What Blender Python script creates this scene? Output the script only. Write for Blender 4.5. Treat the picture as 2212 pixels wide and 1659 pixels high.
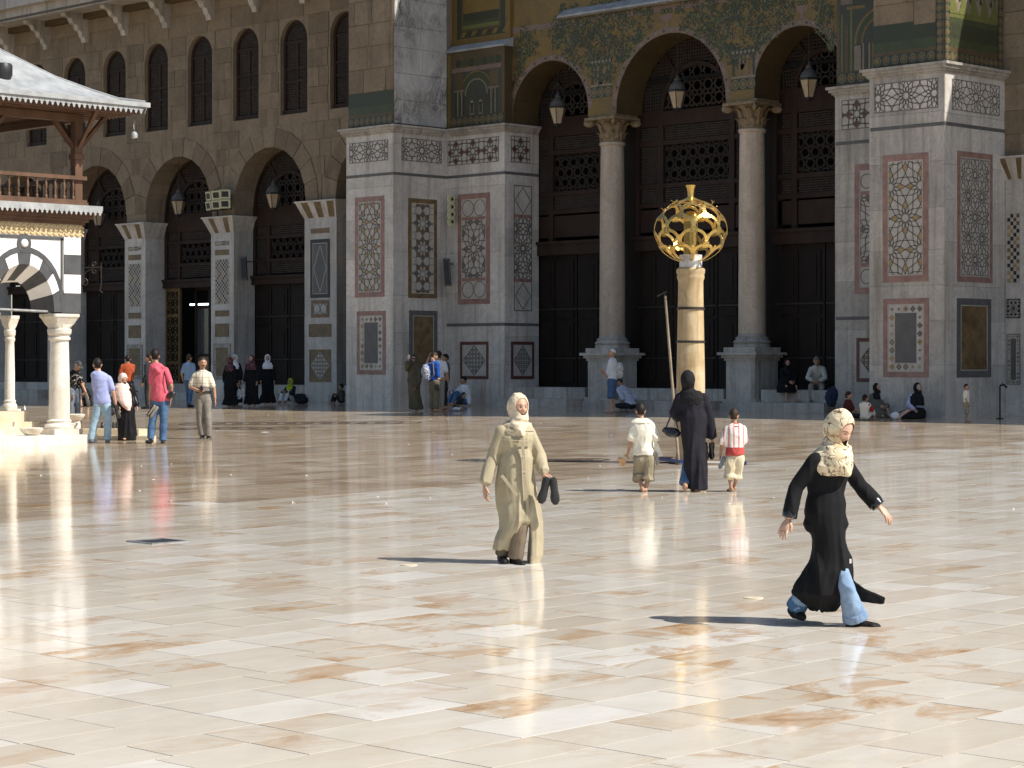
import bpy, bmesh, math, random
from mathutils import Vector, Matrix, noise
random.seed(7)
for o in list(bpy.data.objects): bpy.data.objects.remove(o)
SC = bpy.context.scene
COL = SC.collection
# ---------------------------------------------------------------- camera, sky, sun, exposure
# world x runs along the prayer hall facade, y into the building, z up; the yard rises 1.66 % towards the hall
F, CX, HY, CH, S2, SLOPE = 4775., 1106., 784., 2.155, math.sqrt(.5), .0166
cam = bpy.data.cameras.new('camera'); camo = bpy.data.objects.new('camera', cam); COL.objects.link(camo)
camo.location = (0, 0, CH); camo.rotation_euler = (math.radians(90), 0, math.radians(45))
cam.sensor_width = 36; cam.lens = F / 2212 * 36; cam.shift_y = -45.5 / 2212; cam.clip_end = 2000
SC.camera = camo
SC.render.resolution_x, SC.render.resolution_y = 1024, 768
ELEV = math.radians(48); SK = .36
sun_to = Vector((-math.sqrt(1 - SK * SK) * math.cos(ELEV), -SK * math.cos(ELEV), -math.sin(ELEV)))
wd = bpy.data.worlds.new('World'); SC.world = wd; wd.use_nodes = True
nt = wd.node_tree; nt.nodes.clear()
sky = nt.nodes.new('ShaderNodeTexSky'); sky.sky_type = 'NISHITA'; sky.sun_disc = False
sky.sun_elevation = ELEV; sky.sun_rotation = math.atan2(-sun_to.x, -sun_to.y)
bg = nt.nodes.new('ShaderNodeBackground'); bg.inputs[1].default_value = .085
wo = nt.nodes.new('ShaderNodeOutputWorld')
nt.links.new(sky.outputs[0], bg.inputs[0]); nt.links.new(bg.outputs[0], wo.inputs[0])
sl = bpy.data.lights.new('sun', 'SUN'); sl.energy = 4.6; sl.angle = math.radians(.53); sl.color = (1, .95, .87)
so = bpy.data.objects.new('sun', sl); COL.objects.link(so); so.rotation_euler = sun_to.to_track_quat('-Z', 'Y').to_euler()
SC.view_settings.view_transform = 'Standard'; SC.view_settings.look = 'None'
SC.view_settings.gamma = 1; SC.view_settings.exposure = .54
try: SC.view_settings.use_curve_mapping = False
except Exception: pass
# ---------------------------------------------------------------- pixel (2212 x 1659) to place
def W(px, py, Y):
    X = (px - CX) / F * Y
    return Vector((S2 * (X - Y), S2 * (X + Y), CH + (HY - py) / F * Y))
def Fn(px, py, n):                       # on a plane parallel to the facade
    return W(px, py, n / (S2 * (1 + (px - CX) / F)))
def Su(px, py, u):                       # on a plane square to the facade
    return W(px, py, u / (S2 * ((px - CX) / F - 1)))
def G(px, py):                           # on the yard
    t = (px - CX) / F; Y = F * CH / (py - HY + F * SLOPE * S2 * (1 + t))
    return W(px, py, Y), Y
def gz(y): return SLOPE * y
# ---------------------------------------------------------------- mesh helpers
def link(o, parent=None):
    COL.objects.link(o)
    if parent is not None:
        o.parent = parent
        if parent.type == 'EMPTY': o.matrix_parent_inverse = Matrix.Translation(-Vector(parent.location))
    return o
def empty(name, label=None, cat=None, group=None, loc=(0, 0, 0)):
    o = bpy.data.objects.new(name, None); COL.objects.link(o); o.location = loc; o.empty_display_size = .1
    tag(o, label, cat, group); return o
def tag(o, label=None, cat=None, group=None, kind=None):
    if label: o['label'] = label
    if cat: o['category'] = cat
    if group: o['group'] = group
    if kind: o['kind'] = kind
    return o
class MB:
    def __init__(s): s.v = []; s.f = []; s.m = []
    def add(s, vs, fs, m=0):
        b = len(s.v); s.v.extend([tuple(p) for p in vs]); s.f.extend([tuple(b + i for i in f) for f in fs]); s.m.extend([m] * len(fs)); return s
    def quad(s, a, b, c, d, m=0): return s.add([a, b, c, d], [(0, 1, 2, 3)], m)
    def poly(s, ps, m=0): return s.add(ps, [tuple(range(len(ps)))], m)
    def box(s, x0, x1, y0, y1, z0, z1, m=0):
        return s.add([(x0,y0,z0),(x1,y0,z0),(x1,y1,z0),(x0,y1,z0),(x0,y0,z1),(x1,y0,z1),(x1,y1,z1),(x0,y1,z1)],
                     [(3,2,1,0),(4,5,6,7),(0,1,5,4),(1,2,6,5),(2,3,7,6),(3,0,4,7)], m)
    def obox(s, c, ax, ay, az, m=0):     # oriented box, half axes
        c, ax, ay, az = map(Vector, (c, ax, ay, az)); P = [c+i*ax+j*ay+k*az for k in (-1,1) for i,j in ((-1,-1),(1,-1),(1,1),(-1,1))]
        return s.add(P, [(3,2,1,0),(4,5,6,7),(0,1,5,4),(1,2,6,5),(2,3,7,6),(3,0,4,7)], m)
    def prism(s, poly, ext, m=0):        # poly 3d points, extruded by vector
        n = len(poly); e = Vector(ext); a = [Vector(p) for p in poly]
        return s.add(a + [p + e for p in a], [tuple(range(n - 1, -1, -1)), tuple(range(n, 2 * n))] + [(i, (i + 1) % n, n + (i + 1) % n, n + i) for i in range(n)], m)
    def loft(s, rings, m=0, cap=True):   # rings: lists of equal count points
        n = len(rings[0]); b = len(s.v)
        for r in rings: s.v.extend([tuple(p) for p in r])
        fs = []
        for k in range(len(rings) - 1):
            for i in range(n):
                j = (i + 1) % n; fs.append((b+k*n+i, b+k*n+j, b+(k+1)*n+j, b+(k+1)*n+i))
        if cap: fs.append(tuple(b + i for i in range(n - 1, -1, -1))); fs.append(tuple(b + (len(rings)-1)*n + i for i in range(n)))
        s.f.extend(fs); s.m.extend([m] * len(fs)); return s
    def tube(s, pts, r, seg=8, m=0):
        pts = [Vector(p) for p in pts]; rs = r if isinstance(r, (list, tuple)) else [r] * len(pts)
        rings = []; ref = None
        for i, p in enumerate(pts):
            d = (pts[min(i + 1, len(pts)-1)] - pts[max(i - 1, 0)]).normalized()
            if ref is None: ref = d.orthogonal().normalized()
            a = (ref - d * ref.dot(d))
            a = a.normalized() if a.length > 1e-6 else d.orthogonal().normalized()
            ref = a; b = d.cross(a)
            rings.append([p + (a * math.cos(t) + b * math.sin(t)) * rs[i] for t in [2 * math.pi * k / seg for k in range(seg)]])
        return s.loft(rings, m)
    def cap(s, a, b, ra, rb, seg=12, m=0):   # tapered capsule
        a, b = Vector(a), Vector(b); d = (b - a); d = d.normalized() if d.length > 1e-6 else Vector((0, 0, 1))
        pts, rs = [], []
        for t in (-.98, -.8, -.45, 0): pts.append(a + d * ra * t); rs.append(ra * math.sqrt(1 - t * t))
        for t in (0, .45, .8, .98): pts.append(b + d * rb * t); rs.append(rb * math.sqrt(1 - t * t))
        return s.tube(pts, rs, seg, m)
    def lathe(s, c, prof, seg=24, m=0, rot=0):      # prof [(r,z)]
        c = Vector(c)
        return s.loft([[c + Vector((r * math.cos(2*math.pi*k/seg + rot), r * math.sin(2*math.pi*k/seg + rot), z)) for k in range(seg)] for r, z in prof], m)
    def ell(s, c, ax, ay, az, seg=14, nr=9, m=0):   # ellipsoid with half axes
        c, ax, ay, az = map(Vector, (c, ax, ay, az)); rings = []
        for i in range(nr):
            t = -math.pi / 2 * .97 + math.pi * .97 * i / (nr - 1)
            rings.append([c + az * math.sin(t) + (ax * math.cos(q) + ay * math.sin(q)) * math.cos(t) for q in [2*math.pi*k/seg for k in range(seg)]])
        return s.loft(rings, m)
    def mesh(s, name, mats, smooth=False):
        me = bpy.data.meshes.new(name); me.from_pydata(s.v, [], s.f)
        for m in (mats if isinstance(mats, (list, tuple)) else [mats]): me.materials.append(m)
        if len(me.materials) > 1: me.polygons.foreach_set('material_index', s.m)
        if smooth: me.polygons.foreach_set('use_smooth', [True] * len(me.polygons))
        me.update(); return me
    def build(s, name, mats, parent=None, smooth=False, **k):
        o = bpy.data.objects.new(name, s.mesh(name, mats, smooth)); link(o, parent); tag(o, **k)
        if smooth:
            try: o.data.set_sharp_from_angle(angle=math.radians(40))
            except Exception: pass
        return o
# ---------------------------------------------------------------- materials
class NT:
    def __init__(s, name):
        s.mat = bpy.data.materials.new(name); s.mat.use_nodes = True; s.t = s.mat.node_tree; s.p = s.t.nodes['Principled BSDF']
        s.o = s.t.nodes['Material Output']
    def n(s, typ, **kw):
        x = s.t.nodes.new('ShaderNode' + typ)
        for k, v in kw.items(): setattr(x, k, v)
        return x
    def l(s, a, b): s.t.links.new(a, b); return b
    def val(s, sock, v):
        if hasattr(v, 'links') or isinstance(v, bpy.types.NodeSocket): s.l(v, sock)
        else: sock.default_value = v
    def pos(s): return s.n('NewGeometry').outputs['Position']
    def obj(s): return s.n('TexCoord').outputs['Object']
    def map(s, v, scale=(1,1,1), rot=(0,0,0)):
        x = s.n('Mapping'); s.l(v, x.inputs[0]); x.inputs['Scale'].default_value = scale; x.inputs['Rotation'].default_value = rot; return x.outputs[0]
    def noise(s, v, scale=4, detail=6, rough=.55, dist=0):
        x = s.n('TexNoise'); s.l(v, x.inputs['Vector']); x.inputs['Scale'].default_value = scale; x.inputs['Detail'].default_value = detail
        x.inputs['Roughness'].default_value = rough; x.inputs['Distortion'].default_value = dist; return x.outputs['Fac']
    def ramp(s, f, stops):
        x = s.n('ValToRGB'); s.l(f, x.inputs[0]); e = x.color_ramp.elements
        while len(e) < len(stops): e.new(.5)
        for q, (p, c) in zip(e, stops): q.position = p; q.color = c4(c)
        return x.outputs[0]
    def mix(s, f, a, b, mode='MIX'):
        x = s.n('MixRGB', blend_type=mode); s.val(x.inputs[0], f)
        for i, v in ((1, a), (2, b)): s.val(x.inputs[i], v if isinstance(v, bpy.types.NodeSocket) else c4(v))
        return x.outputs[0]
    def math(s, op, a, b=0):
        x = s.n('Math', operation=op); s.val(x.inputs[0], a); s.val(x.inputs[1], b); return x.outputs[0]
    def bump(s, h, strength=.3, dist=.01, nrm=None):
        x = s.n('Bump'); s.l(h, x.inputs['Height']); x.inputs['Strength'].default_value = strength; x.inputs['Distance'].default_value = dist
        if nrm is not None: s.l(nrm, x.inputs['Normal'])
        s.l(x.outputs[0], s.p.inputs['Normal']); return x.outputs[0]
    def fin(s, col, rough=.6, metal=0, spec=.5):
        s.val(s.p.inputs['Base Color'], col if isinstance(col, bpy.types.NodeSocket) else c4(col))
        s.val(s.p.inputs['Roughness'], rough); s.p.inputs['Metallic'].default_value = metal; s.p.inputs['Specular IOR Level'].default_value = spec
        return s.mat
def c4(c):
    if isinstance(c, (int, float)): return (c, c, c, 1)
    return (c[0], c[1], c[2], 1)
def mul(c, k): return tuple(x * k for x in c[:3])
def simple(name, c1, c2=None, rough=.6, scale=5, bump=.15, bscale=40, metal=0, spec=.4, rnd=0, stretch=(1,1,1), bdist=.006, contrast=.18):
    t = NT(name); p = t.pos(); v = t.map(p, stretch)
    c2 = c2 or mul(c1, .72)
    col = t.ramp(t.noise(v, scale, 8, .62), [(.5 - contrast, c2), (.5 + contrast, c1)])
    if rnd:
        r = t.n('ObjectInfo').outputs['Random']; k = t.math('ADD', t.math('MULTIPLY', r, rnd), 1 - rnd / 2)
        m = t.n('MixRGB', blend_type='MULTIPLY'); m.inputs[0].default_value = 1; t.l(col, m.inputs[1]); t.l(k, m.inputs[2]); col = m.outputs[0]
    if bump: t.bump(t.noise(v, bscale, 5), bump, bdist)
    rr = t.math('ADD', t.math('MULTIPLY', t.noise(v, scale * 2.3, 4), .2), rough - .1)
    return t.fin(col, rr, metal, spec)
MAT = {}
def stone_mat(name, a, b, stain, rough=.8):
    t = NT(name); p = t.pos()
    n1 = t.noise(p, 1.1, 8, .6, .6); n2 = t.noise(p, 9, 8, .65)
    col = t.ramp(n1, [(.3, b), (.7, a)])
    col = t.mix(t.math('MULTIPLY', t.ramp(n2, [(.42, 0), (.66, 1)]), .45), col, mul(b, .7))
    st = t.noise(t.map(p, (1.6, 1.6, .22)), 1.5, 5, .6)
    col = t.mix(t.math('MULTIPLY', t.ramp(st, [(.54, 0), (.74, 1)]), .55), col, stain)
    r = t.n('ObjectInfo').outputs['Random']; k = t.math('ADD', t.math('MULTIPLY', r, .3), .82)
    m = t.n('MixRGB', blend_type='MULTIPLY'); m.inputs[0].default_value = 1; t.l(col, m.inputs[1]); t.l(k, m.inputs[2])
    t.bump(t.math('ADD', n2, t.math('MULTIPLY', t.noise(p, 45, 4), .4)), .55, .02)
    return t.fin(m.outputs[0], rough, 0, .25)
MAT['stone'] = stone_mat('sandstone', (.29, .225, .152), (.21, .16, .106), (.105, .082, .057))
MAT['mortar'] = simple('wall_mortar', (.24, .18, .12), (.17, .13, .085), .9, 2, .5, 30)
def marble_mat(name, a, b, vein, streak, rough=.42):
    t = NT(name); p = t.pos()
    n1 = t.noise(p, .55, 7, .6, 1.2); col = t.ramp(n1, [(.32, b), (.62, a)])
    w = t.noise(p, 1.3, 9, .7, 2.5); w2 = t.math('ABSOLUTE', t.math('SUBTRACT', w, .5))
    col = t.mix(t.math('MULTIPLY', t.ramp(w2, [(0, 1), (.035, 0)]), .45), col, vein)
    st = t.noise(t.map(p, (2.4, 2.4, .16)), 1.7, 6, .65)
    col = t.mix(t.math('MULTIPLY', t.ramp(st, [(.48, 0), (.70, 1)]), .75), col, streak)
    r = t.n('ObjectInfo').outputs['Random']; k = t.math('ADD', t.math('MULTIPLY', r, .24), .86)
    m = t.n('MixRGB', blend_type='MULTIPLY'); m.inputs[0].default_value = 1; t.l(col, m.inputs[1]); t.l(k, m.inputs[2])
    t.bump(t.noise(p, 25, 5), .1, .005)
    return t.fin(m.outputs[0], t.math('ADD', t.math('MULTIPLY', n1, .3), rough - .12), 0, .45)
MAT['marble'] = marble_mat('grey_white_marble', (.66, .61, .54), (.49, .46, .42), (.31, .29, .27), (.34, .28, .21))
MAT['marble_old'] = marble_mat('weathered_marble', (.54, .50, .44), (.38, .35, .31), (.25, .22, .19), (.20, .165, .12), .55)
MAT['marble_pink'] = simple('pink_marble', (.35, .21, .17), (.24, .135, .11), .45, 4, .1, 40, contrast=.12)
MAT['marble_brown'] = simple('brown_onyx', (.23, .155, .07), (.10, .062, .032), .4, 3.5, .05, 30)
MAT['marble_black'] = simple('black_marble', (.035, .035, .04), (.02, .02, .022), .45, 5, .08)
MAT['marble_slate'] = simple('slate_marble', (.14, .135, .13), (.10, .095, .09), .5, 4, .08)
MAT['inlay'] = simple('dark_inlay', (.185, .165, .142), (.13, .115, .10), .5, 6, 0)
MAT['inlay_red'] = simple('red_inlay', (.16, .06, .045), (.09, .035, .03), .5, 6, 0)
MAT['inlay_white'] = simple('white_inlay', (.52, .48, .42), (.40, .37, .32), .5, 6, 0)
MAT['inlay_ochre'] = simple('ochre_inlay', (.42, .29, .13), (.30, .20, .09), .5, 6, 0)
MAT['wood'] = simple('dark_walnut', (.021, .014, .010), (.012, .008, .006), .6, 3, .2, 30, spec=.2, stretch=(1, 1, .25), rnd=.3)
MAT['wood_red'] = simple('brown_timber', (.045, .026, .018), (.026, .016, .012), .6, 3, .2, 30, spec=.2, stretch=(1, 1, .25))
MAT['lattice'] = simple('lattice_wood', (.082, .066, .055), (.055, .043, .036), .7, 4, 0, spec=.2)
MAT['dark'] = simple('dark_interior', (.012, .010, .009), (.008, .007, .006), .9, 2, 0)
MAT['plaster'] = None
def plaster():
    t = NT('cracked_plaster'); p = t.pos()
    col = t.ramp(t.noise(p, .8, 7, .6, .8), [(.3, (.30, .28, .25)), (.65, (.60, .58, .54))])
    w = t.noise(t.map(p, (1.6, 1.6, .7)), 1.5, 10, .75, 1.8); w2 = t.math('ABSOLUTE', t.math('SUBTRACT', w, .5))
    patch = t.ramp(t.noise(p, .45, 3), [(.42, 0), (.6, 1)])
    col = t.mix(t.math('MULTIPLY', t.ramp(w2, [(0, 1), (.05, 0)]), patch), col, (.045, .04, .035))
    g = t.noise(t.map(p, (3, 3, .8)), 3, 8, .7)
    col = t.mix(t.math('MULTIPLY', t.ramp(g, [(.56, 0), (.68, 1)]), .7), col, (.12, .11, .10))
    t.bump(t.noise(p, 14, 6), .4, .02); return t.fin(col, .8, 0, .3)
MAT['plaster'] = plaster()
def mosaic(name, a, b, c, metal=.25, scale=55):
    t = NT(name); p = t.pos()
    v = t.n('TexVoronoi'); t.l(p, v.inputs['Vector']); v.inputs['Scale'].default_value = scale
    big = t.noise(p, 1.3, 5, .6, .5)
    col = t.ramp(big, [(.3, b), (.62, a)])
    r = t.n('SeparateColor'); t.l(v.outputs['Color'], r.inputs[0])
    col = t.mix(t.math('MULTIPLY', r.outputs[0], .55), col, c)
    m = t.n('MixRGB', blend_type='MULTIPLY'); m.inputs[0].default_value = .6; t.l(col, m.inputs[1]); k = t.math('ADD', t.math('MULTIPLY', r.outputs[1], .9), .45); t.l(k, m.inputs[2])
    t.bump(r.outputs[2], .35, .004)
    return t.fin(m.outputs[0], t.math('ADD', t.math('MULTIPLY', r.outputs[1], .35), .3), metal, .5)
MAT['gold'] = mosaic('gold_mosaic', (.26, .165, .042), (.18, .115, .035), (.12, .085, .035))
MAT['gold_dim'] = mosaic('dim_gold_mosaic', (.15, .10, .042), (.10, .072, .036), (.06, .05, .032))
MAT['mos_green'] = mosaic('green_mosaic', (.045, .065, .026), (.03, .046, .022), (.085, .085, .03), .05)
MAT['mos_dark'] = mosaic('dark_green_mosaic', (.03, .038, .02), (.036, .042, .022), (.055, .055, .022), .05)
MAT['mos_lime'] = mosaic('lime_mosaic', (.14, .155, .04), (.10, .12, .035), (.17, .15, .045), .05)
MAT['mos_teal'] = mosaic('teal_mosaic', (.055, .062, .045), (.036, .042, .032), (.07, .06, .03), .05)
MAT['mos_pale'] = mosaic('pale_mosaic', (.28, .24, .17), (.21, .18, .13), (.17, .12, .09), .05)
MAT['mos_pink'] = mosaic('rose_mosaic', (.20, .12, .09), (.13, .085, .07), (.26, .2, .15), .05)
MAT['column'] = marble_mat('warm_column_marble', (.60, .50, .39), (.46, .37, .28), (.30, .24, .18), (.36, .26, .18), .55)
MAT['lead'] = simple('lead_sheet', (.40, .41, .41), (.24, .25, .25), .5, 3, .25, 18, metal=0, spec=.5)
MAT['iron'] = simple('dark_iron', (.05, .042, .038), (.03, .025, .022), .55, 8, .1, metal=.4)
MAT['kiosk_wood'] = simple('kiosk_timber', (.145, .075, .042), (.08, .042, .025), .6, 3, .2, 40, stretch=(1, 1, .4))
MAT['white_stone'] = marble_mat('pale_limestone', (.77, .73, .65), (.66, .61, .52), (.5, .44, .35), (.52, .42, .29), .55)
MAT['cream_stone'] = simple('cream_limestone', (.66, .58, .43), (.50, .41, .27), .6, 2.5, .15, 30, contrast=.22)
MAT['kiosk_white'] = simple('kiosk_white_marble', (.84, .83, .80), (.76, .75, .72), .45, 2, .05)
MAT['kiosk_black'] = simple('kiosk_basalt', (.085, .088, .092), (.055, .057, .06), .6, 5, .15)
MAT['brass'] = simple('gilded_brass', (.74, .52, .17), (.46, .30, .085), .33, 9, .2, 25, metal=.9)
MAT['brass_dull'] = simple('chased_brass', (.55, .38, .12), (.20, .13, .04), .4, 40, .7, 60, metal=.85)
MAT['ivory'] = simple('ivory_paint', (.62, .60, .38), (.5, .48, .3), .5, 5, .05)
MAT['lamp_glass'] = simple('milky_glass', (.46, .36, .22), (.36, .27, .17), .25, 6, 0)
MAT['black_metal'] = simple('black_metal', (.03, .03, .032), (.018, .018, .02), .45, 8, .05)
MAT['speaker'] = simple('speaker_grey', (.12, .115, .10), (.07, .068, .06), .6, 8, .1)
MAT['grey_metal'] = simple('grey_metal', (.35, .35, .34), (.2, .2, .2), .4, 8, .1, metal=.6)
MAT['old_pole'] = simple('weathered_pole', (.34, .27, .19), (.17, .13, .09), .6, 4, .2)
# ---------------------------------------------------------------- the yard: sloping base and stone slabs
def pave_mat():
    t = NT('polished_paving'); p = t.pos()
    at = t.n('Attribute', attribute_name='tone'); sep = t.n('SeparateColor'); t.l(at.outputs['Color'], sep.inputs[0])
    tone, st, zone = sep.outputs[0], sep.outputs[1], sep.outputs[2]
    off = t.n('CombineXYZ'); t.l(t.math('MULTIPLY', tone, 61), off.inputs[0]); t.l(t.math('MULTIPLY', st, 37), off.inputs[1])
    v = t.n('VectorMath', operation='ADD'); t.l(p, v.inputs[0]); t.l(off.outputs[0], v.inputs[1]); q = v.outputs[0]
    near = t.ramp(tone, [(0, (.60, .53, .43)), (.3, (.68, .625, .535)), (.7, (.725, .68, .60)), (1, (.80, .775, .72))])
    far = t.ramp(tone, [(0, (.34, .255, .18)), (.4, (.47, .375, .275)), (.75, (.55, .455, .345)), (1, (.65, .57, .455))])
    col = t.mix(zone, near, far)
    # clouding and veins inside each slab
    cl = t.noise(t.map(q, (1.3, .55, 1)), 1.5, 8, .62, .9)
    col = t.mix(t.math('MULTIPLY', t.ramp(cl, [(.38, 0), (.72, 1)]), .28), col, (.50, .385, .25))
    sw = t.noise(t.map(q, (1.25, .85, 1)), 1.5, 10, .66, .55)
    amt = t.ramp(st, [(.5, 0), (.7, .4), (1, 1)])
    stain = t.math('MULTIPLY', t.ramp(sw, [(.50, 0), (.555, .62), (.70, 1)]), amt)
    col = t.mix(t.math('MULTIPLY', stain, .9), col, (.50, .30, .14))
    core = t.math('MULTIPLY', t.ramp(sw, [(.60, 0), (.66, .7), (.74, 1)]), amt)
    col = t.mix(t.math('MULTIPLY', core, .65), col, (.29, .15, .065))
    sp = t.noise(p, 34, 5, .7); col = t.mix(t.math('MULTIPLY', t.ramp(sp, [(.6, 0), (.75, 1)]), .16), col, (.85, .82, .75)); sc = t.noise(p, 9, 9, .75, .8); col = t.mix(t.math('MULTIPLY', t.ramp(sc, [(.57, 0), (.68, 1)]), .2), col, (.42, .33, .23))
    dirt = t.noise(p, .22, 5, .6); col = t.mix(t.math('MULTIPLY', t.ramp(dirt, [(.45, 0), (.7, 1)]), .13), col, (.38, .30, .2))
    wv = t.noise(t.map(p, (1, 1, 1)), 5.5, 3, .5)
    t.bump(wv, .10, .012)
    rg = t.noise(q, 2.2, 5, .6)
    rr = t.math('ADD', t.math('MULTIPLY', rg, .10), .045)
    return t.fin(col, rr, 0, .5)
MAT['pave'] = pave_mat()
MAT['joint'] = simple('paving_joint', (.13, .10, .07), (.09, .07, .05), .9, 3, .2)
yard = MB(); e = 260
yard.quad((-e, -e, gz(-e) - .004), (e, -e, gz(-e) - .004), (e, e, gz(e) - .004), (-e, e, gz(e) - .004))
yard = yard.build('courtyard_floor', MAT['joint'], kind='structure')
# rows of slabs run square to the facade; every slab its own length
rnd = random.Random(11)
tiles = []
def infield(u, n, pad=1.5):
    X, Y = S2 * (u + n), S2 * (n - u)
    return Y > 8.6 and abs(X) < .236 * Y + pad
breaks = [-12.0, -7.0, -2.5, 2.3, 7.75, 14.6, 21.8, 29.5, 38.0, 60.0]
u = -84.0
while u < 14.0:
    w = rnd.choice([.42, .47, .5, .5, .56])
    for bi in range(len(breaks) - 1):
        n = breaks[bi]
        while n < breaks[bi + 1] - .01:
            L = rnd.choice([.5, .62, .68, .75, .9, 1.05]); 
            if breaks[bi + 1] - (n + L) < .35: L = breaks[bi + 1] - n
            if n > 50.0: break
            if n > -14 or infield(u + w / 2, n + L / 2): tiles.append((u, u + w, n, n + L))
            n += L
    u += w
def dist(t): return S2 * ((t[2] + t[3]) / 2 - (t[0] + t[1]) / 2)
def inview(t):
    X, Y = S2 * ((t[0]+t[1])/2 + (t[2]+t[3])/2), dist(t)
    return abs(X) < .2316 * Y and Y > 9.6
tiles.sort(key=lambda t: (not inview(t), dist(t)))
def tile_attr(me, tones):
    a = me.color_attributes.new('tone', 'FLOAT_COLOR', 'POINT')
    a.data.foreach_set('color', [c for t in tones for c in t])
def slab_geo(mb, t, g=.004, b=.0):
    u0, u1, n0, n1 = t[0] + g, t[1] - g, t[2] + g, t[3] - g
    dz = rnd.uniform(-.0005, .0005)
    P = [(u0, n0), (u1, n0), (u1, n1), (u0, n1)]; Q = [(u0+b, n0+b), (u1-b, n0+b), (u1-b, n1-b), (u0+b, n1-b)]
    vs = [(x, y, gz(y) - .028) for x, y in P] + [(x, y, gz(y) + dz) for x, y in P]
    fs = [(4, 5, 6, 7)] + [(i, (i + 1) % 4, 4 + (i + 1) % 4, 4 + i) for i in range(4)]
    mb.add(vs, fs)
def tone_of(t):
    uc, nc = (t[0]+t[1])/2, (t[2]+t[3])/2
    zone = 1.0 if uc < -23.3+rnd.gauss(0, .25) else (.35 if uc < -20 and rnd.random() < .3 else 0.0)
    st = rnd.random()
    if zone < 1 and (7.5 < nc < 14 and -13 < uc < -5): st = min(1, st + .33)      # the rust-marked slabs at right front
    tone = min(1, max(0, rnd.gauss(.5, .24)))
    if zone == 0 and -11.5 < uc < -7.5 and 5 < nc < 9: tone = min(1, tone + .12); st *= .75
    return (tone, st, zone, 1)
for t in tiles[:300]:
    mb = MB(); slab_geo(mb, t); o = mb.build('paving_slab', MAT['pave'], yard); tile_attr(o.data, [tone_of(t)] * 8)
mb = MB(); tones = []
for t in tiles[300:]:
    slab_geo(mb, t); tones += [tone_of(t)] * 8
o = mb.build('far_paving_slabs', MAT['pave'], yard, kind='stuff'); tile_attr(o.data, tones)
def on_floor(mb, pts, m=0, dz=.006): mb.poly([(x, y, gz(y) + dz) for x, y in pts], m)
# inlaid bands of linked rings in the pavement and the plain dark bands
MAT['floor_inlay'] = simple('paving_inlay', (.16, .115, .09), (.10, .07, .06), .3, 6, 0)
MAT['floor_white'] = simple('white_paving_inlay', (.70, .66, .60), (.6, .55, .48), .3, 6, 0)
def ring_band(px0, py0, px1, py1, r, cnt, name='inlaid_ring_band'):
    a, b = G(px0, py0)[0], G(px1, py1)[0]; mb = MB(); d = (b - a); L = d.length; d.normalize(); s = Vector((-d.y, d.x, 0))
    for k in range(cnt):
        c = a + d * (L * (k + .5) / cnt)
        for rr, w in ((r, .09),):
            for i in range(20):
                t0, t1 = 2*math.pi*i/20, 2*math.pi*(i+1)/20
                q = [c + (d*math.cos(t)+s*math.sin(t))*q_ for t, q_ in ((t0, rr-w), (t1, rr-w), (t1, rr), (t0, rr))]
                on_floor(mb, [(p.x, p.y) for p in q], dz=.005)
    for off in (-1, 1):
        q0, q1 = a + s*off*r*1.25, b + s*off*r*1.25; w_ = s * .05
        on_floor(mb, [((q0-w_).x, (q0-w_).y), ((q1-w_).x, (q1-w_).y), ((q1+w_).x, (q1+w_).y), ((q0+w_).x, (q0+w_).y)], dz=.0055)
    return mb.build(name, MAT['floor_inlay'], yard, kind='stuff')
ring_band(380, 916, 880, 913, .62, 13)
ring_band(300, 927, 640, 925, .5, 9)
ring_band(1080, 996, 1300, 993, .30, 6)
mb = MB()
for (x0, y0, x1, y1) in ((560, 933, 585, 935.5),):
    on_floor(mb, [(G(*p)[0].x, G(*p)[0].y) for p in ((x0, (y0+y1)/2), ((x0+x1)/2, y1), (x1, (y0+y1)/2), ((x0+x1)/2, y0))], dz=.006)
mb.build('white_inlay_diamond', MAT['floor_white'], yard)
# drain cover, round fittings, litter
def at_ground(px, py): return G(px, py)[0]
c = at_ground(340, 1170)
o = empty('drain_cover', 'square black metal drain cover set in the pale floor at left', 'drain cover', loc=(c.x, c.y, gz(c.y)))
f = MB(); z = gz(c.y) + .012
for s in (-1, 1):
    f.box(c.x - .24, c.x + .24, c.y + s*.22 - .02, c.y + s*.22 + .02, z - .03, z); f.box(c.x + s*.22 - .02, c.x + s*.22 + .02, c.y - .2, c.y + .2, z - .03, z - .001)
f.build('rim', MAT['grey_metal'], o)
f = MB(); f.box(c.x - .2, c.x + .2, c.y - .2, c.y + .2, z - .03, z - .006); f.build('plate', MAT['black_metal'], o)
for (px, py, lab) in ((1628, 1292, 'round white floor fitting near the striding woman in black'), (884, 1221, 'round white floor fitting beside the shadow of the woman in beige')):
    c = at_ground(px, py); f = MB(); f.lathe((c.x, c.y, gz(c.y)), [(.08, 0), (.08, .004), (.07, .007), (.03, .008), (.03, .006)], 20)
    tag(f.build('floor_fitting', MAT['cream_stone'], smooth=True), lab, 'floor fitting')
MAT['litter'] = simple('paper_scraps', (.8, .78, .72), (.7, .66, .6), .8, 8, 0)
f = MB(); rl = random.Random(5)
spots = [(580, 897), (1098, 907), (1320, 940), (1590, 918), (1630, 926), (90, 1028), (370, 1003), (1700, 1015), (2060, 905), (1880, 955), (930, 905), (1780, 960), (1475, 958), (600, 915), (2190, 1100)] + [(rl.uniform(300, 2150), 890 + rl.random()**1.5 * 210) for _ in range(45)]
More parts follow.
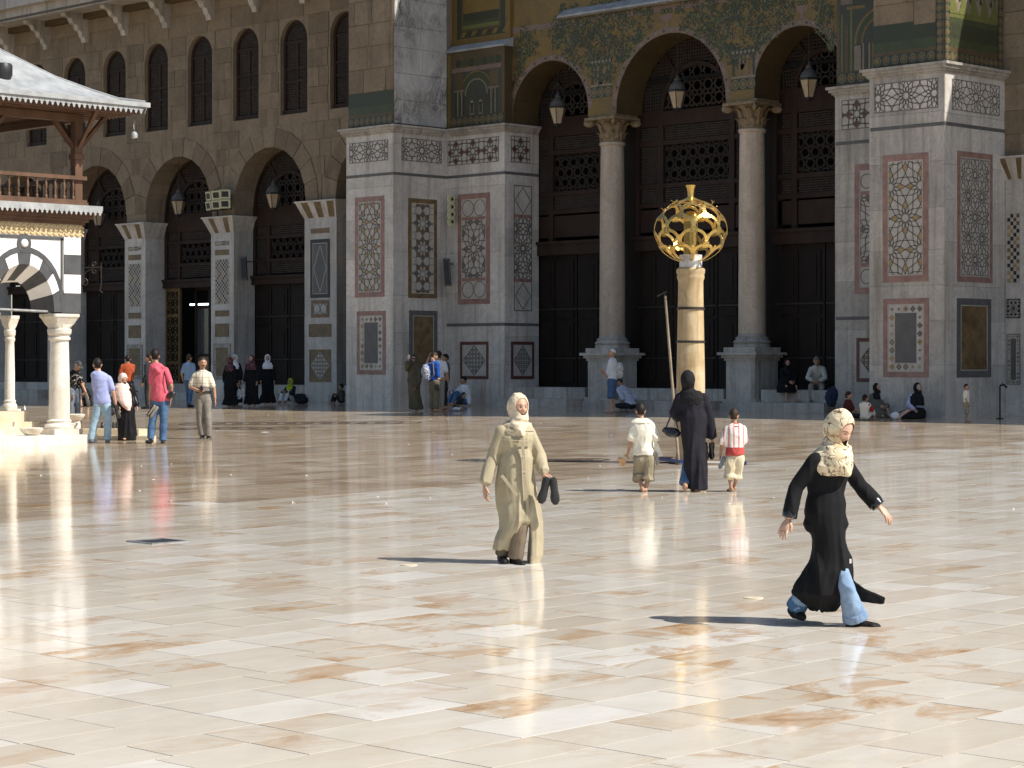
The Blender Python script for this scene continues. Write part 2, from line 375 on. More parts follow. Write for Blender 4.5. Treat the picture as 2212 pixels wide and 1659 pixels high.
for px, py in spots:
    c = at_ground(px, py); s = rl.uniform(.012, .035); a = rl.uniform(0, 3)
    ca, sa = math.cos(a) * s, math.sin(a) * s
    f.add([(c.x-ca, c.y-sa, gz(c.y)+.003), (c.x+sa, c.y-ca, gz(c.y)+.012), (c.x+ca, c.y+sa, gz(c.y)+.004), (c.x-sa, c.y+ca, gz(c.y)+.015)], [(0, 1, 2, 3)])
f.build('paper_scraps', MAT['litter'], label="tiny white paper scraps scattered over the polished floor", kind='stuff')
# ---------------------------------------------------------------- the mosque: one building, its parts and their pieces
mosque = empty('mosque', 'brown stone mosque facade with marble piers, tall dark arches and gold mosaics', 'mosque', loc=(-42.65, 50, .8))
PI = math.pi
NA, NT_, NB, NM = 49.2, 48.8, 46.5, 49.15       # arcade wall, transept wall, buttress fronts, mosaic arch wall
UL0, UL1, UJ0, UJ1, UR0, UR1 = -54.0, -51.77, -49.13, -36.3, -33.5, -31.29
ZM = 9.66                                       # top of the marble
class Face:
    def __init__(s, kind, p): s.k, s.p = kind, p
    def pt(s, a, z, d=0): return Vector((a, s.p - d, z)) if s.k == 'F' else Vector((s.p + d, a, z))
    def px(s, x, y):
        q = Fn(x, y, s.p) if s.k == 'F' else Su(x, y, s.p)
        return (q.x if s.k == 'F' else q.y), q.z
    def rect(s, x0, y0, x1, y1):                # pixel box -> a0, a1, z0, z1 (heights read at the middle)
        a0, a1 = s.px(x0, y0)[0], s.px(x1, y0)[0]; xm = (x0 + x1) / 2
        return a0, a1, s.px(xm, y1)[1], s.px(xm, y0)[1]
    def box(s, mb, a0, a1, z0, z1, d0, d1, m=0):
        P, Q = s.pt(a0, z0, d0), s.pt(a1, z1, d1)
        mb.box(min(P.x,Q.x), max(P.x,Q.x), min(P.y,Q.y), max(P.y,Q.y), z0, z1, m)
    def poly(s, mb, pts, d, m=0): mb.poly([s.pt(a, z, d) for a, z in pts], m)
    def strip(s, mb, a, b, w, d0, d1, m=0):     # raised bar from a to b (2d) of width w
        (x0, y0), (x1, y1) = a, b; L = math.hypot(x1-x0, y1-y0)
        if L < 1e-5: return
        ox, oy = -(y1-y0)/L*w/2, (x1-x0)/L*w/2
        q = [(x0+ox, y0+oy), (x0-ox, y0-oy), (x1-ox, y1-oy), (x1+ox, y1+oy)]
        vs = [s.pt(p[0], p[1], d0) for p in q] + [s.pt(p[0], p[1], d1) for p in q]
        mb.add(vs, [(4,5,6,7), (0,1,5,4), (1,2,6,5), (2,3,7,6), (3,0,4,7)], m)
def clipseg(a, b, R):
    (x0, y0), (x1, y1) = a, b; dx, dy = x1-x0, y1-y0; t0, t1 = 0., 1.
    for p, q in ((-dx, x0-R[0]), (dx, R[1]-x0), (-dy, y0-R[2]), (dy, R[3]-y0)):
        if abs(p) < 1e-12:
            if q < 0: return None
        else:
            r = q / p
            if p < 0: t0 = max(t0, r)
            else: t1 = min(t1, r)
    if t1 - t0 < 1e-4: return None
    return (x0+t0*dx, y0+t0*dy), (x0+t1*dx, y0+t1*dy)
def clippoly(P, R):
    for ax, lim, sg in ((0, R[0], 1), (0, R[1], -1), (1, R[2], 1), (1, R[3], -1)):
        out = []
        for i in range(len(P)):
            a, b = P[i], P[(i+1) % len(P)]; ia, ib = sg*(a[ax]-lim) >= 0, sg*(b[ax]-lim) >= 0
            if ia: out.append(a)
            if ia != ib:
                t = (lim-a[ax])/(b[ax]-a[ax]); out.append((a[0]+t*(b[0]-a[0]), a[1]+t*(b[1]-a[1])))
        P = out
        if len(P) < 3: return None
    return P
def ngon_star(cx, cy, d, n, th, rot):
    T = math.tan(PI/n); s = d*T/(math.cos(th)+T*math.sin(th)); px, py = d - s*math.sin(th), s*math.cos(th)
    M, Q = [], []
    for i in range(n):
        a = rot + 2*PI*i/n; ca, sa = math.cos(a), math.sin(a)
        M.append((cx+d*ca, cy+d*sa)); Q.append((cx+px*ca-py*sa, cy+px*sa+py*ca))
    return M, Q
def pattern(R, cell, kind='8', th=62):
    segs, stars = [], []; th = math.radians(th); x0, x1, y0, y1 = R; cx0, cy0 = (x0+x1)/2, (y0+y1)/2
    def put(M, Q):
        for i in range(len(M)): segs.append((M[i], Q[i])); segs.append((Q[i], M[(i+1) % len(M)]))
    if kind == '8':
        nx, ny = int((x1-x0)/cell/2)+2, int((y1-y0)/cell/2)+2
        for i in range(-nx, nx+1):
            for j in range(-ny, ny+1):
                cx, cy = cx0+i*cell, cy0+j*cell
                M, Q = ngon_star(cx, cy, cell/2, 8, th, 0); put(M, Q); stars.append((M, Q))
                M2, Q2 = ngon_star(cx+cell/2, cy+cell/2, cell*.2071, 4, th, PI/4); put(M2, Q2)
    else:
        nx, ny = int((x1-x0)/cell/2)+2, int((y1-y0)/cell/1.7)+2
        for j in range(-ny, ny+1):
            for i in range(-nx, nx+1):
                cx, cy = cx0+(i+(j % 2)*.5)*cell, cy0+j*cell*.866
                M, Q = ngon_star(cx, cy, cell/2, 12, th, 0); put(M, Q); stars.append((M, Q))
                e_ = cell*math.tan(PI/12); 
                for k in (1, 3):
                    a = PI/6*k; r = cell/math.sqrt(3)
                    M2, Q2 = ngon_star(cx+r*math.cos(a), cy+r*math.sin(a), e_*.2887, 3, th, a+PI); put(M2, Q2)
    return segs, stars
def draw_pattern(f, mb, R, cell, kind, d, w=.022, th=62, line=0, fill=None, core=None):
    segs, stars = pattern(R, cell, kind, th)
    for k, (M, Q) in enumerate(stars):
        n = len(M)
        cx, cy = sum(q[0] for q in Q)/n, sum(q[1] for q in Q)/n; I = [(cx+(m_[0]-cx)*.42, cy+(m_[1]-cy)*.42) for m_ in M]; O = [(cx+(q[0]-cx)*.30, cy+(q[1]-cy)*.30) for q in Q]
        for i in range(n): segs += [(I[i], Q[i]), (I[i], Q[i-1]), (I[i], O[i]), (I[i], O[i-1])]
        if fill is not None:
            for i in range(n):            # kites between the star points
                P = clippoly([Q[i-1], M[i], Q[i], I[i]], R)
                if P and fill[i % len(fill)] is not None: f.poly(mb, P, d+.002, fill[i % len(fill)])
        if core is not None:
            cx, cy = sum(q[0] for q in Q)/n, sum(q[1] for q in Q)/n
            P = clippoly([(cx+(q[0]-cx)*.62, cy+(q[1]-cy)*.62) for q in Q], R)
            if P: f.poly(mb, P, d+.004, core)
    for a, b in segs:
        c = clipseg(a, b, R)
        if c: f.strip(mb, c[0], c[1], w, d, d+.007, line)
def frame_boxes(f, mb, R, w, d0, d1, m):
    a0, a1, z0, z1 = R
    f.box(mb, a0, a1, z0, z0+w, d0, d1, m); f.box(mb, a0, a1, z1-w, z1, d0, d1, m)
    f.box(mb, a0, a0+w, z0+w, z1-w, d0, d1, m); f.box(mb, a1-w, a1, z0+w, z1-w, d0, d1, m)
def inset(R, w): return (R[0]+w, R[1]-w, R[2]+w, R[3]-w)
PM = ['inlay', 'inlay_white', 'inlay_ochre', 'marble_slate', 'marble_brown', 'inlay_red', 'marble_pink', 'marble_black', 'marble']
PIX = {k: i for i, k in enumerate(PM)}
def pmats(): return [MAT[k] for k in PM]
D0 = .032                                       # slabs stand this far proud of the core
def panel(f, R, fw, fmat, ground, spec, name='inlay_panel', rim=True):
    mb = MB(); fm = PIX[fmat]
    frame_boxes(f, mb, R, fw, D0-.02, D0+.014, fm)
    I = inset(R, fw)
    if rim: frame_boxes(f, mb, I, .022, D0-.02, D0+.017, PIX['inlay_white']); I = inset(I, .022)
    f.box(mb, I[0], I[1], I[2], I[3], D0-.02, D0+.006, PIX[ground])
    o = mb.build(name, pmats(), mosque)
    if spec:
        pm = MB(); spec(f, pm, I, D0+.006); q = pm.build('inlay_pattern', pmats(), o, kind='stuff')
    return o
def sp_star(cell, kind='8', w=.024, th=62, line='inlay', fill=None, core=None):
    def g(f, mb, I, d): draw_pattern(f, mb, I, cell, kind, d, w, th, PIX[line], [PIX[x] if x else None for x in fill] if fill else None, PIX[core] if core else None)
    return g
def sp_border(bw, center, seed=1):
    def g(f, mb, I, d):
        r = random.Random(seed); J = inset(I, bw); per = []
        frame_boxes(f, mb, (J[0]-.015, J[1]+.015, J[2]-.015, J[3]+.015), .016, d, d+.008, PIX['inlay_white'])
        n1, n2 = max(2, int((I[1]-I[0])/bw)), max(2, int((I[3]-I[2])/bw))
        for i in range(n1): per += [(I[0]+(i+.5)*(I[1]-I[0])/n1, I[2]+bw/2), (I[0]+(i+.5)*(I[1]-I[0])/n1, I[3]-bw/2)]
        for i in range(1, n2-1): per += [(I[0]+bw/2, I[2]+(i+.5)*(I[3]-I[2])/n2), (I[1]-bw/2, I[2]+(i+.5)*(I[3]-I[2])/n2)]
        for k, (a, z) in enumerate(per):
            s = bw*.44; f.poly(mb, [(a-s, z), (a, z-s), (a+s, z), (a, z+s)], d+.004, PIX[['inlay_ochre', 'inlay_white', 'marble_slate', 'inlay_white', 'inlay'][k % 5]])
            s *= .5; f.poly(mb, [(a-s, z), (a, z-s), (a+s, z), (a, z+s)], d+.006, PIX['inlay' if k % 2 else 'inlay_ochre'])
        f.box(mb, J[0], J[1], J[2], J[3], d, d+.006, PIX[center])
    return g
def sp_diamond(line='inlay', fancy=True):
    def g(f, mb, I, d):
        cx, cy, hx, hy = (I[0]+I[1])/2, (I[2]+I[3])/2, (I[1]-I[0])*.46, (I[3]-I[2])*.47
        V = [(cx, cy+hy), (cx+hx, cy), (cx, cy-hy), (cx-hx, cy)]
        for i in range(4): f.strip(mb, V[i], V[(i+1) % 4], .028, d, d+.007, PIX[line])
        if fancy:
            n = 3; q = []
            for i in range(-n, n+1):
                for j in range(-n, n+1):
                    x, y = cx+(i-j)*hx/(2*n+1), cy+(i+j)*hy/(2*n+1)
                    if abs(i) <= n and abs(j) <= n:
                        r = hx/(2*n+1)
                        if (i+j) % 2: 
                            f.poly(mb, [(x-r*.8, y), (x, y-r*.8*hy/hx), (x+r*.8, y), (x, y+r*.8*hy/hx)], d+.004, PIX[line])
                            f.poly(mb, [(x-r*.3, y), (x, y-r*.35), (x+r*.3, y), (x, y+r*.35)], d+.006, PIX['inlay_white'])
                        else:
                            for k in range(8):
                                a0, a1 = 2*PI*k/8, 2*PI*(k+1)/8
                                f.strip(mb, (x+r*.8*math.cos(a0), y+r*.8*math.sin(a0)), (x+r*.8*math.cos(a1), y+r*.8*math.sin(a1)), .014, d, d+.006, PIX[line])
    return g
def sp_circles(f, mb, I, d):
    r = min((I[1]-I[0])/4, (I[3]-I[2])/2)*.95; cy = (I[2]+I[3])/2
    for cx in (I[0]+(I[1]-I[0])/4, I[1]-(I[1]-I[0])/4):
        for k in range(16):
            a0, a1 = 2*PI*k/16, 2*PI*(k+1)/16
            f.strip(mb, (cx+r*math.cos(a0), cy+r*math.sin(a0)), (cx+r*math.cos(a1), cy+r*math.sin(a1)), .024, d, d+.007, PIX['inlay'])
def sp_triple(bot, top, small, mid):            # small field, tall star field, small field
    def g(f, mb, I, d):
        h = I[3]-I[2]; za, zb = I[2]+h*bot, I[3]-h*top
        for z in (za, zb): f.box(mb, I[0], I[1], z-.05, z+.05, d, d+.008, PIX['marble_pink'])
        small(f, mb, (I[0], I[1], I[2], za-.05), d); small(f, mb, (I[0], I[1], zb+.05, I[3]), d); mid(f, mb, (I[0], I[1], za+.05, zb-.05), d)
    return g
def sp_checker(sx, sz):
    def g(f, mb, I, d):
        nx, nz = max(3, round((I[1]-I[0])/sx)), max(3, round((I[3]-I[2])/sz)); dx, dz = (I[1]-I[0])/nx, (I[3]-I[2])/nz
        for i in range(nx):
            for j in range(nz):
                if (i+j) % 2: continue
                x, z = I[0]+i*dx, I[2]+j*dz
                m = 'marble_black' if (i//2 + j//3) % 2 else ('marble_brown' if (j // 5) % 2 else 'inlay_ochre')
                f.poly(mb, [(x, z), (x+dx, z), (x+dx, z+dz), (x, z+dz)], d+.004, PIX[m])
    return g
# ---- cores, clad with marble slabs
def clad(f, part, a0, a1, z0, z1, rng, mat='marble', course=1.15, wmax=1.2, upto=None):
    z = z0; first = True
    while z < z1-.05:
        h = (1.5 if first else course*rng.uniform(.75, 1.2)); first = False
        if z1-(z+h) < .45: h = z1-z
        n = max(1, round((a1-a0)/wmax + rng.uniform(-.3, .4))); cuts = [a0] + sorted(a0+(a1-a0)*(i+rng.uniform(-.18, .18))/n for i in range(1, n)) + [a1]
        for i in range(n):
            mb = MB(); g = .003; dd = D0+rng.uniform(-.003, .003)
            f.box(mb, cuts[i]+(g if i else 0), cuts[i+1]-(g if i < n-1 else 0), z+g, z+h-g, .001, dd); mb.build('marble_slab', MAT[mat], part)
        z += h
rg = random.Random(3)
fLB, sLB = Face('F', NB), Face('S', UL1)
fM, sJ = Face('F', NT_), Face('S', UJ0)
fRB, sRB = Face('F', NB), Face('S', UR1)
zg = .6
TOP = 21.0  # unseen top of the transept, height chosen for the shade it casts
def core(name, mat, *boxes):
    mb = MB()
    for b in boxes: mb.box(*b)
    return mb.build(name, MAT[mat], mosque)
lb = core('buttress', 'mortar', (UL0, UL1, NB, NT_-.002, zg, ZM)); clad(fLB, lb, UL0, UL1+D0, zg, ZM, rg); clad(sLB, lb, NB, NT_-.035, zg, ZM, rg)
rb = core('buttress', 'mortar', (UR0, UR1, NB, NA+.3, zg, ZM)); clad(fRB, rb, UR0-D0, UR1+D0, zg, ZM, rg, 'marble_old'); clad(sRB, rb, NB, NA, zg, ZM, rg)
lj = core('transept_jamb', 'mortar', (UL0+.1, UJ0, NT_, 50.3, zg, ZM)); clad(fM, lj, UL1+D0, UJ0+D0, zg, ZM, rg); clad(sJ, lj, NT_, 50.3, zg, ZM, rg)
rj = core('transept_jamb', 'mortar', (UJ1, UR1-.1, NT_, 50.3, zg, ZM)); clad(fM, rj, UJ1-D0, UR0, zg, ZM, rg, 'marble_old')
# mouldings on top of the marble and dark string courses
def moulding(f, a0, a1, z, name='marble_moulding', ext0=0, ext1=0):
    mb = MB()
    for k, (dz, d) in enumerate(((0, .05), (.05, .10), (.11, .16), (.19, .22))): f.box(mb, a0-ext0*d, a1+ext1*d, z+dz, z+dz+(.05, .06, .08, .07)[k]-.001, 0, d)
    return mb.build(name, MAT['marble_old'], mosque)
moulding(fLB, UL0, UL1, ZM-.27, ext0=1, ext1=1); moulding(sLB, NB, NT_-.23, ZM-.27); moulding(fM, UL1+.23, UJ0, ZM-.27, ext1=1); moulding(sJ, NT_, 50.25, ZM-.27)
moulding(fRB, UR0, UR1, ZM-.27, ext0=1, ext1=1); moulding(sRB, NB, NA, ZM-.27); moulding(fM, UJ1, UR0-.23, ZM-.27, ext0=1)
def band(f, a0, a1, z, h=.09):
    mb = MB(); f.box(mb, a0, a1, z, z+h, 0, D0+.008); mb.build('dark_marble_band', MAT['marble_slate'], mosque)
for z, L in ((8.07, ((fLB, UL0, UL1+.04), (sLB, NB, NT_-.05), (fM, UL1+.04, UJ0+.04), (sJ, NT_, 50.3), (fRB, UR0, UR1+.04), (sRB, NB, NA), (fM, UJ1, UR0))), (3.32, ((fM, UL1+.04, UJ0+.04), (sJ, NT_, 50.3), (fM, UJ1, UR0)))):
    for f, a, b in L: band(f, a, b, z)
star8 = sp_star(.62, '8', .03, 58)
bold8 = sp_star(.78, '8', .038, 50, fill=['inlay_red', None])
panel(fLB, fLB.rect(757, 306, 840, 350), .02, 'inlay', 'marble', sp_star(.85, '12', .026, 66), rim=False)
panel(fLB, fLB.rect(769, 425, 832, 642), .16, 'marble_pink', 'inlay_white', sp_star(.92, '12', .026, 62, fill=['inlay_ochre', None]))
panel(fLB, fLB.rect(773, 672, 835, 809), .14, 'marble_pink', 'marble', sp_border(.2, 'marble_slate'))
panel(sLB, sLB.rect(866, 301, 952, 350), .02, 'inlay', 'marble', sp_star(.85, '12', .026, 66), rim=False)
panel(sLB, sLB.rect(880, 430, 942, 644), .14, 'marble_brown', 'inlay_white', sp_star(.8, '8', .02, 52, fill=['marble_slate', 'marble_brown'], core='inlay_white'))
panel(sLB, sLB.rect(882, 671, 943, 815), .16, 'marble_slate', 'marble_brown', None)
panel(fM, fM.rect(969, 300, 1079, 354), .02, 'inlay', 'inlay_white', bold8, rim=False)
panel(fM, fM.rect(991, 418, 1060, 657), .17, 'marble_pink', 'inlay_white', sp_triple(.19, .19, sp_circles, sp_star(.98, '12', .026, 60, fill=['inlay', None, None])))
panel(fM, fM.rect(996, 738, 1057, 819), .1, 'inlay_red', 'inlay_white', sp_diamond(), rim=False)
panel(sJ, sJ.rect(1102, 295, 1143, 352), .02, 'inlay', 'inlay_white', bold8, rim=False)
panel(sJ, sJ.rect(1108, 401, 1147, 672), .03, 'inlay', 'marble', sp_triple(.24, .24, sp_diamond(fancy=False), sp_star(.7, '12', .03, 60)), rim=False)
panel(sJ, sJ.rect(1102, 738, 1152, 819), .1, 'inlay_red', 'inlay_white', sp_diamond(), rim=False)
R = fM.rect(1820, 215, 1874, 279); panel(fM, (R[0], R[0]+1.0, R[2], R[3]), .02, 'inlay', 'inlay_white', bold8, rim=False)
R = fM.rect(1848, 355, 1879, 635); panel(fM, (R[0], R[0]+1.2, R[2], R[3]), .17, 'marble_pink', 'inlay_white', sp_triple(.19, .19, sp_circles, sp_star(.98, '12', .026, 60, fill=['inlay', None, None])))
R = fM.rect(1852, 730, 1879, 825); panel(fM, (R[0], R[0]+1.1, R[2], R[3]), .1, 'inlay_red', 'inlay_white', sp_diamond('inlay_red'), rim=False)
panel(fRB, fRB.rect(1891, 176, 2028, 239), .02, 'inlay', 'marble_old' if 0 else 'marble', sp_star(.85, '12', .026, 66), rim=False)
panel(fRB, fRB.rect(1909, 333, 2007, 609), .16, 'marble_pink', 'inlay_white', sp_star(.92, '12', .024, 62, fill=['inlay_ochre', None, None]))
panel(fRB, fRB.rect(1910, 645, 2008, 815), .14, 'marble_pink', 'marble', sp_border(.2, 'marble_slate', 4))
panel(sRB, sRB.rect(2054, 178, 2156, 244), .02, 'inlay', 'marble', sp_star(.85, '12', .02, 66), rim=False)
panel(sRB, sRB.rect(2065, 330, 2141, 610), .14, 'marble_pink', 'inlay_white', sp_star(.62, '12', .018, 62))
panel(sRB, sRB.rect(2064, 645, 2138, 815), .17, 'marble_slate', 'marble_brown', None)
# ---- walls with arched openings
def arch_pts(uc, hw, zs, rise=None, k=20):
    rise = rise or hw
    return [(uc-hw*math.cos(PI*i/k), zs+rise*math.sin(PI*i/k)) for i in range(k+1)]
def arch_wall(mb, u0, u1, n, depth, zb, zt, arches, m=0, mi=1):
    """arches: (centre, half width, spring height, bottom)"""
    x = u0
    for uc, hw, zs, z0 in sorted(arches):
        mb.quad((x, n, zb), (uc-hw, n, zb), (uc-hw, n, zt), (x, n, zt), m)
        if z0 > zb: mb.quad((uc-hw, n, zb), (uc+hw, n, zb), (uc+hw, n, z0), (uc-hw, n, z0), m)
        P = arch_pts(uc, hw, zs)
        for a, b in zip(P, P[1:]): mb.quad((a[0], n, a[1]), (b[0], n, b[1]), (b[0], n, zt), (a[0], n, zt), m)
        C = [(uc-hw, max(z0, zb))] + P + [(uc+hw, max(z0, zb))]
        for a, b in zip(C, C[1:]): mb.quad((a[0], n, a[1]), (a[0], n+depth, a[1]), (b[0], n+depth, b[1]), (b[0], n, b[1]), mi)
        if z0 > zb: mb.quad((uc-hw, n, z0), (uc+hw, n, z0), (uc+hw, n+depth, z0), (uc-hw, n+depth, z0), mi)
        x = uc+hw
    mb.quad((x, n, zb), (u1, n, zb), (u1, n, zt), (x, n, zt), m)
ZI = 7.45
ARC = [(-77.45, 2.02), (-72.0, 2.04), (-66.68, 2.04), (-61.31, 2.02), (-55.6, 2.1)]
WIN = [-76.18+2.7*i for i in range(8)]
mb = MB()
arch_wall(mb, -84, UL0, NA, 1.0, ZI, 10.55, [(c, h, ZI+.33, 0) for c, h in ARC])
arch_wall(mb, -84, UL0, NA, .45, 10.55, 16.4, [(c, .74, 13.4, 10.86) for c in WIN])
mb.box(-84, UL0, NA+.45, NA+1.0, 10.56, 16.4, 0)
mb.box(-84, UL0, NA+.001, NA+6, 16.4, 16.5, 0)
awall = mb.build('arcade_wall', [MAT['stone'], MAT['stone']], mosque)
def blocks(f, parent, a0, a1, z0, z1, holes, rng, course=.56, wl=(.75, 1.45), name='stone_block', mat='stone', proud=.022):
    z = z0
    while z < z1-.1:
        h = course*rng.uniform(.85, 1.15)
        if z1-(z+h) < .25: h = z1-z
        a = a0-rng.uniform(0, .6)
        while a < a1:
            w = rng.uniform(*wl); b0, b1 = max(a, a0), min(a+w, a1); a += w
            if b1-b0 < .12: continue
            k = max(6, int((b1-b0)/.07)); ok = []
            for i in range(k):
                x = b0+(b1-b0)*(i+.5)/k; ok.append(not any(hl(x, zz) for hl in holes for zz in (z+.01, z+h*.5, z+h-.01)))
            i = 0
            while i < k:
                if not ok[i]: i += 1; continue
                j = i
                while j < k and ok[j]: j += 1
                c0, c1 = b0+(b1-b0)*i/k, b0+(b1-b0)*j/k; i = j
                if c1-c0 < .14: continue
                mb = MB(); g = .008; d = proud+rng.uniform(-.006, .009); e_ = .008
                P = [(c0+g, z+g), (c1-g, z+g), (c1-g, z+h-g), (c0+g, z+h-g)]; Q = [(c0+g+e_, z+g+e_), (c1-g-e_, z+g+e_), (c1-g-e_, z+h-g-e_), (c0+g+e_, z+h-g-e_)]
                vs = [f.pt(p[0], p[1], 0) for p in P] + [f.pt(p[0], p[1], d-.01) for p in P] + [f.pt(p[0], p[1], d+rng.uniform(-.004, .004)) for p in Q]
                fs = [(8, 9, 10, 11)] + [q for s in range(4) for q in ((s, (s+1) % 4, 4+(s+1) % 4, 4+s), (4+s, 4+(s+1) % 4, 8+(s+1) % 4, 8+s))]
                mb.add(vs, fs); mb.build(name, MAT[mat], parent)
        z += h
VR = .72
def arch_hole(c, hw, zs, ex): return lambda x, z: abs(x-c) < hw+ex and (z < zs or math.hypot(x-c, z-zs) < hw+ex)
holes = [arch_hole(c, h, ZI+.33, VR) for c, h in ARC] + [arch_hole(c, .74, 13.4, .06) if 1 else None for c in WIN]
fA = Face('F', NA)
blocks(fA, awall, -81.2, UL0-.02, ZI+.02, 15.0, [holes[i] for i in range(5)] + [(lambda c: (lambda x, z: abs(x-c) < .82 and 10.72 < z and (z < 13.4 or math.hypot(x-c, z-13.4) < .82)))(c) for c in WIN], rg, .6, (.85, 1.6))
for c, h in ARC[1:]:                            # voussoirs
    zs = ZI+.33; nv = 11
    for i in range(nv):
        t0, t1 = PI*(i+.02)/nv, PI*(i+.98)/nv; mb = MB(); d = .035+rg.uniform(-.012, .012); ro = h+VR-.03+rg.uniform(-.06, .02)
        q = [(c-h*math.cos(t0), zs+h*math.sin(t0)), (c-h*math.cos(t1), zs+h*math.sin(t1)), (c-ro*math.cos(t1), zs+ro*math.sin(t1)), (c-ro*math.cos(t0), zs+ro*math.sin(t0))]
        mb.add([fA.pt(a, z, 0) for a, z in q]+[fA.pt(a, z, d) for a, z in q], [(4,5,6,7), (0,1,5,4), (1,2,6,5), (2,3,7,6), (3,0,4,7)])
        mb.build('voussoir', MAT['stone'], awall)
        mb = MB()                               # and its face in the vault
        p = [(c-(h-.012)*math.cos(t), zs+(h-.012)*math.sin(t)) for t in (t0, t1)]; r_ = [(c-h*1.0*math.cos(t), zs+h*math.sin(t)) for t in (t0, t1)]
        cut = NA+.5+rg.uniform(-.1, .1)
        for y0, y1 in ((NA-.02, cut-.01), (cut+.01, NA+.98)):
            mb.add([(p[0][0], y0, p[0][1]), (p[1][0], y0, p[1][1]), (p[1][0], y1, p[1][1]), (p[0][0], y1, p[0][1]), (r_[0][0], y0, r_[0][1]), (r_[1][0], y0, r_[1][1]), (r_[1][0], y1, r_[1][1]), (r_[0][0], y1, r_[0][1])],
                   [(0, 1, 2, 3), (0, 4, 5, 1), (1, 5, 6, 2), (2, 6, 7, 3), (3, 7, 4, 0)])
        mb.build('vault_stone', MAT['stone'], awall)
# ---- lattice windows
def bars(f, mb, R, sp, w, d0, d1, diag=True, inside=None, m=0):
    a0, a1, z0, z1 = R; segs = []
    if diag:
        L = (a1-a0)+(z1-z0); k = -L
        while k < L:
            segs += [((a0+k, z0), (a0+k+(z1-z0)*.62, z1)), ((a0+k, z1), (a0+k+(z1-z0)*.62, z0))]; k += sp
    else:
        x = a0
        while x < a1: segs.append(((x, z0), (x, z1))); x += sp
        z = z0
        while z < z1: segs.append(((a0, z), (a1, z))); z += sp
    for a, b in segs:
        c = clipseg(a, b, R)
        if not c: continue
        if inside is None: f.strip(mb, c[0], c[1], w, d0, d1, m); continue
        L = math.hypot(c[1][0]-c[0][0], c[1][1]-c[0][1]); n = max(1, int(L/.07)); run = None
        for i in range(n+1):
            t = (i+.5)/n; p = (c[0][0]+(c[1][0]-c[0][0])*t, c[0][1]+(c[1][1]-c[0][1])*t)
            if i < n and inside(*p):
                if run is None: run = i/n
            elif run is not None:
                e_ = i/n; f.strip(mb, *[(c[0][0]+(c[1][0]-c[0][0])*q, c[0][1]+(c[1][1]-c[0][1])*q) for q in (run, e_)], w, d0, d1, m); run = None
for c in WIN:
    f = Face('F', NA+.22); hw, z0, zs = .72, 10.88, 13.4
    w = MB()
    f.box(w, c-hw, c+hw, z0, z0+.14, -.06, .1)
    for x in (-hw, hw-.1): f.box(w, c+x, c+x+.1, z0+.14, zs, -.06, .07)
    f.box(w, c-.05, c+.05, z0+.14, zs-.06, -.04, .05)
    for z in (11.98, 12.42, 13.34): f.box(w, c-hw+.1, c+hw-.1, z, z+.09, -.04, .055)
    P = arch_pts(c, hw, zs, None, 16); Q = arch_pts(c, hw-.1, zs, None, 16)
    for i in range(16): w.add([f.pt(*p, d) for d in (-.06, .07) for p in (P[i], P[i+1], Q[i+1], Q[i])], [(4,5,6,7), (2,3,7,6), (0,1,5,4)])
    win = w.build('lattice_window', MAT['wood_red'], mosque)
    l = MB()
    for a0, a1 in ((c-hw+.1, c-.05), (c+.05, c+hw-.1)):
        for z1, z2, sp in ((z0+.14, 11.98, .105), (12.07, 12.42, .07), (12.51, 13.34, .105)): bars(f, l, (a0, a1, z1, z2), sp, .034, -.02, .012)
    bars(f, l, (c-hw+.05, c+hw-.05, 13.43, zs+hw), .075, .034, -.02, .012, True, lambda x, z: math.hypot(x-c, z-zs) < hw-.07)
    l.build('lattice', MAT['lattice'], win, kind='stuff')
# ---- cornice on corbels
mb = MB(); mb.box(-84, UL0, 48.0, NA, 15.72, 15.95); mb.box(-84, UL0, 47.75, 48.0, 15.66, 16.1); mb.box(-84, UL0, 47.45, 49.3, 16.101, 17.2)
mb.build('cornice', MAT['marble_old'], mosque)
mb = MB(); mb.box(-84, UL0, 47.74, 47.749, 15.7, 15.8); mb.box(-84, UL0, 48.9, 49.19, 15.5, 15.719); mb.build('gilded_cornice_edge', MAT['gold_dim'], mosque)
for i in range(9):
    u = -77.92+2.66*i; prof = []
    for y, z in ((49.2, 14.62), (49.02, 14.62), (48.98, 14.78), (48.9, 14.84), (48.84, 15.02), (48.7, 15.08), (48.62, 15.26), (48.45, 15.32), (48.36, 15.5), (48.1, 15.56), (48.02, 15.72), (49.2, 15.72)): prof.append((u-.14, y, z))
    mb = MB(); mb.prism(prof, (.28, 0, 0)); mb.build('corbel', MAT['marble_old'], mosque)
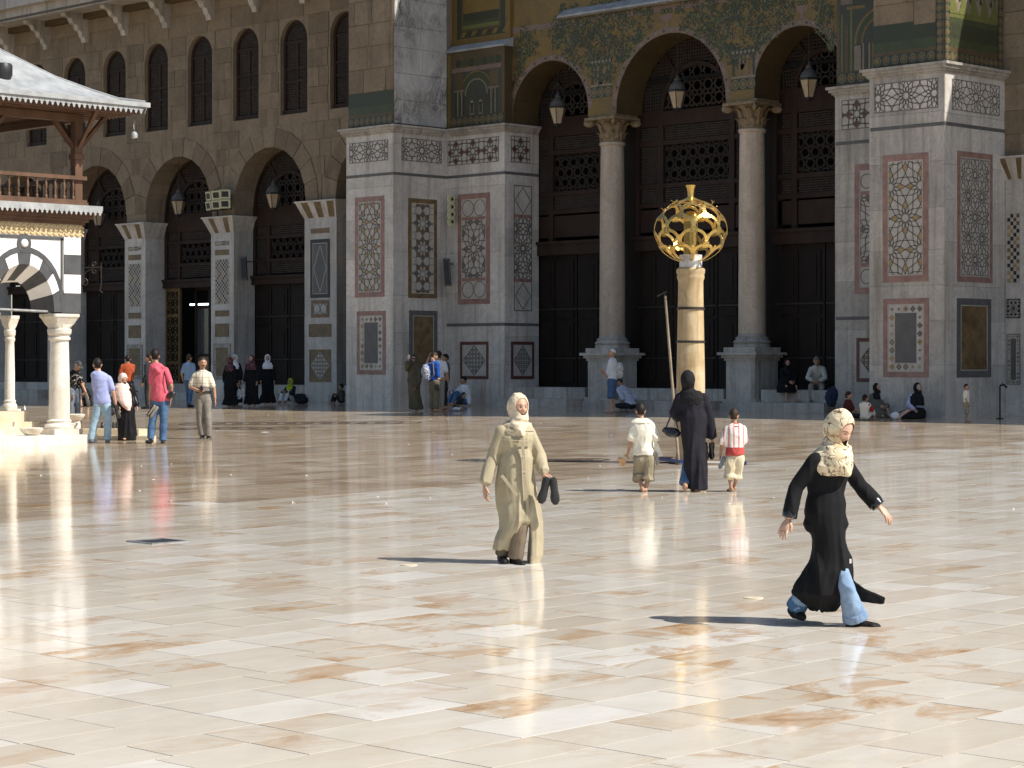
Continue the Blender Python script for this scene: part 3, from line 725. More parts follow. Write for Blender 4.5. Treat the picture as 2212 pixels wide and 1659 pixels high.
# ---- marble piers under the arcade
def pier(u0, u1, zt, wide=False):
    mb = MB(); mb.box(u0, u1, NA+.03, NA+.95, zg, zt-.6); p = mb.build('pier', MAT['marble'], mosque)
    f = Face('F', NA+.03); r = random.Random(int(u0*10)); clad(f, p, u0-.005, u1+D0, zg, zt-.6, r, 'marble', 1.6, 2)
    s = Face('S', u1); clad(s, p, NA+.032, NA+.95, zg, zt-.6, r, 'marble', 1.5, 2)
    cap = MB(); a, b = .02, .24
    lo = [(u0-a, NA-.0, zt-.6), (u1+a, NA, zt-.6), (u1+a, NA+.97, zt-.6), (u0-a, NA+.97, zt-.6)]; hi = [(u0-b, NA-b, zt-.05), (u1+b, NA-b, zt-.05), (u1+b, NA+.97, zt-.05), (u0-b, NA+.97, zt-.05)]
    cap.loft([lo, hi]); cap.box(u0-b-.03, u1+b+.03, NA-b-.03, NA+.97, zt-.05, zt)
    c = cap.build('impost', MAT['marble'], mosque)
    for k in range(2 if not wide else 3):
        st = MB(); t0 = (k+.42)/(2.1 if not wide else 3.1); t1 = t0+.17
        def q(t, z, e): 
            f_ = (z-(zt-.6))/.55; x0, x1, y = u0-a+(a-b)*f_, u1+a+(b-a)*f_, NA-b*f_
            return (x0+(x1-x0)*t, y-e, z)
        st.add([q(t0, zt-.58, .006), q(t1, zt-.58, .006), q(t1, zt-.06, .006), q(t0, zt-.06, .006)], [(0, 1, 2, 3)]); st.build('impost_stripe', MAT['marble_brown'], c)
    return f
for x in (-80.2, -74.73): pier(x-.63, x+.63, ZI)
for u0, u1, xs in ((-70.09, -68.79, (278, 306, 8.8)), (-64.7, -63.39, (466, 496, 0))):
    f = pier(u0, u1, ZI); um = (u0+u1)/2; W_ = .4
    def Rz(za, zb, w=W_): return (um-w, um+w, za, zb)
    panel(f, Rz(6.42, 6.56), .02, 'inlay', 'inlay_white', sp_checker(.2, .14), rim=False)
    panel(f, Rz(6.06, 6.26), .02, 'marble_brown', 'marble_brown', None, rim=False)
    panel(f, Rz(4.28, 5.92), .02, 'inlay_white', 'inlay_white', sp_checker(.082, .082), rim=False)
    panel(f, Rz(3.84, 4.06), .02, 'marble_brown', 'marble_brown', None, rim=False)
    panel(f, Rz(3.1, 3.58), .02, 'marble_brown', 'marble_brown', None, rim=False)
    panel(f, Rz(1.55, 2.85, .5), .02, 'inlay', 'inlay_white', sp_border(.11, 'marble_brown', 2), rim=False)
f = pier(-59.38, -57.71, 7.75, True); um = -58.545
panel(f, (um-.5, um+.5, 6.62, 6.8), .02, 'marble_pink', 'marble_brown', None, rim=False)
panel(f, (um-.52, um+.52, 4.4, 6.42), .13, 'marble_black', 'marble_slate', sp_diamond('inlay_white', False))
panel(f, (um-.48, um+.48, 3.72, 4.32), .12, 'marble_brown', 'inlay_white', sp_circles, rim=False)
panel(f, (um-.6, um+.6, 3.05, 3.5), .03, 'marble_brown', 'marble_brown', None, rim=False)
panel(f, (um-.58, um+.58, 1.5, 2.62), .06, 'marble_brown', 'marble_brown', sp_diamond('inlay_white'), rim=False)
f = pier(-31.24, -30.7, ZI)
panel(f, (-31.2, -30.8, 4.2, 6.0), .02, 'inlay_white', 'inlay_white', sp_checker(.1, .1), rim=False)
panel(f, (-31.2, -30.8, 3.3, 3.8), .02, 'marble_black', 'marble_black', sp_star(.3, '8', .03, 58, 'inlay_white'), rim=False)
panel(f, (-31.2, -30.8, 1.6, 2.9), .02, 'inlay', 'inlay_white', sp_border(.1, 'marble_slate', 3), rim=False)
# right wing: wall, arch and unseen roof slab, cut back to let sun past
mb = MB(); arch_wall(mb, UR1-.05, -14, NA, 1.0, ZI, 10.55, [(-28.6, 2.04, ZI+.33, 0), (-23.2, 2.04, ZI+.33, 0), (-17.8, 2.04, ZI+.33, 0)]); arch_wall(mb, UR1-.05, -14, NA, .45, 10.55, 16.4, [(c, .74, 13.4, 10.86) for c in (-29.3, -26.6, -23.9, -21.2, -18.5)])
mb.box(UR1, -14, NA+.46, NA+1.0, 10.56, 16.4); mb.box(-14.0, -4, NA, NA+6, zg, 16.4); mb.box(UR1, -4, NA+.01, NA+6, 16.4, 16.5)
rw = mb.build('arcade_wall', [MAT['stone'], MAT['stone']], mosque)
blocks(fA, rw, UR1+.02, -27, ZI+.02, 15, [arch_hole(-28.6, 2.04, ZI+.33, .1)]+[(lambda x, z: abs(x+29.3) < .82 and z > 10.72)], rg, .6, (.85, 1.6))
for x in (-25.9, -20.5, -15.1): pier(x-.63, x+.63, ZI)
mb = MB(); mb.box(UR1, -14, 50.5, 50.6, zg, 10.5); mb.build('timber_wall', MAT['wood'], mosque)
# ---- transept: mosaic arch wall above two columns
AT = [(-47.5, 1.62, 9.88), (-42.6, 2.12, 9.72), (-37.88, 1.56, 9.98)]
fm = Face('F', NM); fJ = Face('F', NT_)
mb = MB(); arch_wall(mb, UJ0, UJ1, NM, 1.15, ZM, 14.5, [(c, h, z, 0) for c, h, z in AT]); mb.box(UL1, UR0, NM+.002, 54, 14.5, TOP, 1)  # upper block is unseen, added to block sky light and sun
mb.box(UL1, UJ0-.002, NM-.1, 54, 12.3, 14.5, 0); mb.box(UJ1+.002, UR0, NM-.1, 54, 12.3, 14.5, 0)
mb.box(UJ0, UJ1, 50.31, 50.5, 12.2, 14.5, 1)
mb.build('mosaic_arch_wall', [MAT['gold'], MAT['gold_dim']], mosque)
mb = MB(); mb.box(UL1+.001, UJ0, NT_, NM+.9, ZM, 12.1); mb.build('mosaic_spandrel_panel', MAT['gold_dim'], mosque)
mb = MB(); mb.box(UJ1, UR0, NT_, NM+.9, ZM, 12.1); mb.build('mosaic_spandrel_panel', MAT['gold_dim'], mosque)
for a0, a1 in ((UL1, UJ0+.05), (UJ1-.05, UR0)):
    mb = MB(); mb.prism([(a0, NT_-.06, 12.1), (a0, NT_-.06, 12.16), (a0, NM, 12.42), (a0, NM, 12.1)], (a1-a0, 0, 0)); mb.build('sloping_ledge', MAT['lead'], mosque)
mb = MB(); mb.prism([(-46.9, NM-.3, 12.72), (-46.9, NM-.3, 12.78), (-46.9, NM, 13.0), (-46.9, NM, 12.72)], (8.5, 0, 0)); mb.build('sloping_ledge', MAT['lead'], mosque)
# buttresses above the marble
mb = MB(); mb.box(UL0+.04, UL1-.03, NB+.04, NT_+1, ZM+.04, 17.5); ub = mb.build('buttress_top', MAT['mortar'], mosque)
fU, sU = Face('F', NB+.04), Face('S', UL1-.03)
blocks(fU, ub, UL0+.05, UL1-.04, ZM+1.1, 15.5, [], rg, .7, (.8, 1.5))
z = ZM+.05; k = 0
while z < 15:
    h = rg.uniform(.62, .9); cut = NB+rg.uniform(.9, 1.5)
    for y0, y1 in ((NB+.05, cut), (cut, NT_)):
        mb = MB(); sU.box(mb, y0+.006, y1-.006, z+.006, z+h-.006, 0, .03+rg.uniform(-.008, .01)); mb.build('plastered_block', MAT['plaster'], ub)
    z += h
mb = MB(); mb.box(UR0+.04, UR1-.03, NB+.04, NA+.3, ZM+.04, 17.5); ur = mb.build('buttress_top', MAT['mortar'], mosque)
fV, sV = Face('F', NB+.04), Face('S', UR1-.03)
blocks(fV, ur, UR0+.05, UR1-.26, ZM+1.0, 15.5, [], rg, .7, (.9, 1.6))
MM = ['gold', 'gold_dim', 'mos_green', 'mos_dark', 'mos_lime', 'mos_teal', 'mos_pale', 'mos_pink']; MI = {k: i for i, k in enumerate(MM)}
def mm(): return [MAT[k] for k in MM]
def circle(f, mb, a, z, r, d, m, n=10): f.poly(mb, [(a+r*math.cos(2*PI*k/n), z+r*math.sin(2*PI*k/n)) for k in range(n)], d, MI[m])
def medallions(f, mb, a0, a1, z0, z1, d, vert=False):
    f.box(mb, a0, a1, z0, z1, d-.006, d, MI['mos_dark'])
    L, wv = ((z1-z0), (a1-a0)) if vert else ((a1-a0), (z1-z0)); n = max(1, round(L/wv))
    for k in range(n):
        t = (k+.5)/n; a, z = ((a0+a1)/2, z0+L*t) if vert else (a0+L*t, (z0+z1)/2)
        circle(f, mb, a, z, wv*.44, d+.003, 'mos_pale'); circle(f, mb, a, z, wv*.36, d+.005, 'mos_dark'); circle(f, mb, a, z, wv*.28, d+.007, 'gold'); circle(f, mb, a, z, wv*.12, d+.009, 'mos_pink')
def tree(f, base, top, n, seed, d=.004, lw=.028, leaf=(.045, .085), name='mosaic_tree'):
    """fan of stems from base to the points along the top polyline, leaves along the stems (all in metres on the wall)"""
    r = random.Random(seed); mb = MB(); k = 0
    poly = [base]+list(top); x0, x1 = min(p[0] for p in poly), max(p[0] for p in poly); z0, z1 = min(p[1] for p in poly), max(p[1] for p in poly)
    def inside(x, z):
        c = False
        for i in range(len(poly)):
            (ax, az), (bx, bz) = poly[i], poly[i-1]
            if (az > z) != (bz > z) and x < (bx-ax)*(z-az)/(bz-az)+ax: c = not c
        return c
    for i in range(max(4, n//3)):            # a few winding boughs
        T = top[int(i*len(top)/max(4, n//3)) % len(top)]; T = (T[0]+r.uniform(-.15, .15), T[1]+r.uniform(-.3, 0)); pr = base; L = math.hypot(T[0]-base[0], T[1]-base[1]); st = 14; ph = r.uniform(0, 6)
        for s in range(1, st+1):
            t = s/st; x = base[0]+(T[0]-base[0])*t**1.25+.06*L*math.sin(ph+t*5)*t; z = base[1]+(T[1]-base[1])*t**.9
            f.strip(mb, pr, (x, z), lw*(1.5-1.1*t), d, d+.003, MI[r.choice(['mos_lime', 'mos_green', 'mos_pink'])]); pr = (x, z)
    area = (x1-x0)*(z1-z0); cl = []
    for i in range(int(area*34)):
        x, z = r.uniform(x0, x1), r.uniform(z0, z1)
        if inside(x, z): cl.append((x, z, r.uniform(.09, .2)))
    for x, z, rad in cl:                     # clumps of leaves, each clump of its own tint
        tint = r.choice([['mos_dark', 'mos_dark', 'mos_green'], ['mos_dark', 'mos_green', 'mos_lime'], ['mos_dark', 'mos_teal', 'mos_green'], ['mos_green', 'mos_lime', 'mos_dark', 'mos_pink']])
        for q in range(16):
            a_, rr = r.uniform(0, 2*PI), rad*math.sqrt(r.random()); lx, lz = x+rr*math.cos(a_), z+rr*math.sin(a_)*1.2; an = PI/2+r.uniform(-1.2, 1.2); ll = r.uniform(*leaf)*1.25; w = ll*.3; c, s_ = math.cos(an), math.sin(an)
            f.poly(mb, [(lx, lz), (lx+c*ll*.5-s_*w, lz+s_*ll*.5+c*w), (lx+c*ll, lz+s_*ll), (lx+c*ll*.5+s_*w, lz+s_*ll*.5-c*w)], d+.004+r.random()*.004, MI[r.choice(tint)])
    return mb.build(name, mm(), mosque, kind='stuff')
P_ = lambda f, *pts: [f.px(x, y) for x, y in pts]
def zz(f, x, y): return f.px(x, y)
b, t = zz(fm, 1297, 188), P_(fm, (1198, 110), (1185, 60), (1215, 15), (1300, 2), (1380, 8), (1420, 40), (1382, 92)); tree(fm, b, t, 34, 1)
b, t = zz(fm, 1603, 150), P_(fm, (1478, 62), (1462, 20), (1500, -10), (1600, -25), (1700, -15), (1718, 25), (1690, 55)); tree(fm, b, t, 40, 2)
b, t = zz(fm, 1108, 190), P_(fm, (1112, 110), (1120, 75), (1140, 58), (1165, 70), (1168, 95)); tree(fm, b, t, 12, 3)
b, t = zz(fm, 1800, 120), P_(fm, (1745, 20), (1770, -5), (1800, 0)); tree(fm, b, t, 9, 4)
mb = MB()                                        # borders round the arches, vase motifs, little pavilions over the columns
for c, h, zs in AT:
    n = 44
    for i in range(n):
        t0, t1 = PI*i/n, PI*(i+1)/n; q = [(c-r*math.cos(t), zs+r*math.sin(t)) for r, t in ((h+.005, t0), (h+.005, t1), (h+.17, t1), (h+.17, t0))]
        fm.poly(mb, q, .004, MI['mos_pink'])
        if i % 2 == 0: tm = (t0+t1)/2; circle(fm, mb, c-(h+.09)*math.cos(tm), zs+(h+.09)*math.sin(tm), .045, .007, 'mos_pale' if i % 4 else 'mos_dark', 6)
for (x0, x1, y0, y1) in ((1276, 1322, 126, 186), (1580, 1632, 105, 168)):
    R = fm.rect(x0, y0, x1, y1); w = R[1]-R[0]; h = R[3]-R[2]
    fm.box(mb, R[0], R[1], R[3]-.22*h, R[3], 0, .008, MI['mos_teal']); fm.box(mb, R[0], R[1], R[2], R[2]+.07*h, 0, .008, MI['mos_pale'])
    for t in (.04, .3, .62, .88): fm.box(mb, R[0]+w*t, R[0]+w*(t+.09), R[2]+.07*h, R[3]-.22*h, 0, .009, MI['mos_teal' if t in (.04, .88) else 'mos_pink'])
    for k in range(6): circle(fm, mb, R[0]+w*(k+.5)/6, R[3]-.11*h, w*.055, .012, 'mos_pale')
    medallions(fm, mb, R[0], R[1], R[2]-.34, R[2]-.02, .008)
for (x, y, s) in ((1238, 78, .33), (1440, 30, .36), (1733, 12, .3)):      # vases
    a, z = fm.px(x, y)
    fm.poly(mb, [(a-s*.25, z-s*1.2), (a+s*.25, z-s*1.2), (a+s*.12, z-s*.7), (a+s*.7, z-s*.25), (a+s*.55, z), (a-s*.55, z), (a-s*.7, z-s*.25), (a-s*.12, z-s*.7)], .006, MI['mos_pink'])
    for k in (-1, 0, 1): circle(fm, mb, a+k*s*.4, z+s*.25, s*.24, .008, 'mos_green'); circle(fm, mb, a+k*s*.4, z+s*.25, s*.1, .01, 'gold')
R = fm.rect(1115, 35, 1460, 20); mb.box(UJ0, UJ1, NM-.006, NM, 12.5, 12.68, MI['mos_pink'])
mb.build('mosaic_ornament', mm(), mosque, kind='stuff')
# painted pavilion panel on the left jamb, framed field above its ledge
mb = MB(); z0, z1 = ZM+.06, 12.05
def HX(x, y): return fJ.px(x, y)
a0, a1 = UL1+.05, UJ0-.04
fJ.box(mb, a0, a0+.12, z0, z1, 0, .006, MI['gold']); medallions(fJ, mb, a0+.14, a1, z0, z0+.28, .006)
fJ.box(mb, a0+.2, a1-.1, z0+.3, z0+1.75, 0, .006, MI['mos_teal'])
ac, az = (a0+a1)/2+.05, z0+.95
def disc(r0, r1, m, d, lo=0., n=20):
    for i in range(n):
        t0, t1 = lo+(PI-2*lo)*i/n, lo+(PI-2*lo)*(i+1)/n
        fJ.poly(mb, [(ac-r*math.cos(t), az+r*math.sin(t)) for r, t in ((r0, t0), (r0, t1), (r1, t1), (r1, t0))], d, MI[m])
disc(.52, .72, 'mos_green', .009); disc(.72, .76, 'gold', .01); disc(.48, .52, 'mos_pale', .01); disc(.0, .48, 'mos_teal', .009)
fJ.box(mb, ac-.48, ac+.48, z0+.3, az, 0, .009, MI['mos_teal'])
for s in (-1, 1):
    fJ.box(mb, ac+s*.2-.09, ac+s*.2+.09, z0+.32, z0+.7, 0, .012, MI['mos_pale']); circle(fJ, mb, ac+s*.2, z0+.7, .09, .012, 'mos_pale'); fJ.box(mb, ac+s*.2-.06, ac+s*.2+.06, z0+.36, z0+.68, 0, .015, MI['mos_dark'])
    for k in range(5): fJ.box(mb, ac+s*(.58+k*.09)-.02, ac+s*(.58+k*.09)+.02, z0+.32, z0+1.05+.05*(k % 2), 0, .012, MI['mos_pale' if k % 2 else 'mos_dark'])
    fJ.box(mb, ac+s*.78-.24, ac+s*.78+.24, z0+1.1, z0+1.16, 0, .013, MI['mos_pink']); fJ.box(mb, ac+s*.8-.2, ac+s*.8+.2, z0+1.2, z0+1.7, 0, .011, MI['gold_dim'])
fJ.box(mb, a0+.2, a1-.1, z0+1.72, z0+1.86, 0, .012, MI['mos_pink'])
for k in range(7): circle(fJ, mb, a0+.5+k*.3, z0+2.0, .13, .008, 'mos_green' if k % 2 else 'mos_dark')
mb.build('mosaic_pavilion_scene', mm(), mosque, kind='stuff')
mb = MB(); f2 = Face('F', NM-.1); R = (UL1+.12, UJ0-.1, 12.45, 14.4)
frame_boxes(f2, mb, R, .1, 0, .01, MI['gold']); frame_boxes(f2, mb, inset(R, .1), .22, 0, .006, MI['mos_dark']); frame_boxes(f2, mb, inset(R, .32), .07, 0, .009, MI['gold_dim'])
I = inset(R, .39); f2.box(mb, I[0], I[1], I[2], I[2]+.12, 0, .006, MI['mos_lime']); f2.box(mb, I[0], I[1], I[2]+.12, I[2]+.25, 0, .006, MI['mos_green']); f2.box(mb, I[0], I[1], I[2]+.25, I[2]+.5, 0, .006, MI['mos_dark'])
for k in range(5): 
    a = R[0]+.25+k*.48; f2.poly(mb, [(a, R[2]+.14), (a+.2, R[2]+.14), (a+.32, R[2]+.3), (a+.12, R[2]+.3)], .012, MI['gold'])
mb.build('mosaic_framed_field', mm(), mosque, kind='stuff')
# right jamb: pavilion with a half arch
mb = MB(); a0, a1 = UJ1+.04, UR0; z0 = ZM+.06; medallions(fJ, mb, a0, a1, z0, z0+.3, .006)
fJ.box(mb, a0+.05, a1, z0+.32, z0+2.3, 0, .005, MI['mos_teal'])
for k, (x, w, zt, m) in enumerate(((.12, .05, 1.9, 'mos_lime'), (.25, .1, 1.6, 'gold_dim'), (.42, .07, 2.1, 'mos_lime'), (.55, .22, 1.0, 'mos_pale'), (.82, .06, 1.1, 'mos_pale'), (.92, .06, 1.1, 'mos_teal'), (1.02, .06, 1.1, 'mos_pale'), (1.14, .06, 1.5, 'gold'))): fJ.box(mb, a0+x, a0+x+w, z0+.34, z0+zt, 0, .009+k*.0005, MI[m])
for r_, m, d in ((.95, 'gold', .012), (.88, 'mos_green', .014), (.72, 'gold', .016), (.66, 'mos_teal', .018)):
    fJ.poly(mb, [(a0+1.5-r_*math.cos(t), z0+1.05+r_*math.sin(t)) for t in [PI/2*i/10 for i in range(11)]] + [(a0+1.5, z0+1.05)], d, MI[m])
fJ.box(mb, a0+.3, a0+.9, z0+2.0, z0+2.08, 0, .013, MI['gold']); fJ.box(mb, a0+.1, a0+.5, z0+2.15, z0+2.4, 0, .012, MI['mos_pink'])
mb.build('mosaic_pavilion_scene', mm(), mosque, kind='stuff')
# banded foot of the buttress tops, and the meadow scene on the sunlit flank
for f, a0, a1 in ((fU, UL0+.05, UL1-.04), (fV, UR0+.05, UR1-.26)):
    mb = MB(); z0 = ZM+.05; medallions(f, mb, a0, a1, z0, z0+.26, .03); f.box(mb, a0, a1, z0+.26, z0+.36, 0, .02, MI['gold_dim']); f.box(mb, a0, a1, z0+.36, z0+.6, 0, .02, MI['mos_green']); f.box(mb, a0, a1, z0+.6, z0+1.05, 0, .02, MI['mos_dark'])
    mb.build('mosaic_band', mm(), mosque, kind='stuff')
mb = MB(); z0 = ZM+.05; y0, y1 = NB+.05, NA-.05
medallions(fV, mb, UR1-.24, UR1-.04, z0, z0+4, .03, True)
medallions(sV, mb, y0, y0+.2, z0, z0+4, .03, True); medallions(sV, mb, y1-.22, y1, z0, z0+4, .03, True); medallions(sV, mb, y0+.2, y1-.22, z0, z0+.22, .03)
b0, b1 = y0+.2, y1-.22
for za, zb, m in ((.22, .36, 'gold_dim'), (.36, .55, 'mos_green'), (.55, .95, 'mos_dark'), (.95, 1.1, 'mos_green'), (1.1, 1.25, 'mos_lime'), (1.25, 4, 'mos_pale')): sV.box(mb, b0, b1, z0+za, z0+zb, 0, .02, MI[m])
for k in range(5):
    a = b0+.15+k*(b1-b0-.3)/4; sV.box(mb, a-.04, a+.04, z0+1.2, z0+4, 0, .028, MI['mos_green'])
    sV.poly(mb, [(a-.22, z0+1.2), (a+.22, z0+1.2), (a+.03, z0+1.7), (a-.03, z0+1.7)], .03, MI['mos_lime'])
    for j in range(12): sV.poly(mb, [(a+.3, z0+1.5+j*.2), (a+.36, z0+1.58+j*.2), (a+.3, z0+1.7+j*.2), (a+.24, z0+1.58+j*.2)], .031, MI['mos_dark'])
mb.build('mosaic_meadow_scene', mm(), mosque, kind='stuff')
# ---- columns
def leaf_ring(mb, c, r0, z0, h, n, out, w, rot):
    for k in range(n):
        a = 2*PI*k/n+rot; ca, sa = math.cos(a), math.sin(a); T = Vector((-sa, ca, 0)); D = Vector((ca, sa, 0)); pr = None
        rings = []
        for t, rr, ww in ((0, 0, .8), (.4, .01, 1), (.75, out*.4, .9), (.95, out, .6), (.88, out*1.35, .35)):
            p = Vector(c)+D*(r0+rr)+Vector((0, 0, z0+h*t)); rings.append([p-T*w*ww+D*-.01, p+D*.03, p+T*w*ww+D*-.01, p-D*.04])
        mb.loft(rings)
MAT['capital'] = simple('gilded_old_capital', (.30, .22, .12), (.14, .10, .06), .6, 8, .6, 30)
for uc, zc in ((-45.31, ZM), (-39.9, ZM)):
    nc = 49.62; mb = MB()
    for (w, a, b) in ((1.32, .6, 1.0), (1.22, 1.0, 1.12), (1.05, 1.12, 2.22), (1.13, 2.22, 2.3), (1.25, 2.3, 2.38), (1.42, 2.38, 2.46), (1.15, 2.46, 2.6)): mb.box(uc-w/2, uc+w/2, nc-w/2, nc+w/2, a, b-.001)
    col = mb.build('column', MAT['marble_old'], mosque)
    mb = MB(); mb.lathe((uc, nc, 0), [(.0, 2.6), (.53, 2.6), (.53, 2.68), (.5, 2.7), (.55, 2.75), (.5, 2.8), (.46, 2.84), (.48, 2.88), (.41, 2.92), (.395, 3.0)], 32); mb.build('column_base', MAT['marble_old'], col, True)
    mb = MB(); mb.lathe((uc, nc, 0), [(.395, 3.0), (.39, 4.5), (.375, 7.0), (.355, 8.72), (.40, 8.76), (.40, 8.83), (.35, 8.86)], 32); mb.build('column_shaft', MAT['column'], col, True)
    mb = MB(); mb.lathe((uc, nc, 0), [(.34, 8.85), (.35, 9.1), (.40, 9.35), (.5, 9.5)], 24); leaf_ring(mb, (uc, nc, 0), .35, 8.86, .3, 8, .1, .11, 0); leaf_ring(mb, (uc, nc, 0), .37, 8.95, .5, 8, .17, .12, PI/8)
    for sx in (-1, 1):
        for sy in (-1, 1): mb.ell((uc+sx*.5, nc+sy*.5, 9.42), (.12*sx, .12*sy, 0), (.05*sy, -.05*sx, 0), (0, 0, .12), 10, 7)
    mb.box(uc-.6, uc+.6, nc-.6, nc+.6, 9.5, 9.58); mb.box(uc-.55, uc+.55, nc-.47, nc+.55, 9.58, ZM-.002)
    mb.build('capital', MAT['capital'], col)
# ---- timber screens and doors
def screen(uc, hw, n, z0, beam, rows, zs, R, leafs=2, starry=True, door=True):
    f = Face('F', n); fr = MB(); la = MB(); m1 = .58*hw
    f.box(fr, uc-hw, uc+hw, beam[0], beam[1], -.15, .16); f.box(fr, uc-hw, uc+hw, beam[1]-.06, beam[1]+.04, -.15, .22)
    for x in (-hw, hw-.14): f.box(fr, uc+x, uc+x+.14, beam[1]+.04, zs, -.12, .08)
    for x in (-m1, m1): f.box(fr, uc+x-.1, uc+x+.1, beam[1]+.041, zs-.3, -.1, .06)
    for k, (a, b, kind) in enumerate(rows):
        f.box(fr, uc-hw+.14, uc+hw-.14, b, (rows[k+1][0] if k+1 < len(rows) else zs), -.1, .05)
        for x0, x1 in ((uc-hw+.14, uc-m1-.1), (uc-m1+.1, uc+m1-.1), (uc+m1+.1, uc+hw-.14)):
            RR = (x0+.02, x1-.02, a, b)
            if kind == 'solid': f.box(fr, RR[0], RR[1], a+.06, b-.06, -.08, .02)
            elif kind == 'star' and x0 > uc-m1 and x1 < uc+m1+.2 and starry:
                draw_pattern(f, la, RR, .36, '12', -.03, .042, 62)
            else: bars(f, la, RR, .085, .03, -.03, .0, True)
    r1, r2 = R*.97, R*.6
    for ra, rb in ((R-.1, R-.001), (r2-.08, r2+.05)):
        k = 24
        for i in range(k):
            t0, t1 = PI*i/k, PI*(i+1)/k; q = [(uc-r*math.cos(t), zs+r*math.sin(t)) for r, t in ((ra, t0), (ra, t1), (rb, t1), (rb, t0))]
            fr.add([f.pt(a, z, d) for d in (-.1, .07) for a, z in q], [(4,5,6,7), (0,1,5,4), (2,3,7,6)])
    for t in (PI*.3, PI*.7): f.strip(fr, (uc-r2*math.cos(t), zs+r2*math.sin(t)), (uc-R*math.cos(t), zs+R*math.sin(t)), .12, -.1, .06)
    bars(f, la, (uc-R, uc+R, zs+.02, zs+R), .1, .034, -.03, 0, False, lambda x, z: r2+.05 < math.hypot(x-uc, z-zs) < R-.1)
    if starry:
        segs, _ = pattern((uc-r2, uc+r2, zs+.02, zs+r2), .42, '8', 58)
        for a, b in segs:
            if all(math.hypot(p[0]-uc, p[1]-zs) < r2-.04 and p[1] > zs+.02 for p in (a, b)): f.strip(la, a, b, .045, -.03, 0)
    scr = fr.build('timber_screen', MAT['wood_red'], mosque); la.build('screen_lattice', MAT['lattice'], scr, kind='stuff')
    if not door: return scr
    for k in range(leafs):
        w = 2*hw/leafs; x0 = uc-hw+k*w+.02; x1 = x0+w-.04; d = MB(); f.box(d, x0, x1, z0, beam[0], -.1, -.02)
        dl = d.build('door_leaf', MAT['wood'], mosque); nx = 2; zc = [z0+.12, z0+.9, z0+2.1, z0+2.45, beam[0]-.12]
        for i in range(nx):
            for a, b in zip(zc, zc[1:]):
                p = MB(); pw = (x1-x0-.16)/nx; xa = x0+.08+i*pw+.05; xb = xa+pw-.1
                f.box(p, xa, xb, a+.05, b-.05, -.02, .012)
                if b-a > 1: f.box(p, xa+.14, xb-.14, a+.2, b-.2, .012, .03)
                p.build('door_panel', MAT['wood'], dl)
        for z in (zc[1], zc[3]): s = MB(); f.box(s, x0+.02, x1-.02, z-.025, z+.025, -.02, .024); s.build('iron_strap', MAT['iron'], dl)
    return scr
rowsA = [(5.36, 5.78, 'l'), (5.9, 6.62, 'star'), (6.74, 7.1, 'l')]
for i, (c, h) in enumerate(ARC): screen(c, h-.01, 50.12, 1.38, (4.98, 5.26), rowsA, ZI+.33, h-.02, 2, True, i != 2)
rowsT = [(6.05, 6.85, 'solid'), (7.0, 7.42, 'l'), (7.56, 8.72, 'star'), (8.86, 9.3, 'l')]
for c, h, zs in AT: screen(c, h+.25, 50.38, 1.4, (5.55, 5.95), rowsT, zs+.02, h+.12, 3 if h > 2 else 2)
mb = MB()
for uc in (-45.31, -39.9): mb.box(uc-.5, uc+.5, 50.36, 50.6, .7, 10.5)
mb.build('screen_post', MAT['wood'], mosque)
# the doorway that stands open: inlaid leaf, glazed inner door, a lit tube far inside
f = Face('F', 50.12); c = ARC[2][0]
MAT['inlaid_wood'] = simple('inlaid_wood', (.20, .125, .045), (.11, .068, .028), .5, 5, .2, 30)
d = MB(); f.box(d, c-2.0, c-1.1, 1.38, 4.98, -.05, .05); leaf = d.build('door_leaf', MAT['inlaid_wood'], mosque)
p = MB(); 
for a, b in ((1.5, 2.1), (2.2, 3.9), (4.0, 4.85)): draw_pattern(f, p, (c-1.9, c-1.2, a, b), .34, '8', .05, .03, 58)
p.build('inlay_pattern', MAT['wood'], leaf, kind='stuff')
g = MB()
for x in (-.75, .1, .95, 1.85): f.box(g, c+x-.05, c+x+.05, 1.38, 4.97, -.5, -.42)
for z in (1.4, 2.4, 4.2, 4.9): f.box(g, c-.75, c+1.85, z, z+.1, -.495, -.425)
gd = g.build('inner_door_frame', MAT['wood_red'], mosque)
def glass_mat():
    t = NT('dim_glass'); t.p.inputs['Transmission Weight'].default_value = .9; return t.fin((.5, .52, .5), .05, 0, .5)
MAT['glass'] = glass_mat()
for x0, x1 in ((-.7, .05), (.15, .9), (1.0, 1.8)):
    for z0, z1 in ((2.5, 4.2), (1.5, 2.4)):
        p = MB(); f.box(p, c+x0, c+x1, z0, z1, -.47, -.455); p.build('pane', MAT['glass'], gd)
t = NT('tube_light'); t.p.inputs['Emission Color'].default_value = (.85, .95, 1, 1); t.p.inputs['Emission Strength'].default_value = 3; t.fin((.8, .8, .8), .4)
p = MB(); q0, q1 = Fn(411, 658, 52.6), Fn(452, 657, 52.6); p.tube([q0, q1], .035, 8); p.build('ceiling_tube_lamp', t.mat, label='thin lit fluorescent tube seen through the open dark doorway', cat='lamp')
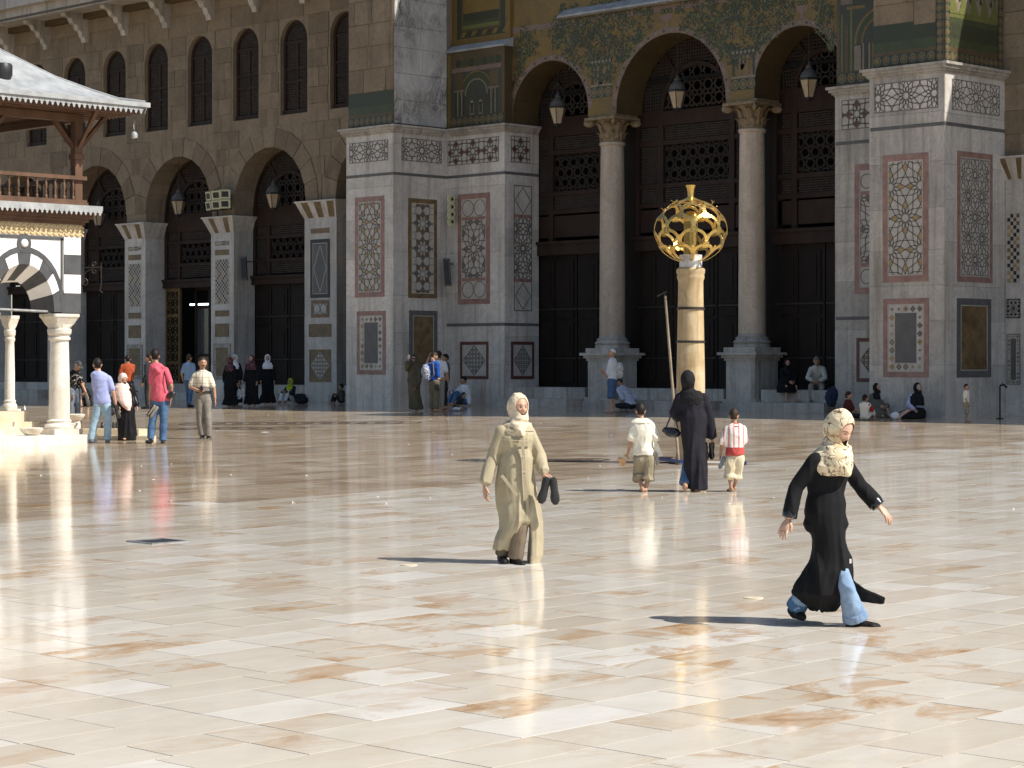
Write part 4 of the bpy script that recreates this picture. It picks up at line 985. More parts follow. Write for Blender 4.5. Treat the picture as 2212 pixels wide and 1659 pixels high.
# dark hall inside, and the steps along the foot of the wall
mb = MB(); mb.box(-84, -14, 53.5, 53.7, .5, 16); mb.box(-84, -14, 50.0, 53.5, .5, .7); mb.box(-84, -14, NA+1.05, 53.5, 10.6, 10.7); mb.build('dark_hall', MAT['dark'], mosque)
for a0, a1 in ((-79.5, -75.4), (-74.05, -70.15), (-68.72, -64.75), (-63.3, -59.45), (-57.6, UL0)):
    for y, z in ((48.75, 1.08), (49.25, 1.38)):
        x = a0
        while x < a1-.05:
            w = min(rg.uniform(.9, 1.5), a1-x); w = a1-x if a1-x-w < .4 else w
            mb = MB(); mb.box(x+.004, x+w-.004, y, 50.1, .6 if z < 1.2 else 1.081, z); mb.build('step_stone', MAT['marble_old'], mosque); x += w
for a0, a1 in ((UJ0+.04, -46.0), (-44.64, -40.57), (-39.2, UJ1-.05)):
    for y, z in ((48.3, 1.06), (49.15, 1.4)):
        x = a0
        while x < a1-.05:
            w = min(rg.uniform(.9, 1.5), a1-x); w = a1-x if a1-x-w < .4 else w
            mb = MB(); mb.box(x+.004, x+w-.004, y, 50.28, .6 if z < 1.2 else 1.061, z); mb.build('step_stone', MAT['marble_old'], mosque); x += w
# ---- things fixed to or hanging from the building
def lantern(px, py, n, zhook, label):
    q = Fn(px, py, n); c = Vector((q.x, n, 0)); z = q.z
    o = empty('hanging_lantern', label, 'lantern', 'lanterns hanging in the arches', (q.x, n, z-.42)); L = lambda m, nm, mt, s=False: m.build(nm, MAT[mt], o, s)
    m = MB(); m.lathe(c, [(.13, z-.4), (.27, z+.08)], 6); L(m, 'glass_body', 'lamp_glass')
    m = MB()
    for k in range(6):
        a = 2*PI*k/6; m.tube([(c.x+.135*math.cos(a), c.y+.135*math.sin(a), z-.41), (c.x+.278*math.cos(a), c.y+.278*math.sin(a), z+.09)], .014, 5)
    m.lathe(c, [(.05, z-.5), (.14, z-.42), (.14, z-.39)], 6); m.lathe(c, [(.29, z+.08), (.3, z+.12), (.26, z+.16)], 6); L(m, 'frame', 'black_metal')
    m = MB(); m.lathe(c, [(.27, z+.14), (.24, z+.25), (.14, z+.38), (.08, z+.42), (.1, z+.46), (.03, z+.55), (.01, z+.62)], 12); L(m, 'cap', 'speaker', True)
    m = MB(); m.tube([(c.x, c.y, z+.6), (c.x, c.y, zhook)], .012, 5)
    for s in (-1, 1): m.tube([(c.x+s*.24, c.y, z+.16), (c.x+s*.3, c.y, z+.45), (c.x+s*.15, c.y, z+.75), (c.x, c.y, z+.9)], .01, 5)
    L(m, 'chain', 'black_metal')
lantern(213, 465, 49.6, 9.75, 'glass lantern hanging in the arch nearest the wooden kiosk roof')
lantern(386, 440, 49.6, 9.75, 'glass lantern hanging in the arch above the open doorway')
lantern(591, 425, 49.6, 9.75, 'glass lantern in the arcade arch right of the floodlights')
lantern(1205, 240, 49.7, 11.45, 'glass lantern in the left arch under the gold mosaics')
lantern(1463, 205, 49.7, 11.8, 'glass lantern in the tall middle arch above the gilded globe')
lantern(1748, 180, 49.7, 11.5, 'glass lantern in the right arch under the gold mosaics')
# floodlights on the second pier
base = Fn(475, 455, 48.9)
for j, py in enumerate((423, 444)):
    for i, px in enumerate((456, 471, 488)):
        q = Fn(px, py-i*2, 48.75); o = empty('floodlight', ['upper', 'lower'][j]+' row, '+['left', 'middle', 'right'][i]+' ivory floodlight of the cluster on the marble pier', 'floodlight', 'floodlights on the pier', q)
        d = Vector((.45*(i-1)+.25, -1, -.15)).normalized(); s = d.cross(Vector((0, 0, 1))).normalized(); up = s.cross(d)
        m = MB(); m.loft([[q+d*t+s*sx*w+up*sz*h for sx, sz in ((-1,-1),(1,-1),(1,1),(-1,1))] for t, w, h in ((-.2, .1, .08), (-.05, .17, .13), (.12, .2, .16))]); m.build('housing', MAT['ivory'], o)
        m = MB(); m.obox(q+d*.125, s*.13, d*.006, up*.1); m.build('lens', MAT['black_metal'], o)
        m = MB(); m.tube([q+s*.22, q+s*.22-up*.2, q-s*.22-up*.2, q-s*.22], .012, 5); m.build('bracket', MAT['iron'], o)
m = MB(); q0, q1 = Fn(447, 457, 48.85), Fn(500, 450, 48.85); m.tube([q0, q1], .03, 6); m.tube([Fn(470, 455, 48.85), Fn(470, 462, 49.2)+Vector((0, 0, -.3))], .03, 6); m.tube([q0+Vector((0, 0, .42)), q1+Vector((0, 0, .42))], .02, 6)
tag(m.build('floodlight_rack', MAT['iron']), 'thin dark metal rack carrying six floodlights on the pier', 'rack')
for k, py in enumerate((430, 447, 463, 479)):
    q = Fn(978, py, NT_-.2); o = empty('horn_speaker', ['topmost', 'second from top', 'third from top', 'lowest'][k]+' of four round horn loudspeakers stacked on the marble wall', 'loudspeaker', 'horn loudspeakers on the wall', q)
    d = Vector((.35, -1, -.1)).normalized(); s = d.cross(Vector((0, 0, 1))).normalized(); up = s.cross(d)
    def ring(t, r): return [q+d*t+(s*math.cos(2*PI*i/16)+up*math.sin(2*PI*i/16))*r for i in range(16)]
    m = MB(); m.loft([ring(-.2, .05), ring(-.05, .07), ring(.1, .13), ring(.13, .14), ring(.13, .115), ring(.0, .05)]); m.build('horn', MAT['ivory'], o, True)
    m = MB(); m.loft([ring(-.02, .045), ring(.03, .045)]); m.build('driver', MAT['black_metal'], o)
for (px, py, n, h, lab) in ((966, 588, NT_-.35, .9, 'tall grey column loudspeaker on the marble wall between the two tall panels'), (527, 580, NA-.0, .85, 'tall grey column loudspeaker on the side of the second pier')):
    q = Fn(px, py, n); tl = Vector((.1, 0, -1)).normalized(); o = empty('column_speaker', lab, 'loudspeaker', None, q-tl*-h/2)
    s = Vector((.8, .6, 0)); m = MB(); m.obox(q, s*.1, Vector((-.6, .8, 0))*.09, tl*h/2); m.build('cabinet', MAT['speaker'], o)
    m = MB(); m.obox(q+Vector((.6, -.8, 0))*.095, s*.075, Vector((-.6, .8, 0))*.006, tl*(h/2-.06)); m.build('grille', MAT['black_metal'], o)
    m = MB(); m.tube([q+Vector((0, .05, h*.3)), q+Vector((-.1, .5, h*.3))], .02, 6); m.build('bracket', MAT['iron'], o)
# thin standpipe with a tap by the right buttress
c = at_ground(2160, 905); o = empty('standpipe', 'thin dark standpipe with a tap at the right end of the facade', 'standpipe', None, (c.x, c.y, gz(c.y))); m = MB()
zt = gz(c.y)+.82; m.tube([(c.x, c.y, gz(c.y)), (c.x, c.y, zt)], .022, 8); m.lathe((c.x, c.y, gz(c.y)), [(.09, 0), (.09, .015), (.03, .03)], 12); m.build('pipe', MAT['iron'], o)
m = MB(); m.tube([(c.x, c.y, zt), (c.x+.07, c.y+.07, zt+.02), (c.x+.12, c.y+.12, zt-.05)], .03, 8); m.tube([(c.x+.04, c.y+.04, zt+.02), (c.x+.04, c.y+.04, zt+.09)], .012, 6); m.build('tap', MAT['iron'], o)
# ---------------------------------------------------------------- lamp column with the gilded globe
lp, lY = G(1492, 1000); zb = gz(lp.y)
lamp = empty('globe_lamp_column', 'old stone column carrying a gilded openwork globe, standing alone in the yard', 'lamp column', None, (lp.x, lp.y, zb))
def lampstone():
    t = NT('stained_column_stone'); p = t.pos()
    col = t.ramp(t.noise(p, 2.2, 8, .6, .6), [(.3, (.36, .25, .12)), (.65, (.56, .45, .28))])
    st = t.noise(t.map(p, (6, 6, .5)), 2, 6, .65); col = t.mix(t.math('MULTIPLY', t.ramp(st, [(.5, 0), (.7, 1)]), .55), col, (.27, .16, .07))
    sp = t.noise(p, 30, 4, .6); col = t.mix(t.math('MULTIPLY', t.ramp(sp, [(.62, 0), (.72, 1)]), .6), col, (.18, .12, .06))
    t.bump(t.noise(p, 30, 5), .3, .006); return t.fin(col, .65, 0, .35)
MAT['lamp_stone'] = lampstone()
m = MB(); m.lathe((lp.x, lp.y, zb), [(0, -.05), (.275, -.05), (.262, .05), (.245, .15), (.238, 1.5), (.228, 2.0), (.212, 2.9), (.212, 3.06), (.228, 3.1), (.232, 3.14), (.225, 3.17), (.24, 3.2), (.24, 3.26), (.2, 3.29)], 36); m.build('shaft', MAT['lamp_stone'], lamp, True)
m = MB(); m.lathe((lp.x, lp.y, zb), [(.236, 2.58), (.236, 2.62)], 36); m.lathe((lp.x, lp.y, zb), [(.228, 2.02), (.246, 2.03), (.246, 2.05), (.228, 2.06)], 36); m.build('iron_hoop', MAT['iron'], lamp, True)
MAT['mirror_plate'] = simple('white_plates', (.72, .70, .66), (.42, .38, .36), .3, 7, .05, metal=.2)
m = MB()
for k in range(12):
    a0, a1 = 2*PI*k/12, 2*PI*(k+.9)/12
    m.add([(lp.x+.185*math.cos(a), lp.y+.185*math.sin(a), zb+z) for z in (3.28, 3.5) for a in (a0, a1)], [(0, 1, 3, 2)])
    m.add([(lp.x+.12*math.cos(a), lp.y+.12*math.sin(a), zb+z) for z in (3.5, 4.1) for a in (a0, a1)], [(0, 1, 3, 2)])
m.lathe((lp.x, lp.y, zb), [(.18, 3.27), (.18, 3.5), (.1, 3.51), (.1, 4.1), (.02, 4.12)], 12)
m.build('inner_lantern', MAT['brass_dull'], lamp)
m = MB(); m.lathe((lp.x, lp.y, zb), [(.195, 3.27), (.195, 3.5), (.15, 3.505)], 12); m.build('plinth_ring', MAT['mirror_plate'], lamp)
m = MB(); m.ell((lp.x, lp.y, zb+4.12), (.14, 0, 0), (0, .14, 0), (0, 0, .12), 14, 8); m.build('inner_cap', MAT['brass'], lamp, True)
gc = Vector((lp.x, lp.y, zb+3.9)); RX, RZ = .615, .535
def gpt(lon, lat, r=1.0): return gc+Vector((RX*r*math.cos(lat)*math.cos(lon), RX*r*math.cos(lat)*math.sin(lon), RZ*r*math.sin(lat)))
def ribbon(mb, pts, w):          # flat brass band lying on the globe
    vs = []; n = len(pts)
    for i in range(n):
        p = pts[i]; d = (pts[min(i+1, n-1)]-pts[max(i-1, 0)]).normalized(); nr = (p-gc).normalized(); s = d.cross(nr).normalized()*w/2
        vs += [p-s+nr*.004, p+s+nr*.004, p+s-nr*.004, p-s-nr*.004]
    fs = []
    for i in range(n-1):
        for a in range(4): b = (a+1) % 4; fs.append((i*4+a, i*4+b, i*4+4+b, i*4+4+a))
    mb.add(vs, fs)
LAT = [-.98, -.5, -.02, .46, .94, 1.3]; NL = 8
for r_ in range(5):
    la0, la1 = LAT[r_], LAT[min(r_+1, 5)]; sh = .5 if r_ % 2 else 0
    for k in range(NL):
        m = MB(); l0, l1 = 2*PI*(k+sh)/NL, 2*PI*(k+sh+1)/NL; pts = []
        for i in range(13):          # one arch of the scale pattern, foot to foot
            t = i/12; pts.append(gpt(l0+(l1-l0)*(.5-.5*math.cos(PI*t)), la0+(la1-la0)*1.02*math.sin(PI*t)**.75))
        ribbon(m, pts, .05); m.build('brass_arch', MAT['brass'], lamp)
        if 0 < r_ < 4:
            m = MB(); ribbon(m, [gpt(l0, la0-.1), gpt(l0, la0), gpt(l0, la0+.1)], .11); m.build('chased_plate', MAT['brass_dull'], lamp)
for k in range(NL):                  # the looping feet of the globe
    m = MB(); l0 = 2*PI*k/NL; pts = [gpt(l0, -.5)]+[gpt(l0, -.5-.75*i/8) for i in range(1, 9)]
    ribbon(m, pts, .048); m.build('brass_foot', MAT['brass'], lamp)
m = MB(); m.lathe((lp.x, lp.y, zb), [(.2, 4.38), (.12, 4.44), (.055, 4.47), (.05, 4.5), (.062, 4.62), (.085, 4.66), (.085, 4.675), (.05, 4.67)], 20); m.build('finial', MAT['brass'], lamp, True)
for k, (lo, la) in enumerate(((.4, .95), (1.3, .75), (2.6, .9), (3.4, .7), (4.6, .95), (5.6, .75))):
    m = MB(); p = gpt(lo, la); q = gpt(lo, la, 1.08); s = Vector((-math.sin(lo), math.cos(lo), 0)); m.tube([p, q, q+s*.08+Vector((0, 0, .03))], .007, 5); m.tube([q, q-s*.07+Vector((0, 0, .04))], .006, 5); m.build('brass_sprig', MAT['brass'], lamp)
# leaning pole, squeegees at the foot
q0, q1 = W(1466, 1000, lY-.35), W(1437, 640, lY-.1); m = MB()
o = empty('leaning_pole', 'long weathered pole leaning against the lamp column', 'pole', None, q0); m.tube([q0, q1], [.026, .02], 8); m.build('shaft', MAT['old_pole'], o)
m = MB(); m.tube([q1, W(1434, 632, lY-.1), W(1420, 640, lY-.1)], .014, 6); m.tube([W(1434, 632, lY-.1), W(1440, 630, lY-.12)], .012, 6); m.build('hook', MAT['iron'], o)
MAT['blue_plastic'] = simple('blue_plastic', (.025, .045, .22), (.015, .03, .14), .4, 6, 0)
MAT['white_paint'] = simple('white_enamel', (.72, .72, .70), (.6, .6, .58), .4, 6, 0)
a, b = at_ground(1525, 1003), at_ground(1612, 1004); up = Vector((0, 0, .03)); o = empty('squeegee', 'blue and white floor squeegee lying right of the lamp column', 'squeegee', None, a)
m = MB(); m.tube([a+up, a.lerp(b, .62)+up], .018, 8); m.build('handle', MAT['white_paint'], o); m = MB(); m.tube([a.lerp(b, .62)+up, b+up], .03, 8); m.build('grip', MAT['blue_plastic'], o)
a, b = at_ground(1428, 998), at_ground(1476, 1004); o = empty('floor_broom', 'blue floor broom lying left of the lamp column', 'broom', None, a)
m = MB(); m.obox(a.lerp(b, .5)+Vector((0, 0, .05)), (b-a)*.5, Vector((.03, .03, 0)), (0, 0, .025)); m.build('bristles', MAT['blue_plastic'], o); m = MB(); m.tube([a.lerp(b, .5)+Vector((0, 0, .1)), at_ground(1395, 994)+Vector((0, 0, .05))], .015, 6); m.build('handle', MAT['old_pole'], o)
# ---------------------------------------------------------------- the kiosk over the fountain at left
KU, KN, KZ = -39.95, 26.9, gz(26.0)
kiosk = empty('fountain_kiosk', 'wooden and striped stone kiosk with lead roof over the fountain at left', 'kiosk', None, (-42.4, 24.5, KZ))
K = lambda m, nm, mt, s=False: m.build(nm, MAT[mt], kiosk, s)
sK = Face('S', KU); BAY = 1.95; KB = KN-2*2.42
def kcolumn(u, n, z0, z1, r, name='column'):
    m = MB(); w = r*1.75; m.box(u-w, u+w, n-w, n+w, z0, z0+.12); c = K(m, name, 'white_stone')
    m = MB(); m.lathe((u, n, 0), [(0, z0+.12), (r*1.6, z0+.12), (r*1.65, z0+.17), (r*1.5, z0+.22), (r*1.25, z0+.25), (r*1.35, z0+.29), (r*1.12, z0+.33)], 28); m.build('column_base', MAT['white_stone'], c, True)
    m = MB(); m.lathe((u, n, 0), [(r*1.12, z0+.33), (r*1.1, z0+.9), (r, z1-.75), (r*.97, z1-.58), (r*1.16, z1-.55), (r*1.16, z1-.5), (r*.99, z1-.48)], 28); m.build('column_shaft', MAT['white_stone'], c, True)
    m = MB(); m.lathe((u, n, 0), [(r*1.02, z1-.48), (r*1.25, z1-.42), (r*1.3, z1-.33), (r*1.12, z1-.31)], 28)
    k = 4; lo = [Vector((u+r*1.1*math.cos(PI/16*(2*i+1)), n+r*1.1*math.sin(PI/16*(2*i+1)), z1-.31)) for i in range(16)]
    def sq(h, z): return [Vector((u+max(-h, min(h, 1.6*h*math.cos(PI/16*(2*i+1)))), n+max(-h, min(h, 1.6*h*math.sin(PI/16*(2*i+1)))), z)) for i in range(16)]
    m.loft([lo, sq(r*1.15, z1-.22), sq(r*1.45, z1-.1), sq(r*1.6, z1-.06), sq(r*1.6, z1)]); m.build('capital', MAT['white_stone'], c)
PL = KZ+.2
for n in (26.55, 26.55-BAY, 26.55-2*BAY): kcolumn(-40.22, n, PL, 3.2, .2)
for n in (26.7, 26.7-BAY, 26.7-2*BAY): kcolumn(-42.4, n, 1.02, 3.2, .1)
for n in (26.55, 26.55-2*BAY): kcolumn(-44.5, n, PL, 3.2, .2)
# striped wall over the columns
def kwall(n0, n1, first):
    nc = (n0+n1)/2; zs = 3.22; ri, ro = .74, .92
    w = MB(); a0, a1, zt = n0, n1, 4.84
    def ap(r, k, n=18): t = PI*k/n; return (nc-r*math.cos(t), zs+r*1.36*(math.sin(t)**.92 if 0 < t < PI else 0))
    for k in range(18):
        p, q = ap(ro, k), ap(ro, k+1); sK.poly(w, [p, q, (q[0], zt), (p[0], zt)], 0)
    sK.poly(w, [(a0, zs), (nc-ro, zs), (nc-ro, zt), (a0, zt)], 0); sK.poly(w, [(nc+ro, zs), (a1, zs), (a1, zt), (nc+ro, zt)], 0)
    w.box(KU-.55, KU-.53, a0, a1, 4.6, zt)
    K(w, 'white_marble_field', 'kiosk_white')
    nv = 9
    for v in range(nv):
        m = MB(); k0, k1 = v*18/nv, (v+1)*18/nv
        def P(r, k, d, sc=1): t = PI*k/18; q = (nc-r*math.cos(t), zs+r*1.36*(math.sin(t)**.92 if 1e-6 < t < PI-1e-6 else 0)); return sK.pt(q[0], q[1], d)
        ks = [k0+.04, (k0+k1)/2, k1-.04]
        rings = [[P(ro, k, .015), P(ri, k, .015), P(.5, k, -.5), P(ro, k, -.5)] for k in ks]; m.loft(rings)
        m.build('voussoir', MAT['kiosk_black' if v % 2 == 0 else 'kiosk_white'], kiosk)
    m = MB()
    for k in range(18):
        p, q, p2, q2 = ap(ro, k), ap(ro, k+1), ap(ro+.09, k), ap(ro+.09, k+1); m.add([sK.pt(*x, d) for d in (0, .02) for x in (p, q, q2, p2)], [(4,5,6,7), (0,1,5,4), (2,3,7,6)])
    for z0, z1, y0, y1 in ((3.25, 4.8, a1-.07 if first else a1-.04, a1-.02 if first else a1), (4.76, 4.82, a0, a1)): sK.box(m, y0, y1, z0, z1, 0, .016)
    m.lathe((KU, nc, 0), [(.0, 0)], 3) if 0 else None
    K(m, 'basalt_trim', 'kiosk_black')
    m = MB(); 
    for i in range(18): t0, t1 = 2*PI*i/18, 2*PI*(i+1)/18; m.add([sK.pt(nc, 4.66, .03), sK.pt(nc+.17*math.cos(t0), 4.66+.2*math.sin(t0), .022), sK.pt(nc+.17*math.cos(t1), 4.66+.2*math.sin(t1), .022)], [(0, 1, 2)])
    K(m, 'keystone_roundel', 'kiosk_black')
    m = MB(); m.ell((KU+.03, nc, 4.66), (.05, 0, 0), (0, .09, 0), (0, 0, .09), 12, 7); K(m, 'shell_boss', 'kiosk_white', True)
n = KN-.43
kwall(n-BAY+.0, n, True); kwall(n-2*BAY, n-BAY, False)
z = 3.22; k = 0
for h in (.42, .4, .42, .38):               # alternating corner stones
    m = MB(); m.box(KU-.5, KU+.012, KN-.42, KN, z, z+h-.005); K(m, 'corner_stone', 'kiosk_black' if k % 2 == 0 else 'kiosk_white'); z += h; k += 1
m = MB(); m.box(-44.8, KU-.5, KN-.45, KN-.01, 3.95, 4.84); m.box(-44.8, -44.4, KB, KN-.46, 3.95, 4.84); m.box(-44.3, KU-.56, KB, KN-.5, 4.7, 4.83); K(m, 'inner_wall', 'kiosk_white')
m = MB(); m.tube([(KU+.03, 23.6, 3.3), (KU+.03, 26.05, 3.24)], .03, 6); K(m, 'tie_bar', 'grey_metal')
# chevron band, cornice, lower eave
m = MB(); m.box(-44.85, KU+.02, KB, KN+.02, 4.84, 5.1); K(m, 'gilded_band', 'cream_stone')
MAT['chev'] = simple('gilded_chevrons', (.66, .52, .28), (.5, .38, .19), .45, 8, .1)
m = MB(); f = Face('S', KU+.02); n = KB
while n < KN:
    for j in range(3):
        z = 4.86+.08*j; f.strip(m, (n, z), (n+.07, z+.055), .03, 0, .02); f.strip(m, (n+.07, z+.055), (n+.14, z), .03, 0, .02)
    n += .14
m.build('chevron_relief', MAT['chev'], kiosk, kind='stuff')
m = MB()
for k, (z0, z1, o_) in enumerate(((5.1, 5.16, .07), (5.16, 5.23, .13), (5.23, 5.33, .2), (5.33, 5.4, .26))): m.box(-44.9-o_, KU+o_, KB, KN+o_, z0, z1-.002)
K(m, 'timber_cornice', 'kiosk_wood')
def scallops(mb, u, n, zt, L0, L1, axis, step=.12, h=.12):
    x = L0
    while x < L1-step*.5:
        pts = [(x, zt), (x+step, zt), (x+step*.95, zt-h*.45), (x+step*.68, zt-h*.55), (x+step*.75, zt-h*.7), (x+step*.5, zt-h), (x+step*.25, zt-h*.7), (x+step*.32, zt-h*.55), (x+step*.05, zt-h*.45)]
        if axis == 'n': mb.prism([(u, a, z) for a, z in pts], (.012, 0, 0))
        else: mb.prism([(a, n, z) for a, z in pts], (0, .012, 0))
        x += step
eo = .34
m = MB(); m.box(-44.9-eo, KU+eo, KB, KN+eo, 5.41, 5.5); K(m, 'lower_eave', 'lead')
m = MB(); scallops(m, KU+eo, 0, 5.42, KB, KN+eo, 'n', .12, .13); m.build('lower_eave_scallops', MAT['lead'], kiosk, kind='stuff')
# gallery
m = MB(); m.box(-44.7, KU+.12, KB, KN+.12, 5.5, 5.58); m.box(-44.7, KU+.1, KN-.0, KN+.1, 6.06, 6.14); m.box(KU+.0, KU+.1, KB, KN-.001, 6.06, 6.14); m.box(KU-.0, KU+.1, KB, KN+.1, 5.581, 5.63); K(m, 'gallery_rail', 'kiosk_wood')
n = KN-.22
bal = None
while n > KB:
    m = MB(); m.lathe((KU+.05, n, 0), [(.035, 5.63), (.035, 5.7), (.018, 5.72), (.03, 5.76), (.016, 5.8), (.036, 5.88), (.03, 5.95), (.016, 6.0), (.034, 6.03), (.034, 6.06)], 10); K(m, 'baluster', 'kiosk_wood', True); n -= .225
u = KU-.2
while u > -44.6:
    m = MB(); m.lathe((u, KN+.05, 0), [(.035, 5.58), (.035, 5.7), (.018, 5.72), (.036, 5.88), (.016, 6.0), (.034, 6.06)], 8); K(m, 'baluster', 'kiosk_wood', True); u -= .225
for (u, n) in ((KU-.06, KN-.06), (KU-.06, KN-2.42), (-44.6, KN-.06), (KU-.06, KB+.1), (-44.6, KB+.1)):
    m = MB(); m.box(u-.09, u+.09, n-.09, n+.09, 5.5, 7.5); m.box(u-.12, u+.12, n-.12, n+.12, 6.5, 6.62); p = K(m, 'gallery_post', 'kiosk_wood')
    for du, dn in ((1, 0), (-1, 0), (0, 1), (0, -1)):
        b = MB(); b.tube([(u+du*.08, n+dn*.08, 6.75), (u+du*.75, n+dn*.75, 7.5)], .055, 4); b.build('brace', MAT['kiosk_wood'], p)
# roof: concave lead sheet on a deep timber eave
RU, RN, RC = KU+.98, KN+.98, (-42.4, 24.5); ZE = 7.62
m = MB(); hs = RU-RC[0]
rings = []
for s, z in ((0, 0), (.0, .1), (.12, .16), (.236, .34), (.4, .63), (.647, 1.22), (.85, 1.85), (1, 2.35)):
    h = hs*(1-s)+.05; ring = []
    for i in range(32):
        t = i/32*4; sd = int(t); q = (t-sd)*2-1; x, y = ((1, q), (-q, 1), (-1, -q), (q, -1))[sd]; ring.append((RC[0]+x*h, RC[1]+y*h, ZE+z))
    rings.append(ring)
m.loft(rings); K(m, 'lead_roof', 'lead')
m = MB(); m.box(RC[0]-hs+.05, RU-.05, RC[1]-hs+.05, RN-.05, ZE-.07, ZE-.002); 
for k in range(24): x = RC[0]-hs+.15+k*(2*hs-.3)/23; m.box(x-.035, x+.035, RC[1]-hs+.1, RN-.08, ZE-.16, ZE-.071)
m.box(KU-.15, KU+.05, KB, KN+.05, 7.3, 7.46); m.box(-44.8, KU-.16, KN-.1, KN+.06, 7.3, 7.46)
K(m, 'eave_rafters', 'kiosk_wood')
m = MB(); m.box(RU-.03, RU+.02, RC[1]-hs, RN+.02, ZE-.02, ZE+.06); m.box(RC[0]-hs, RU-.031, RN-.03, RN+.02, ZE-.02, ZE+.06); scallops(m, RU+.0, 0, ZE, RC[1]-hs, RN, 'n', .13, .15); scallops(m, 0, RN, ZE, RC[0]-hs, RU-.03, 'u', .13, .15); m.build('roof_scallops', MAT['lead'], kiosk, kind='stuff')
m = MB(); a = Vector((RU, RN, ZE+.12)); b = Vector((RC[0], RC[1], ZE+2.4)); pts = [Vector((RU-hs*s, RN-hs*s, ZE+z+.02)) for s, z in ((0, .1), (.12, .17), (.236, .35), (.4, .64), (.647, 1.23), (.85, 1.86))]; m.tube(pts, .025, 6); K(m, 'hip_roll', 'lead')
# bell lamp under the eave corner, lamp on the roof, iron scroll bracket
c = Fn(290, 290, 27.7); o = empty('eave_bell', 'small pale bell lamp hanging under the corner of the kiosk roof', 'lamp', None, c)
m = MB(); m.lathe(c, [(.0, -.1), (.07, -.08), (.075, .0), (.05, .04), (.015, .06)], 14); m.build('shade', MAT['lead'], o, True)
m = MB(); m.tube([c+Vector((0, 0, .05)), c+Vector((.02, 0, .3))], .006, 4); m.tube([c+Vector((0, 0, .05)), c+Vector((-.08, .02, .32))], .006, 4); m.build('wire', MAT['grey_metal'], o)
c = W(6, 162, 46.0); o = empty('roof_lamp', 'dark round ribbed lamp standing in front of the kiosk roof', 'lamp', None, c-Vector((0, 0, .35)))
m = MB(); m.lathe(c, [(.03, -.32), (.1, -.25), (.1, -.12), (.16, -.1), (.2, .0), (.2, .2), (.17, .24), (.02, .25)], 20); m.build('body', MAT['black_metal'], o, True); m = MB(); m.tube([c-Vector((0, 0, .3)), c-Vector((-.05, 0, .6))], .03, 8); m.build('stem', MAT['black_metal'], o)
def KP(px, py): return W(px, py, 47.6)
m = MB(); m.tube([KP(152, 579), KP(222, 577)], .012, 6); m.tube([KP(218, 568), KP(219, 612), KP(216, 628), KP(222, 632)], .012, 6)
def scroll(cx, cy, r, a0, turns, sx=1):
    return [KP(cx+sx*r*(1-.75*i/24)*math.cos(a0+turns*2*PI*i/24), cy+r*(1-.75*i/24)*math.sin(a0+turns*2*PI*i/24)) for i in range(25)]
for cx, cy, r, a0, tn, sx in ((182, 610, 9, 4.5, 1.2, 1), (204, 570, 6, 1.5, 1.2, 1), (204, 586, 6, 4.7, -1.2, 1), (157, 587, 6, 4.7, 1.2, -1), (175, 570, 6, 1.5, -1.2, 1)): m.tube(scroll(cx, cy, r, a0, tn, sx), .01, 5)
m.tube([KP(172, 612), KP(176, 600), KP(188, 586), KP(202, 579)], .01, 5); K(m, 'iron_bracket', 'iron')
m = MB(); m.prism([KP(166, 560), KP(172, 572), KP(173, 590), KP(170, 612), KP(165, 625)], Vector((.06, -.1, 0)), 0); K(m, 'gilded_scroll', 'chev')
# plinth, basin, little tables
m = MB(); m.box(-44.9, KU+.3, KB-.3, KN+.22, KZ-.1, PL); K(m, 'plinth', 'white_stone')
m = MB(); m.box(KU-2.6, KU-.9, KB, 26.2, PL, 1.12); m.box(KU-1.15, KU-.7, KB, 26.35, PL, .9); K(m, 'stone_basin', 'cream_stone')
m = MB(); q = W(53, 880, 46.8); m.tube([q+Vector((-.12, 0, 0)), q, q+Vector((.02, 0, -.06))], .025, 8); m.tube([q, q+Vector((0, 0, .06))], .012, 6); K(m, 'tap', 'grey_metal')
for (px, py, h, lab) in ((68, 962, .36, 'small round stone stool in front of the fountain basin'), (143, 957, .42, 'small round stone stool at the foot of the thick white kiosk column'), (160, 945, .52, 'round stone stool half hidden behind the thick white kiosk column')):
    c = at_ground(px, py); z0 = gz(c.y); o = empty('stone_stool', lab, 'stool', 'stone stools at the fountain', (c.x, c.y, z0)); m = MB(); m.lathe((c.x, c.y, z0), [(0, 0), (.17, 0), (.15, .06), (.14, h-.14)], 24); m.build('foot', MAT['white_stone'], o, True)
    m = MB(); m.lathe((c.x, c.y, z0), [(.13, h-.14), (.2, h-.09), (.24, h-.03), (.25, h), (.2, h+.012), (0, h+.012)], 24); m.build('seat', MAT['white_stone'], o, True)
for k, (x0, y0, x1, y1, hh) in enumerate(((160, 951, 318, 951, .09), (160, 944, 300, 944, .18))):
    a, b = at_ground(x0, y0), at_ground(x1, y1); d = (b-a).normalized(); back = Vector((-d.y, d.x, 0)); n = 4
    for i in range(n):
        p, q = a.lerp(b, i/n)+d*.004, a.lerp(b, (i+1)/n)-d*.004; m = MB(); z = gz(p.y)
        m.prism([(p.x, p.y, z), (q.x, q.y, z), (q.x+back.x*.5, q.y+back.y*.5, z), (p.x+back.x*.5, p.y+back.y*.5, z)], (0, 0, hh)); m.build('kerb_stone', MAT['cream_stone'], yard)
